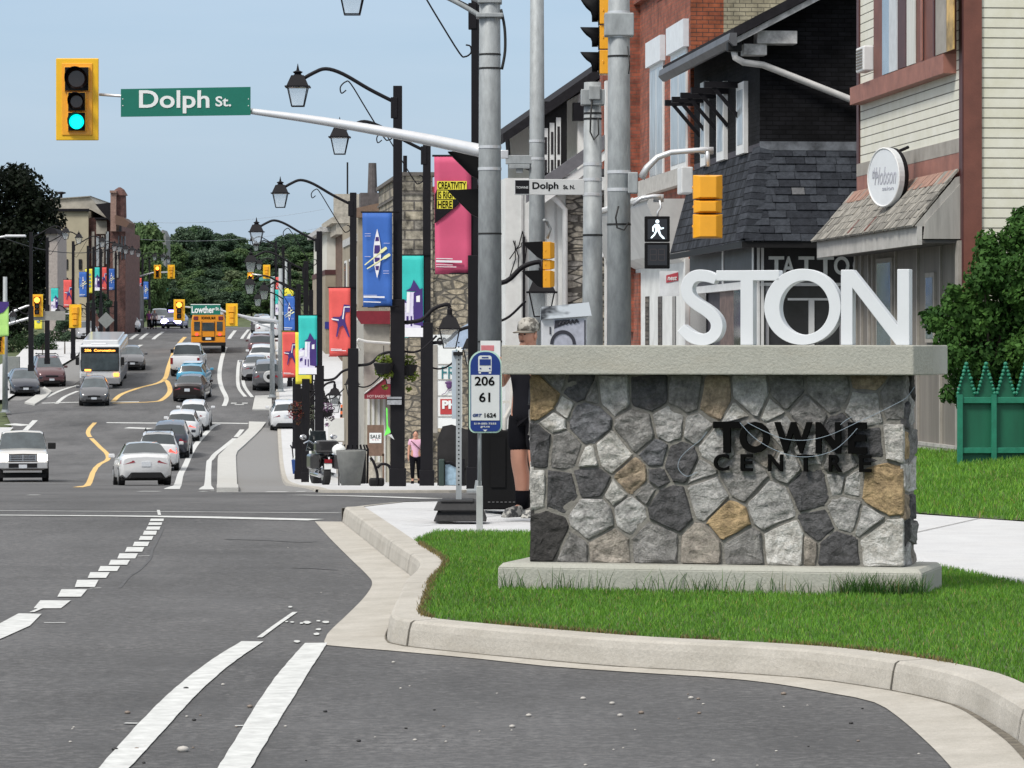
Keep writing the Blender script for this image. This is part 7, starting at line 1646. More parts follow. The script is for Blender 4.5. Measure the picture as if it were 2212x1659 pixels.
# ------------------------------------------------------------------ trees, shrubs
def leaf_mat(name, tr_=0.25):
    m, t, b = _new(name); b.inputs['Roughness'].default_value = .6; b.inputs['Specular IOR Level'].default_value = .12; a = t.nodes.new('ShaderNodeAttribute'); a.attribute_name = 'col'
    t.links.new(a.outputs['Color'], b.inputs['Base Color']); tr = t.nodes.new('ShaderNodeBsdfTranslucent'); t.links.new(a.outputs['Color'], tr.inputs[0])
    mx = t.nodes.new('ShaderNodeMixShader'); mx.inputs[0].default_value = tr_
    t.links.new(b.outputs[0], mx.inputs[1]); t.links.new(tr.outputs[0], mx.inputs[2]); t.links.new(mx.outputs[0], t.nodes['Material Output'].inputs[0]); return m
LEAF = leaf_mat('leaf'); BARK = mat('bark', (.07,.055,.04), .95, var=.4, scale=6, bump=.8, bscale=12, stretch=(1,1,.3))
def foliage(name, lobes, per, size, c0, c1, parent, seed=1, fill=.35, bright=None, shape='quad'):
    r = np.random.default_rng(seed); P_ = []; Cc = []; Nn = []
    for (cx, cy, cz, rad) in lobes:
        rx, ry, rz = (rad, rad, rad*.85) if isinstance(rad, (int, float)) else rad
        n = int(per*(rx*rz)/(np.mean([(l[3] if isinstance(l[3], (int, float)) else l[3][0]) for l in lobes])**2))
        v = r.normal(size=(n, 3)); v /= np.linalg.norm(v, axis=1)[:, None]
        sh = np.where(r.uniform(size=n) < fill, r.uniform(.3, .9, n), r.uniform(.86, 1.08, n)) * (1 + .16*np.sin(v[:, 0]*7+cx)*np.sin(v[:, 2]*6+cz))
        P_.append(np.stack([cx+v[:, 0]*rx*sh, cy+v[:, 1]*ry*sh, cz+v[:, 2]*rz*sh], 1)); Nn.append(v)
        t_ = np.clip(r.uniform(0, 1)*.5 + r.uniform(0, .5, n), 0, 1)[:, None]
        Cc.append(np.array(c0)[None]*(1-t_) + np.array(c1)[None]*t_)
    Pp = np.concatenate(P_); Cc = np.concatenate(Cc); Nn = np.concatenate(Nn); n = len(Pp)
    nrm = Nn + r.normal(size=(n, 3))*.75; nrm[:, 2] += .35; nrm /= np.linalg.norm(nrm, axis=1)[:, None]
    u = np.cross(nrm, r.normal(size=(n, 3))); u /= np.linalg.norm(u, axis=1)[:, None]; w_ = np.cross(nrm, u)
    s = size*r.uniform(.6, 1.25, n)[:, None]
    A = Pp-u*s*.5; B = Pp+w_*s*.36; D = Pp+u*s*.62; E = Pp-w_*s*.36
    V = np.stack([A, B, D, E], 1).reshape(-1, 3); cols = np.repeat(np.concatenate([Cc*r.uniform(.75, 1.25, (n, 1)), np.ones((n, 1))], 1), 4, 0)
    Fq = np.arange(n*4).reshape(-1, 4)
    return np_mesh(name, V, Fq, LEAF, parent, cols)
def limbs(parent, H, r0, lobes, name='trunk', lean=0):
    q = MB(); top = H*.62; q.tube(smooth_curve([(0,0,-.3),(lean*.3,0,H*.2),(lean*.6,.05,H*.42),(lean,0,top)], 4), [r0*(1-.7*i/12) for i in range(13)], 10)
    for i, l in enumerate(lobes[:9]): q.tube(smooth_curve([(lean*.5,0,H*(.25+.03*i)),(l[0]*.5,l[1]*.5,(H*.4+l[2])*.5),(l[0],l[1],l[2])], 3), [r0*.4*(1-.8*k/6) for k in range(7)], 6)
    return q.build(name, BARK, parent, smooth=True)
def tree(label, loc, H, Rr, c0, c1, seed, n=16, per=260, leaf=.42, group=None, name='tree', cat='tree', low=.28, shape=1.0):
    t = thing(name, label, cat, loc, 0, group); r = random.Random(seed); lobes = []
    for i in range(n):
        u = r.random(); zz = H*(low + (1-low)*u*.88); env = math.sin(pi*min(1, (.14+.80*u)))**.7 * shape
        a = r.uniform(0, 2*pi); rr = Rr*env*r.uniform(.25, .78); lobes.append((rr*cos(a), rr*sin(a), zz, Rr*r.uniform(.28, .46)))
    limbs(t, H, Rr*.075, lobes); foliage('crown', lobes, per, leaf, c0, c1, t, seed); return t
# big dark tree on the left
d = 300.0; k = d/F
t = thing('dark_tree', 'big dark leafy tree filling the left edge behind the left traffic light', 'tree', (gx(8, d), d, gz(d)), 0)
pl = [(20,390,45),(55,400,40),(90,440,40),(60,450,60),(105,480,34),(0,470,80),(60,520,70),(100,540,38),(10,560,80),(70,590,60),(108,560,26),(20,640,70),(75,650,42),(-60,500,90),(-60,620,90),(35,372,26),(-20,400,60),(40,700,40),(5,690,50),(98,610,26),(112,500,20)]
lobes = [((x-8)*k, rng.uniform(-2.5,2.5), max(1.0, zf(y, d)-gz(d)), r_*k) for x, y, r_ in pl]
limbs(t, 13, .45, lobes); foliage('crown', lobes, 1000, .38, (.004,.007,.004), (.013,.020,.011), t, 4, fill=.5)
# hill trees
VAR = [((.040,.078,.038),(.095,.155,.070)), ((.032,.060,.040),(.070,.115,.066)), ((.060,.105,.042),(.130,.195,.080)), ((.046,.080,.052),(.100,.145,.085)), ((.085,.115,.060),(.155,.195,.10))]
VL = ['mid green tree in the wooded hill beyond the crest', 'dark green tree in the wooded hill beyond the crest', 'bright green tree in the wooded hill beyond the crest', 'blue green tree in the wooded hill beyond the crest', 'olive tree in the wooded hill beyond the crest']
tp = []
def hill_tree(px, ptop, d, Rm, v, zb=None):
    X = gx(px, d); zb = hillz(X, d) if zb is None else zb; zt = zf(ptop, d); H = max(3.0, zt-zb); 
    if len(tp) <= v or tp[v] is None:
        while len(tp) <= v: tp.append(None)
        tp[v] = tree(VL[v], (X, d, zb), 10, 3.6, VAR[v][0], VAR[v][1], 20+v, n=20, per=330, leaf=.55, group='trees on the hill beyond the crest', low=.2); o = tp[v]
    else: o = dup(tp[v], (X, d, zb), rng.uniform(0, 6.2), VL[v], 'trees on the hill beyond the crest')
    o.scale = (Rm/3.6, Rm/3.6, H/10); return o
back = [(262,498),(284,484),(305,478),(328,500),(352,512),(376,508),(398,490),(420,484),(444,486),(466,500),(486,510),(503,504),(524,522),(548,528),(574,520),(600,515),(624,505),(648,500),(672,506),(700,500),(726,510)]
for i, (x, y) in enumerate(back): hill_tree(x, y, 545+rng.uniform(-15,15), rng.uniform(2.2, 3.0), [1,3,0,1,1][i % 5])
for i, x in enumerate(range(262, 720, 24)): hill_tree(x+rng.uniform(-7,7), 545+rng.uniform(-18,14)+(10 if 500 < x < 600 else 0), 505+rng.uniform(-10,10), rng.uniform(1.9,2.6), [1,0,3,4,0,2][i % 6])
for i, x in enumerate(range(268, 700, 27)): hill_tree(x+rng.uniform(-8,8), 596+rng.uniform(-18,16), 462+rng.uniform(-8,8), rng.uniform(1.8,2.4), [0,2,1,0,4][i % 5])
for i, x in enumerate(range(275, 650, 30)): hill_tree(x+rng.uniform(-8,8), 640+rng.uniform(-14,12), 430+rng.uniform(-6,6), rng.uniform(1.7,2.1), [2,0,1,3][i % 4])

for i, x in enumerate(range(255, 640, 22)): hill_tree(x+rng.uniform(-6,6), 664+rng.uniform(-10,10), 404+rng.uniform(-5,5), rng.uniform(1.3,1.8), [1,0,3,2][i % 4])
hill_tree(318, 482, 400, 2.4, 2); hill_tree(292, 500, 405, 2.0, 0); hill_tree(334, 560, 398, 1.7, 2); hill_tree(300, 560, 402, 1.9, 1)
# street trees on the left
def small_tree(label, px, ptop, d, Rm, v, base=None, low=.35):
    X = gx(px, d); zb = gz(d)+.1 if base is None else base; H = zf(ptop, d)-zb
    return tree(label, (X, d, zb), H, Rm, VAR[v][0], VAR[v][1], int(px), n=10, per=300, leaf=.2, low=low, name='street_tree', group=None)
small_tree('small round street tree under the red and blue banners on the left', 222, 622, 290, 1.0, 1, low=.45)
small_tree('slim street tree beside the left pavement, behind the transit bus', 140, 668, 262, .7, 3)
small_tree('low bushy street tree behind the left traffic light pole', 92, 720, 258, .6, 1, low=.5)
small_tree('street tree near the crest between the small banners', 300, 655, 372, 1.3, 0, low=.3)
# shrub bed and low wall left
for i, (px, d, r_) in enumerate([(28,270,1.0),(60,276,.9),(95,268,.7),(128,285,.9)]):
    t = thing('shrub', ['dark shrub at the foot of the big dark tree','second dark shrub right of the tree foot','low shrub by the left pavement edge','rounded shrub before the beige building'][i], 'shrub', (gx(px, d), d, gz(d)+.05), 0)
    foliage('leaves', [(0,0,r_*.5,r_),(r_*.7,0,r_*.4,r_*.7),(-r_*.7,.2,r_*.4,r_*.7)], 350, .16, (.015,.03,.012), (.03,.06,.02), t, 40+i)
    q = MB(); q.cyl((0,0,-.1),(0,0,r_*.4), .06, .03, 6); q.build('stem', BARK, t)
# lilac bush right
d = 43.0; k = d/F
t = thing('lilac_bush', 'large leafy green bush behind the green fence at the right edge', 'bush', (gx(2140, d), d, .3), 0)
pl = [(2205,512,46),(2150,550,46),(2118,600,42),(2190,600,70),(2078,655,42),(2122,680,62),(2030,690,34),(2200,700,70),(2070,725,50),(2140,770,66),(2200,800,66),(2085,800,46),(2052,772,34),(2160,850,50),(2100,858,34),(2240,640,70),(2250,760,80),(2048,850,22),(2215,470,28),(2240,560,60),(2012,700,18),(2135,520,26),(2050,628,18)]
lobes = [((x-2140)*k, rng.uniform(-.35,.45), zf(y, d)-.3, r_*k) for x, y, r_ in pl]
limbs(t, 2.6, .06, lobes, 'stem'); foliage('leaves', lobes, 1250, .062, (.020,.060,.015), (.070,.155,.032), t, 9, fill=.4)
# green fence
d = 40.8; k = d/F; FG = mat('fence_green', (.006,.10,.052), .55, var=.18, scale=6, stretch=(1,1,.2)); FG2 = mat('fence_green_light', (.012,.17,.10), .55, var=.2, scale=10)
t = thing('green_fence', 'green wooden fence with zigzag beaded top in front of the bush', 'fence', (gx(2072, d), d, zf(1010, d)), R(4)); z0 = zf(1010, d); Z_ = lambda py: zf(py, d)-z0
q = MB(); q.box(0, 3.2, .02, .05, 0, Z_(856)); q.build('board_panel', FG, t)
q = MB(); sp = 43*k
pts = []
for i in range(14):
    xp = (2130.6-2072)*k + (i-1)*sp; q.prism([(xp-sp/2, Z_(858)), (xp+sp/2, Z_(858)), (xp, Z_(786))], 'y', .022, .048)
q.build('pointed_boards', FG, t)
q = MB(); r = random.Random(5)
for i in range(14):
    xp = (2130.6-2072)*k + (i-1)*sp
    for s_ in (-1, 1):
        for j in range(9):
            u = j/8.5; q.ball((xp+s_*sp/2*u*.92, -.0+r.uniform(-.01,.01), Z_(786)-(Z_(786)-Z_(853))*u), r.uniform(.017,.024), 6, 5)
q.build('beaded_trim', FG2, t, smooth=True)
q = MB(); q.box(-.02, 3.2, -.03, .018, Z_(871), Z_(858)); q.build('top_rail', FG2, t, bevel=.004)
q = MB(); q.box(-.02, 3.2, -.03, .018, Z_(979), Z_(967)); q.build('bottom_rail', FG2, t, bevel=.004)
for x_ in (0, (2146-2072)*k, (2220-2072)*k, (2290-2072)*k): q = MB(); q.box(x_-.025, x_+.03, -.05, .0, 0, Z_(852)); q.build('post', FG2, t)
# ------------------------------------------------------------------ things on the pavements
k = 29.2/F; d = 29.2
t = thing('bus_stop_sign', 'blue and white bus stop sign reading 206 and 61 on a thin pole', 'bus stop sign', (gx(1036, d), d, .15), 0); Z_ = lambda py: zf(py, d)-.15; X_ = lambda px: (px-1036)*k
q = MB(); q.box(X_(1029), X_(1043), 0, .055, -.05, Z_(1050)); q.build('sleeve_post', mat('post_pale', (.42,.43,.42), .55, .3, var=.15), t, bevel=.004)
q = MB(); q.cyl((0,.028,Z_(1052)), (0,.028,Z_(800)), .012, .011, 10); q.build('pole_shaft', GALV, t, smooth=True)
def rrect(x0, x1, z0, z1, rt, rb, n=8):
    p = []
    for (cx_, cz_, r_, a0) in ((x1-rb, z0+rb, rb, -pi/2), (x1-rt, z1-rt, rt, 0), (x0+rt, z1-rt, rt, pi/2), (x0+rb, z0+rb, rb, pi)):
        p += [(cx_+r_*cos(a0+pi/2*i/n), cz_+r_*sin(a0+pi/2*i/n)) for i in range(n+1)]
    return p
BLU = mat('sign_blue', (.006,.028,.17), .4, var=.05); MINT = mat('sign_edge_mint', (.42,.60,.50), .5, var=.05); PNL = mat('sign_panel_white', (.56,.58,.58), .5, var=.04)
x0, x1, z0, z1 = X_(1013), X_(1084), Z_(935), Z_(757); 
q = MB(); q.prism(rrect(x0, x1, z0, z1, (x1-x0)*.44, .05), 'y', -.012, .0); q.build('edge_plate', MINT, t)
e = 3.2*k; q = MB(); q.prism(rrect(x0+e, x1-e, z0+e, z1-e, (x1-x0)*.41, .04), 'y', -.018, -.012); q.build('blue_plate', BLU, t)
q = MB(); q.box(X_(1018), X_(1079), -.022, -.018, Z_(908), Z_(810)); q.build('timetable_panel', PNL, t)
txt('lettering', '206', BLK, t, X_(1047), -.022, Z_(823), w_=43*k, h=20*k, ext=.003, bold=.02); txt('lettering', '61', BLK, t, X_(1047), -.022, Z_(858), w_=24*k, h=21*k, ext=.003, bold=.02)
txt('lettering', 'GRT', mat('print_navy', (.02,.04,.14), .5), t, X_(1031), -.022, Z_(897), w_=20*k, h=7*k, ext=.003, bold=.05, shear=.25); txt('lettering', '1624', BLK, t, X_(1059), -.022, Z_(897), w_=25*k, h=10*k, ext=.003, bold=.03)
txt('lettering', '519-585-7555', PNL, t, X_(1048), -.018, Z_(915), w_=48*k, h=4*k, ext=.003, bold=.02); txt('lettering', 'grt.ca', PNL, t, X_(1048), -.018, Z_(922), w_=20*k, h=5*k, ext=.003, bold=.02)
q = MB(); q.prism([(X_(1043),Z_(928)),(X_(1048),Z_(932)),(X_(1053),Z_(928))], 'y', -.021, -.018); q.build('printed_arrow', PNL, t)
q = MB(); bx = lambda a, b, c, e_: [(X_(a), Z_(e_)), (X_(b), Z_(e_)), (X_(b), Z_(c)), (X_(a), Z_(c))]
q.prism(rrect(X_(1033), X_(1062), Z_(803), Z_(768), .018, .008), 'y', -.021, -.018); q.prism(bx(1034,1039,802,807), 'y', -.021, -.018); q.prism(bx(1056,1061,802,807), 'y', -.021, -.018); q.build('bus_symbol', PNL, t)
q = MB(); q.prism(bx(1036,1060,776,789), 'y', -.024, -.021); q.prism(bx(1041,1055,771,773.5), 'y', -.024, -.021); q.build('bus_symbol_window', BLU, t)
for c in (1038, 1058): q = MB(); q.cyl((X_(c),-.024,Z_(796)),(X_(c),-.021,Z_(796)), 1.8*k, n=10); q.build('bus_symbol_lamp', BLU, t)
# temporary sign post on rubber feet
d = 31.0; k = d/F; t = thing('temporary_sign_post', 'perforated steel post standing in stacked black rubber feet', 'post', (gx(990, d), d, .15), 0); Z_ = lambda py: zf(py, d)-.15; X_ = lambda px: (px-990)*k
RUB = mat('black_rubber', (.012,.012,.013), .7, var=.3, bump=.3)
q = MB(); q.box(X_(985), X_(997), 0, .05, .1, Z_(762)); q.build('pole_shaft', GALV, t)
q = MB()
for i in range(34): zz = .3+i*.036; q.cyl(((X_(991)), -.002, zz), (X_(991), .0, zz), .007, n=8)
q.build('hole', BLK, t)
for i, (z0_, z1_, a, b) in enumerate([(0,.085,937,1052),(.09,.165,937,1040)]):
    q = MB(); q.hexa([(X_(a),-.22,z0_),(X_(b),-.22,z0_),(X_(b),.3,z0_),(X_(a),.3,z0_)], [(X_(a)+.035,-.17,z1_),(X_(b)-.03,-.17,z1_),(X_(b)-.03,.26,z1_),(X_(a)+.035,.26,z1_)]); q.box(X_(a)+.06, X_(b)-.06, -.19, .2, z1_-.01, z1_+.012); q.build('rubber_foot', RUB, t, bevel=.012)
q = MB(); q.box(X_(976), X_(986), .05, .56, Z_(905), Z_(757)); q.build('sign_board_edge', mat('board_pale_blue', (.40,.46,.52), .6, var=.12), t)
q = MB(); q.box(X_(979), X_(1000), -.02, .06, Z_(768), Z_(760)); q.build('top_clamp', TRIM, t)
# black cabinet behind
d = 33.0; k = d/F; t = thing('black_cabinet', 'matt black steel cabinet between the bus stop and the stone monument', 'cabinet', (gx(1100, d), d+.3, .15), 0)
DBL = mat('cabinet_black', (.0035,.0035,.004), .8, var=.2, spec=.2)
q = MB(); q.box(-60*k, 110*k, -.25, .35, .0, zf(930,d)-.15); q.build('case', DBL, t, bevel=.015)
q = MB(); q.box(-40*k, -8*k, -.262, -.25, .2, zf(945,d)-.15); q.build('door_panel', DBL, t)
q = MB()
for i in range(7): q.box((-46+i*9)*k, (-41+i*9)*k, -.256, -.25, zf(1086,d)-.15, zf(1084,d)-.15)
q.build('vent_slots', mat('slot_grey', (.09,.09,.09)), t)
q = MB(); q.tube([(-10*k,-.1,zf(930,d)-.15),(-9*k,-.1,zf(905,d)-.15),(4*k,-.1,zf(880,d)-.15),(8*k,-.1,zf(830,d)-.15)], .02, 8); q.box(-14*k,16*k,-.1,-.04,zf(872,d)-.15,zf(866,d)-.15); q.box(8*k,14*k,-.1,-.04,zf(920,d)-.15,zf(835,d)-.15); q.build('rail_frame', mat('frame_cream', (.5,.48,.44), .5), t)
# photograph wrapped utility cabinet
d = 39.0; k = d/F; t = thing('wrapped_utility_cabinet', 'utility cabinet wrapped in a black and white photograph, above the monument cap', 'utility cabinet', (gx(1222, d), d, .1), R(0)); Z_ = lambda py: zf(py, d)-.1; X_ = lambda px: (px-1222)*k
def photo_mat(name, sc_, lo, hi, st=(1,1,1)):
    m, tt, b = _new(name); b.inputs['Roughness'].default_value = .5; tc = tt.nodes.new('ShaderNodeTexCoord')
    n = noise(tt, tc.outputs['Object'], sc_, 3, .5, .46, .55, st); tt.links.new(mixnode(tt, n, lo, hi), b.inputs['Base Color']); return m
PH1 = photo_mat('photo_print', 2.6, (.02,.022,.028), (.52,.56,.60), (1,1,1.8)); PH2 = mat('photo_stone', (.33,.34,.40), .5, var=.18, scale=18); PH3 = mat('photo_dark', (.02,.02,.03), .5)
q = MB(); q.box(X_(1170), X_(1268), 0, .9, 0, Z_(682)); q.build('case', mat('photo_pale', (.50,.51,.53), .5, var=.25, scale=4), t, bevel=.01)
q = MB(); q.prism([(X_(1168),Z_(690)),(X_(1278),Z_(682)),(X_(1272),Z_(653)),(X_(1170),Z_(663))], 'y', -.05, .95); q.build('sloping_top', PH1, t)
q = MB(); q.box(X_(1197), X_(1262), -.012, 0, Z_(800), Z_(690)); q.build('photo_panel', PH2, t)
q = MB(); n = 16; q.add([(X_(1216)+(r_*cos(pi*i/n))*k, -.02, Z_(744)+(r_*1.1*sin(pi*i/n))*k) for r_ in (28, 21) for i in range(n+1)], [(i, i+1, n+2+i, n+1+i) for i in range(n)]); q.build('photo_arch', PH3, t)
q = MB(); q.prism([(X_(1197),Z_(710)),(X_(1199),Z_(692)),(X_(1232),Z_(690)),(X_(1225),Z_(700))], 'y', -.016, -.012); q.build('photo_shadow', PH3, t)
q = MB(); q.tube(smooth_curve([(X_(1203+i*4.2), -.016, Z_(699-i*.5+(3 if i % 2 else -3))) for i in range(12)], 3), .012, 5); q.build('photo_carving', PH3, t)
q = MB(); q.box(X_(1262), X_(1265), -.014, 0, Z_(760), Z_(692)); q.build('door_seam', PH3, t)
q = MB(); q.box(X_(1187), X_(1190), -.012, 0, Z_(722), Z_(706)); q.build('handle', PH3, t)
# concrete planter with iron bin behind
d = 90.0; k = d/F; t = thing('concrete_planter', 'grey tapered concrete planter at the kerb beside the motorcycle', 'planter', (gx(758, d), d, gp(d)), 0)
q = MB(); q.lathe([(.235,0),(.36,.82),(.36,.86),(.31,.86),(.30,.78),(.0,.76)], (0,0,0), 28); q.build('pot', mat('planter_concrete', (.16,.165,.16), .85, var=.15, scale=8), t, smooth=True).data
q = MB(); q.lathe([(.28,.77),(.0,.80)], (0,0,0), 16); q.build('soil', SOIL, t)
t = thing('litter_bin', 'black slatted litter bin just behind the concrete planter', 'litter bin', (gx(765, 92.5), 92.5, gp(92.5)), 0)
q = MB()
for i in range(18): a = 2*pi*i/18; q.tube([(.34*cos(a),.34*sin(a),.05),(.36*cos(a),.36*sin(a),.9),(.31*cos(a),.31*sin(a),1.02)], .014, 5)
q.lathe([(.35,.86),(.37,.88),(.35,.9)], n=20); q.build('slats', BLKM, t); q = MB(); q.lathe([(.3,.05),(.3,.85)], n=16); q.build('liner', TRIM, t)
t = thing('white_bag', 'white bag lying on the rim behind the planter', 'bag', (gx(732, 91.5), 91.5, gp(91.5)+.78), 0); q = MB(); q.ball((0,0,.1), (.17,.12,.14), 12, 8); q.build('bag_body', SWHT, t, smooth=True); q = MB(); q.tube([(-.12,0,.14),(-.04,0,.24),(.06,0,.2)], .012, 5); q.build('bag_handle', SWHT, t)
q = MB(); q.cyl((0,0,-.78),(0,0,0), .02, n=6); q.build('support_rod', BLKM, t)
# curved bicycle racks
d = 73.0
t = thing('bicycle_rack', 'black curved steel bicycle rack around the foot of the basket lamp post', 'bicycle rack', (gx(835, d), d, gp(d)), 0); k = d/F; Z_ = lambda py: (1052-py)*k
for pts in ([(-35,1050-60),(-28,1000),(-20,1025),(-20,1050)], [(-20,1012),(-10,1004),(5,1008),(12,1030),(16,1052)], [(8,1000),(25,1003),(32,1018),(30,1030),(36,1052)]):
    q = MB(); q.tube(smooth_curve([(x*k, .0, Z_(y)) for x, y in pts], 5), .028, 8); q.build('hoop', BLKM, t, smooth=True)
q = MB(); q.box(-.35,-.05,.0,.3,0,.16); q.build('weight_block', TRIM, t, bevel=.04)
# blue recycling bin, marker post, barrel, sale board
d = 160.0; k = d/F; t = thing('recycling_bin', 'blue recycling box on the kerb left of the motorcycle', 'bin', (gx(646, d), d, gp(d)), 0); q = MB(); q.hexa([(-.26,-.2,0),(.26,-.2,0),(.26,.2,0),(-.26,.2,0)], [(-.32,-.24,.62),(.32,-.24,.62),(.32,.24,.62),(-.32,.24,.62)]); q.build('box', mat('bin_blue', (.01,.05,.20), .5), t, bevel=.02)
q = MB(); q.box(-.1,.08,-.225,-.20,.22,.42); q.build('recycling_mark', PNL, t); q = MB(); q.ball((-.05,0,.66),(.2,.16,.14)); q.ball((.15,.05,.64),(.15,.12,.12)); q.build('rubbish', mat('rubbish_white', (.6,.62,.6), .6, var=.3, scale=8), t, smooth=True)
q = MB(); q.tube([(-.25,.1,.6),(-.3,.1,1.1),(-.38,.1,1.25)], .03, 6); q.build('stick', BLKM, t)
d = 126.0; k = d/F; t = thing('marker_post', 'thin white marker post with a dark zero between the lamp posts', 'post', (gx(671, d), d, gp(d)), 0); q = MB(); q.cyl((0,0,0),(0,0,1.7),.05,n=8); q.build('pole_shaft', SWHT, t); q = MB(); q.box(-.09,.09,-.06,-.05,1.5,1.95); q.build('plate', TRIM, t); txt('lettering','0',SWHT,t,0,-.06,1.72,w_=.1,h=.26,ext=.01,bold=.02)
d = 206.0; k = d/F; t = thing('traffic_barrel', 'orange and black striped construction barrel on the far pavement', 'barrel', (gx(743, d), d, gp(d)), 0); OR = mat('barrel_orange', (.62,.13,.03), .5)
for i in range(6): q = MB(); z_ = .1+i*.18; q.cyl((0,0,z_),(0,0,z_+.17), .24-.008*i, .232-.008*i, 14); q.build('band', OR if i % 2 else TRIM, t)
q = MB(); q.cyl((0,0,0),(0,0,.1),.38,n=14); q.build('rubber_base', TRIM, t)
d = 112.0; k = d/F; t = thing('sale_board', 'wooden frame board with a white paper reading SALE', 'sign board', (gx(811, d), d, gp(d)), 0); Z_ = lambda py: zf(py, d)-gp(d)
q = MB(); q.box(-18*k, 18*k, 0, .06, Z_(985), Z_(918)); q.build('board', mat('board_wood', (.16,.10,.07), .7, var=.3), t); q = MB(); q.box(-13*k, 13*k, -.012, 0, Z_(957), Z_(935)); q.build('paper', SWHT, t); txt('lettering', 'SALE', BLK, t, 0, -.012, Z_(943), w_=22*k, h=8*k, ext=.008, bold=.01); txt('lettering', '...', mat('print_red'), t, 0, -.012, Z_(950), w_=14*k, h=1.5*k, ext=.008)
for s_ in (-1, 1): q = MB(); q.box(s_*17*k-.03, s_*17*k+.03, 0, .05, 0, Z_(980)); q.build('leg', _mc['board_wood'], t)
q = MB(); q.box(-19*k, 12*k, .3, .9, 0, Z_(1000)); q.build('crate_stack', mat('crate_pale', (.42,.39,.33), .8, var=.4, scale=5), t)
for (px, py, dd, w_, h_, lb) in [(728,925,150,40,52,'white temporary panel between the lamp posts, left of the barrel'),(777,922,140,18,46,'narrow white panel right of the fourth lamp post')]:
    k = dd/F; t = thing('display_board', lb, 'panel', (gx(px, dd), dd, zf(py+h_/2+4, dd)), 0); q = MB(); q.box(-w_/2*k, w_/2*k, 0, .04, 0, h_*k); q.build('board', SWHT, t, bevel=.01); q = MB(); q.box(-w_/2*k, w_/2*k, -.02, 0, .0, .05); q.build('bottom_rail', TAUPE2, t)
    q = MB(); q.box(-.03,.03,.05,.1, gp(dd)-zf(py+h_/2+4, dd), .2); q.build('leg', TAUPE2, t)
# black patio enclosure with pale blue boards
d = 78.0; k = d/F; t = thing('patio_enclosure', 'black patio enclosure with a pale blue wavy panel right of the lamp post', 'enclosure', (gx(975, d), d, gp(d)), 0); Z_ = lambda py: zf(py, d)-gp(d); X_ = lambda px: (px-975)*k
q = MB(); q.prism([(X_(944),0),(X_(1030),0),(X_(1030),Z_(930)),(X_(1005),Z_(928)),(X_(975),Z_(918)),(X_(955),Z_(922)),(X_(944),Z_(950))], 'y', .3, .5); q.build('black_screen', mat('screen_black', (.012,.011,.012), .8, var=.6, scale=3), t)
q = MB(); q.prism([(X_(962),.02),(X_(1003),.02),(X_(1003),Z_(1018)),(X_(985),Z_(1010)),(X_(970),Z_(1003)),(X_(962),Z_(1004))], 'y', .0, .06); q.build('blue_panel', mat('panel_pale_blue', (.28,.40,.50), .7, var=.35, scale=10), t)
q = MB(); q.tube([(X_(958),-.02,Z_(1000)),(X_(972),-.02,Z_(998)),(X_(988),-.02,Z_(1006)),(X_(1006),-.02,Z_(1014))], .035, 6); q.build('top_rail', BLKM, t, smooth=True)
q = MB(); q.box(X_(948), X_(960), -.1, .2, 0, Z_(992)); q.build('dark_post', mat('bin_green', (.02,.04,.035), .6), t, bevel=.02)
for x_ in (1000, 1018): q = MB(); q.cyl((X_(x_),-.2,0),(X_(x_),-.2,Z_(990)), .05, .045, 8); q.build('bollard', BLKM, t)
# hanging baskets
def basket(label, px, py, d, r_, flowers=None, seed=3):
    t = thing('hanging_basket', label, 'flower basket', P(px, py, d), 0, 'hanging flower baskets')
    q = MB(); q.lathe([(.02,-.22),(.14,-.18),(.2,0),(.19,.02)], n=14); q.build('bowl', TRIM, t); q = MB(); q.tube([(.0,0,.0),(.0,.0,.35)], .008, 5); q.build('hanger', BLKM, t)
    foliage('plants', [(0,0,.05,r_),(r_*.5,0,-.2,r_*.7),(-r_*.5,.05,-.15,r_*.65),(.02,0,-.45,r_*.35)], 120, .06, (.03,.07,.015), (.22,.28,.04) if flowers is None else flowers, t, seed); return t
basket('trailing flower basket on the left of the basket lamp post', 829, 786, 71.0, .15); basket('bushier green basket on the right of the basket lamp post', 880, 790, 71.4, .17, seed=5)
basket('small red flower basket on the far lamp posts', 641, 885, 129, .3, (.30,.03,.06), 6); basket('pale flower basket between the far lamp posts', 665, 888, 146, .3, (.4,.36,.36), 7); basket('purple flower basket right of the fifth lamp post', 706, 886, 113, .22, (.25,.12,.25), 8)
t = thing('paper_band', 'silver tape band round the basket lamp post', 'tape', (gx(853,71), 71.0, zf(864,71)), 0); q = MB(); q.box(-.15,.13,-.01,.30,-.09,.06); q.build('tape', mat('tape_silver', (.35,.36,.38), .4, .4, var=.4, scale=9), t); q = MB(); q.box(-.152,.132,-.012,.302,.0,.02); q.build('dark_stripe', TRIM, t)
t = thing('green_streamer', 'bright green plastic streamer tied to the basket lamp post', 'streamer', (gx(838,70.8), 70.8, zf(930,70.8)), 0); q = MB(); k = 70.8/F; q.prism([(-8*k,-12*k),(6*k,-4*k),(4*k,4*k),(0,10*k),(-1*k,48*k),(-4*k,50*k),(-3*k,6*k)], 'y', -.02, -.01); q.build('strip', mat('streamer_green', (.18,.85,.12), .5), t)
q = MB(); q.prism([(0,-10*k),(14*k,-20*k),(8*k,-8*k)], 'y', -.02, -.01); q.build('grey_tag', PNL, t)
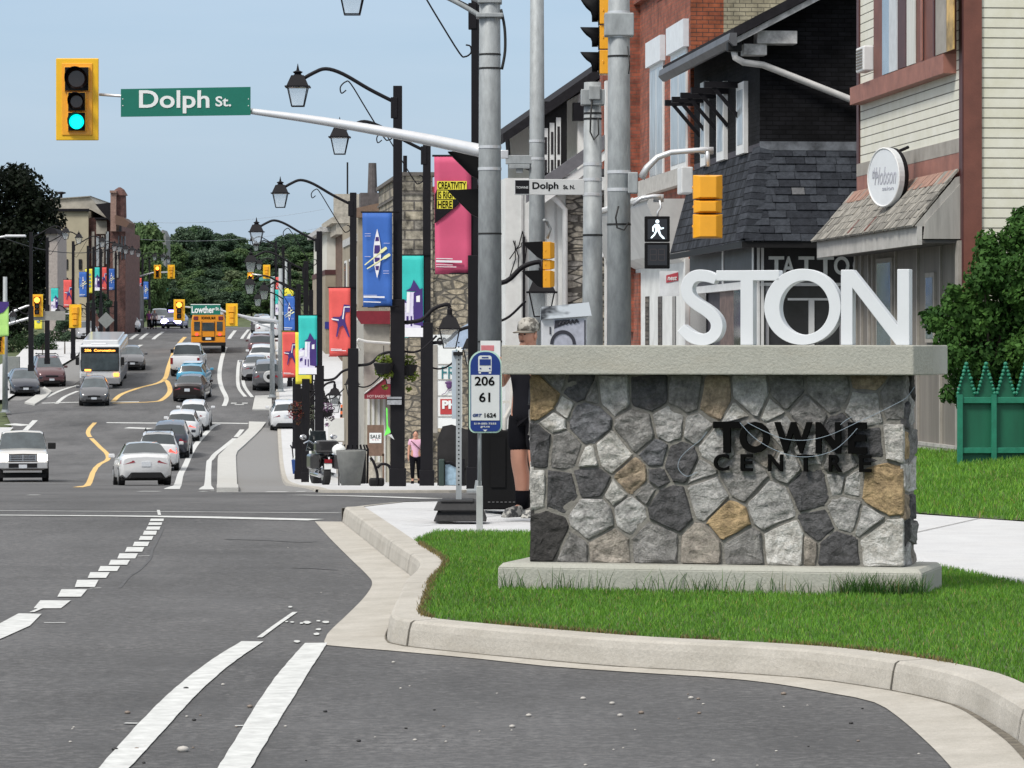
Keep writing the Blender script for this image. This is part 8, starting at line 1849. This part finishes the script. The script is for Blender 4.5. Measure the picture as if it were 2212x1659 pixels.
# warning diamond seen from behind, left
d = 262.0; k = d/F; t = thing('diamond_sign_back', 'grey back of a diamond shaped sign between the bus and the parked white sedan', 'sign', (gx(229, d), d, gz(d)+.1), 0); z_ = zf(692, d)-gz(d)-.1; q = MB(); r_ = 18*k; q.prism([(0,z_-r_),(r_,z_),(0,z_+r_),(-r_,z_)], 'y', 0, .03); q.build('panel', mat('sign_back_grey', (.22,.23,.22), .5, .3), t); q = MB(); q.cyl((0,.06,0),(0,.06,z_+r_*.9),.05,n=8); q.build('pole_shaft', BLKM, t)
d = 233.0; k = d/F; t = thing('controller_cabinet', 'grey metal box on a post beside the leftmost signal pole', 'box', (gx(29, d), d, gz(d)), 0); q = MB(); q.box(-13*k,13*k,0,.3,zf(805,d)-gz(d),zf(770,d)-gz(d)); q.build('case', mat('sign_back_grey'), t, bevel=.02); q = MB(); q.cyl((0,.15,0),(0,.15,zf(808,d)-gz(d)),.06,n=8); q.build('leg', GALV, t)
d = 190.0; k = d/F; t = thing('cobra_lamp', 'grey curved lamp arm with flat head entering from the left edge over the dark tree', 'street lamp', (gx(-40, d), d, gz(d)), 0)
q = MB(); q.cyl((0,0,0),(0,0,zf(540,d)-gz(d)),.12,.08,10); q.build('pole_shaft', GALV, t, smooth=True)
q = MB(); q.tube(smooth_curve([(0,0,zf(545,d)-gz(d)),(18*k,0,zf(524,d)-gz(d)),(38*k,0,zf(513,d)-gz(d)),(56*k,0,zf(510,d)-gz(d))],4),.05,8); q.build('lamp_arm', ALU, t, smooth=True)
q = MB(); q.box(72*k-.5,96*k,-.15,.15,zf(512,d)-gz(d),zf(507,d)-gz(d)); q.build('lamp_head', ALU, t, bevel=.04)
# slim wires over the street
for i, (a, b, sag, lb) in enumerate([((120,462,330),(700,452,330),1.0,'upper thin wire crossing the sky over the hill'), ((200,505,330),(720,486,330),1.0,'lower thin wire crossing the sky over the hill'), ((-20,502,235),(283,520,330),1.2,'dark wire running from the left edge towards the small banners')]):
    A = P(*a); B_ = P(*b); t = thing('utility_wire', lb, 'wire', A, 0); q = MB(); q.tube([(B_-A)*u + Vector((0,0,-sag*4*u*(1-u))) for u in [j/14 for j in range(15)]], .012 if i < 2 else .03, 5); q.build('wire_strand', mat('wire_grey', (.25,.28,.32), .6) if i < 2 else BLKM, t)

# ------------------------------------------------------------------ people
SKIN = mat('skin', (.50,.25,.17), .55, var=.08, scale=9); HAIR = mat('hair_dark', (.03,.02,.018), .7, var=.3); CLB = mat('cloth_black', (.006,.006,.008), .95, spec=.1, var=.2); CLK = mat('cloth_dark', (.009,.009,.012), .95, spec=.1, var=.2, scale=5)
def skin(name, verts, edges, m, parent, sub=2, root=0):
    me = bpy.data.meshes.new(name); me.from_pydata([v[0] for v in verts], edges, []); o = bpy.data.objects.new(name, me); C.objects.link(o); o.parent = parent; me.materials.append(m)
    sm = o.modifiers.new('skin', 'SKIN'); sm.use_smooth_shade = True
    if not me.skin_vertices:
        bm = bmesh.new(); bm.from_mesh(me); bm.verts.layers.skin.verify(); bm.to_mesh(me); bm.free()
    for i, v in enumerate(verts):
        r_ = v[1]; me.skin_vertices[0].data[i].radius = (r_, r_) if isinstance(r_, (int, float)) else r_
    me.skin_vertices[0].data[root].use_root = True
    s = o.modifiers.new('sub', 'SUBSURF'); s.levels = sub; s.render_levels = sub
    return o
def head(parent, c, r_, face_dir, tilt=0):
    """head as one shaped mesh: skull, jaw, nose, ears; c = centre"""
    pass
def figure(label, loc, rz, H, top, legs, hair, topm, shoes, pose='stand', cap=None, shorts=False, cat='person'):
    t = thing('person', label, cat, loc, rz); s = H/1.75
    S = lambda *p: Vector(p)*s
    V = []; E = []
    def add(p, r_, par=None):
        V.append((S(*p), r_*s)); 
        if par is not None: E.append((par, len(V)-1))
        return len(V)-1
    pel = add((0,0,.93), .13); sp1 = add((0,.0,1.12), .125, pel); ch = add((0,.0,1.32), .15, sp1); nk = add((0,-.005,1.47), .06, ch); hd = add((0,-.02,1.58), .085, nk); ht = add((0,-.015,1.68), .085, hd)
    for s_ in (-1, 1):
        sh = add((s_*.17,0,1.40), .065, ch)
        if pose == 'lean' : el = add((s_*.31,-.02,1.16), .050, sh); wr = add((s_*.15,-.22,1.30), .034, el); hn = add((s_*.11,-.27,1.34), .032, wr)
        else: el = add((s_*.225,.02,1.14), .043, sh); wr = add((s_*.235,-.04,.90), .03, el); hn = add((s_*.235,-.07,.83), .033, wr)
        for f in range(4): a = (f-1.5)*.016; f1 = add((s_*.235+0*a if pose != 'lean' else s_*.10+a, -.08+a if pose != 'lean' else -.31, .775-.004*abs(f-1) if pose != 'lean' else 1.37), .0085, hn); add((s_*.232 if pose != 'lean' else s_*.09+a, -.075+a if pose != 'lean' else -.32, .735+.006*abs(f-1) if pose != 'lean' else 1.41), .0075, f1)
        th_ = add((s_*.215 if pose != 'lean' else s_*.07, -.105 if pose != 'lean' else -.28, .80 if pose != 'lean' else 1.37), .01, hn)
        hp = add((s_*.09,0,.88), .105, pel); BK = 1.25 if pose == 'lean' else 1.0; kn = add((s_*.10,-.02+(.10 if (pose == 'walk' and s_ > 0) else -.06 if pose == 'walk' else 0),.50), .062*BK, hp); cf = add((s_*.10,.03+(.16 if (pose == 'walk' and s_ > 0) else -.08 if pose == 'walk' else 0),.34), .060*BK, kn); an = add((s_*.10,.03+(.24 if (pose == 'walk' and s_ > 0) else -.12 if pose == 'walk' else 0),.09), .038*BK, cf); ft = add((s_*.11,-.13+(.22 if (pose == 'walk' and s_ > 0) else -.12 if pose == 'walk' else 0),.035), .032, an)
    skin('body', V, E, SKIN, t)
    # face
    q = MB(); q.ball(S(0,-.02,1.60), (.077*s,.092*s,.115*s), 16, 12); q.ball(S(0,-.112,1.585), (.013*s,.02*s,.02*s), 8, 6); q.ball(S(0,-.085,1.515), (.035*s,.03*s,.028*s), 10, 6)
    for s_ in (-1, 1): q.ball(S(s_*.079,-.01,1.59), (.012*s,.022*s,.032*s), 8, 6)
    q.build('face', SKIN, t, smooth=True)
    q = MB()
    for s_ in (-1, 1): q.ball(S(s_*.03,-.103,1.605), (.012*s,.008*s,.007*s), 8, 5)
    q.box(-.025*s,.025*s,-.112*s,-.10*s,1.543*s,1.548*s); q.build('eyes_and_mouth', mat('face_dark', (.06,.025,.02), .5), t)
    if hair: q = MB(); q.ball(S(0,.012,1.635), (.088*s,.10*s,.10*s), 16, 10); q.ball(S(0,.055,1.57), (.07*s,.05*s,.09*s), 12, 8); q.build('hair', HAIR, t, smooth=True)
    if cap:
        q = MB(); q.lathe([(.098*s,0),(.10*s,.03*s),(.092*s,.075*s),(.06*s,.112*s),(.005,.125*s)], S(0,-.01,1.635), 20); q.build('cap', [cap], t, smooth=True)
        q = MB(); n = 14; vs = [];
        for i in range(n+1):
            a = pi+pi*i/n; vs += [(cos(a)*.09*s, -.01*s+sin(a)*.085*s, 1.64*s), (cos(a)*.085*s, -.03*s+sin(a)*.175*s, (1.628-.01*abs(cos(a)))*s)]
        q.add(vs, [(2*i, 2*i+1, 2*i+3, 2*i+2) for i in range(n)]); o = q.build('cap_brim', mat('cap_brim', (.20,.18,.15), .8), t, smooth=True); md = o.modifiers.new('s', 'SOLIDIFY'); md.thickness = .006
        q = MB(); q.ball(S(0,.045,1.68), (.078*s,.06*s,.06*s), 12, 8); q.build('cap_mesh_back', CLB, t, smooth=True)
    # shirt
    V.clear(); E.clear(); a = add((0,0,.80), .15 if not shorts else .17); b = add((0,0,1.12), .145, a); c_ = add((0,0,1.32), .168, b); add((0,0,1.43), .08, c_)
    for s_ in (-1, 1):
        sh = add((s_*.175,0,1.40), .078, c_); f = .62; el = (s_*.31,-.02,1.16) if pose == 'lean' else (s_*.225,.02,1.14); add((s_*.175+(el[0]-s_*.175)*f, el[1]*f, 1.40+(el[2]-1.40)*f), .062, sh)
    skin('shirt', V, E, topm, t)
    V.clear(); E.clear(); a = add((0,0,.98), .135)
    for s_ in (-1, 1):
        oy = (.10 if (pose == 'walk' and s_ > 0) else -.06 if pose == 'walk' else 0)
        h_ = add((s_*.095,0,.84), .118, a); kn = add((s_*.105,-.02+oy,.52 if not shorts else .55), .085 if not shorts else .105, h_)
        if not shorts: add((s_*.10,.03+oy*2,.16), .06, kn)
    skin('trousers' if not shorts else 'shorts', V, E, legs, t)
    for s_ in (-1, 1):
        oy = (.23 if (pose == 'walk' and s_ > 0) else -.12 if pose == 'walk' else 0)
        if shorts: q = MB(); q.cyl(S(s_*.10,.03+oy,.07), S(s_*.10,.03+oy,.23), .062*s, .066*s, 14); q.build('sock', CLB, t, smooth=True)
        q = MB(); q.hexa([S(s_*.11-.05,-.22+oy,0),S(s_*.11+.05,-.22+oy,0),S(s_*.10+.046,.10+oy,0),S(s_*.10-.046,.10+oy,0)], [S(s_*.11-.036,-.17+oy,.075),S(s_*.11+.036,-.17+oy,.075),S(s_*.10+.042,.085+oy,.125),S(s_*.10-.042,.085+oy,.125)]); q.build('shoe', shoes, t, bevel=.018*s, seg=3)
    return t
CAMO = photo_mat('cap_camouflage', 22, (.10,.09,.075), (.34,.32,.28)); SHOE = photo_mat('shoe_grey', 26, (.06,.06,.06), (.36,.35,.32))
man = figure('man in a camouflage cap, black shirt and shorts half hidden by the stone monument', (gx(1143, 31.6), 31.6, .15), R(-38), 1.70, None, CLB, False, CLK, SHOE, 'lean', cap=CAMO, shorts=True)
wmn = figure('woman in a pink top and black trousers beside the third lamp post', (gx(898, 110), 110, gp(110)), R(0), 1.60, None, CLB, True, mat('cloth_pink', (.62,.36,.48), .85, var=.08), CLB, 'walk')
q = MB(); q.tube(smooth_curve([(-.13,-.15,1.28),(0,-.17,1.16),(.16,-.14,1.0)], 4), .016, 6); q.build('bag_strap', mat('strap_maroon', (.08,.02,.03)), wmn)
figure('person in a purple jacket crossing near the crest of the hill', (gx(322, 336), 336, gz(336)), 0, 1.7, None, CLB, True, mat('cloth_purple', (.20,.05,.18), .85), CLB, 'walk')
figure('person in dark and white clothes beside the purple jacket near the crest', (gx(334, 336), 336, gz(336)), 0, 1.75, None, CLB, True, mat('cloth_mixed', (.22,.20,.22), .85, var=.8, scale=5), CLB, 'walk')
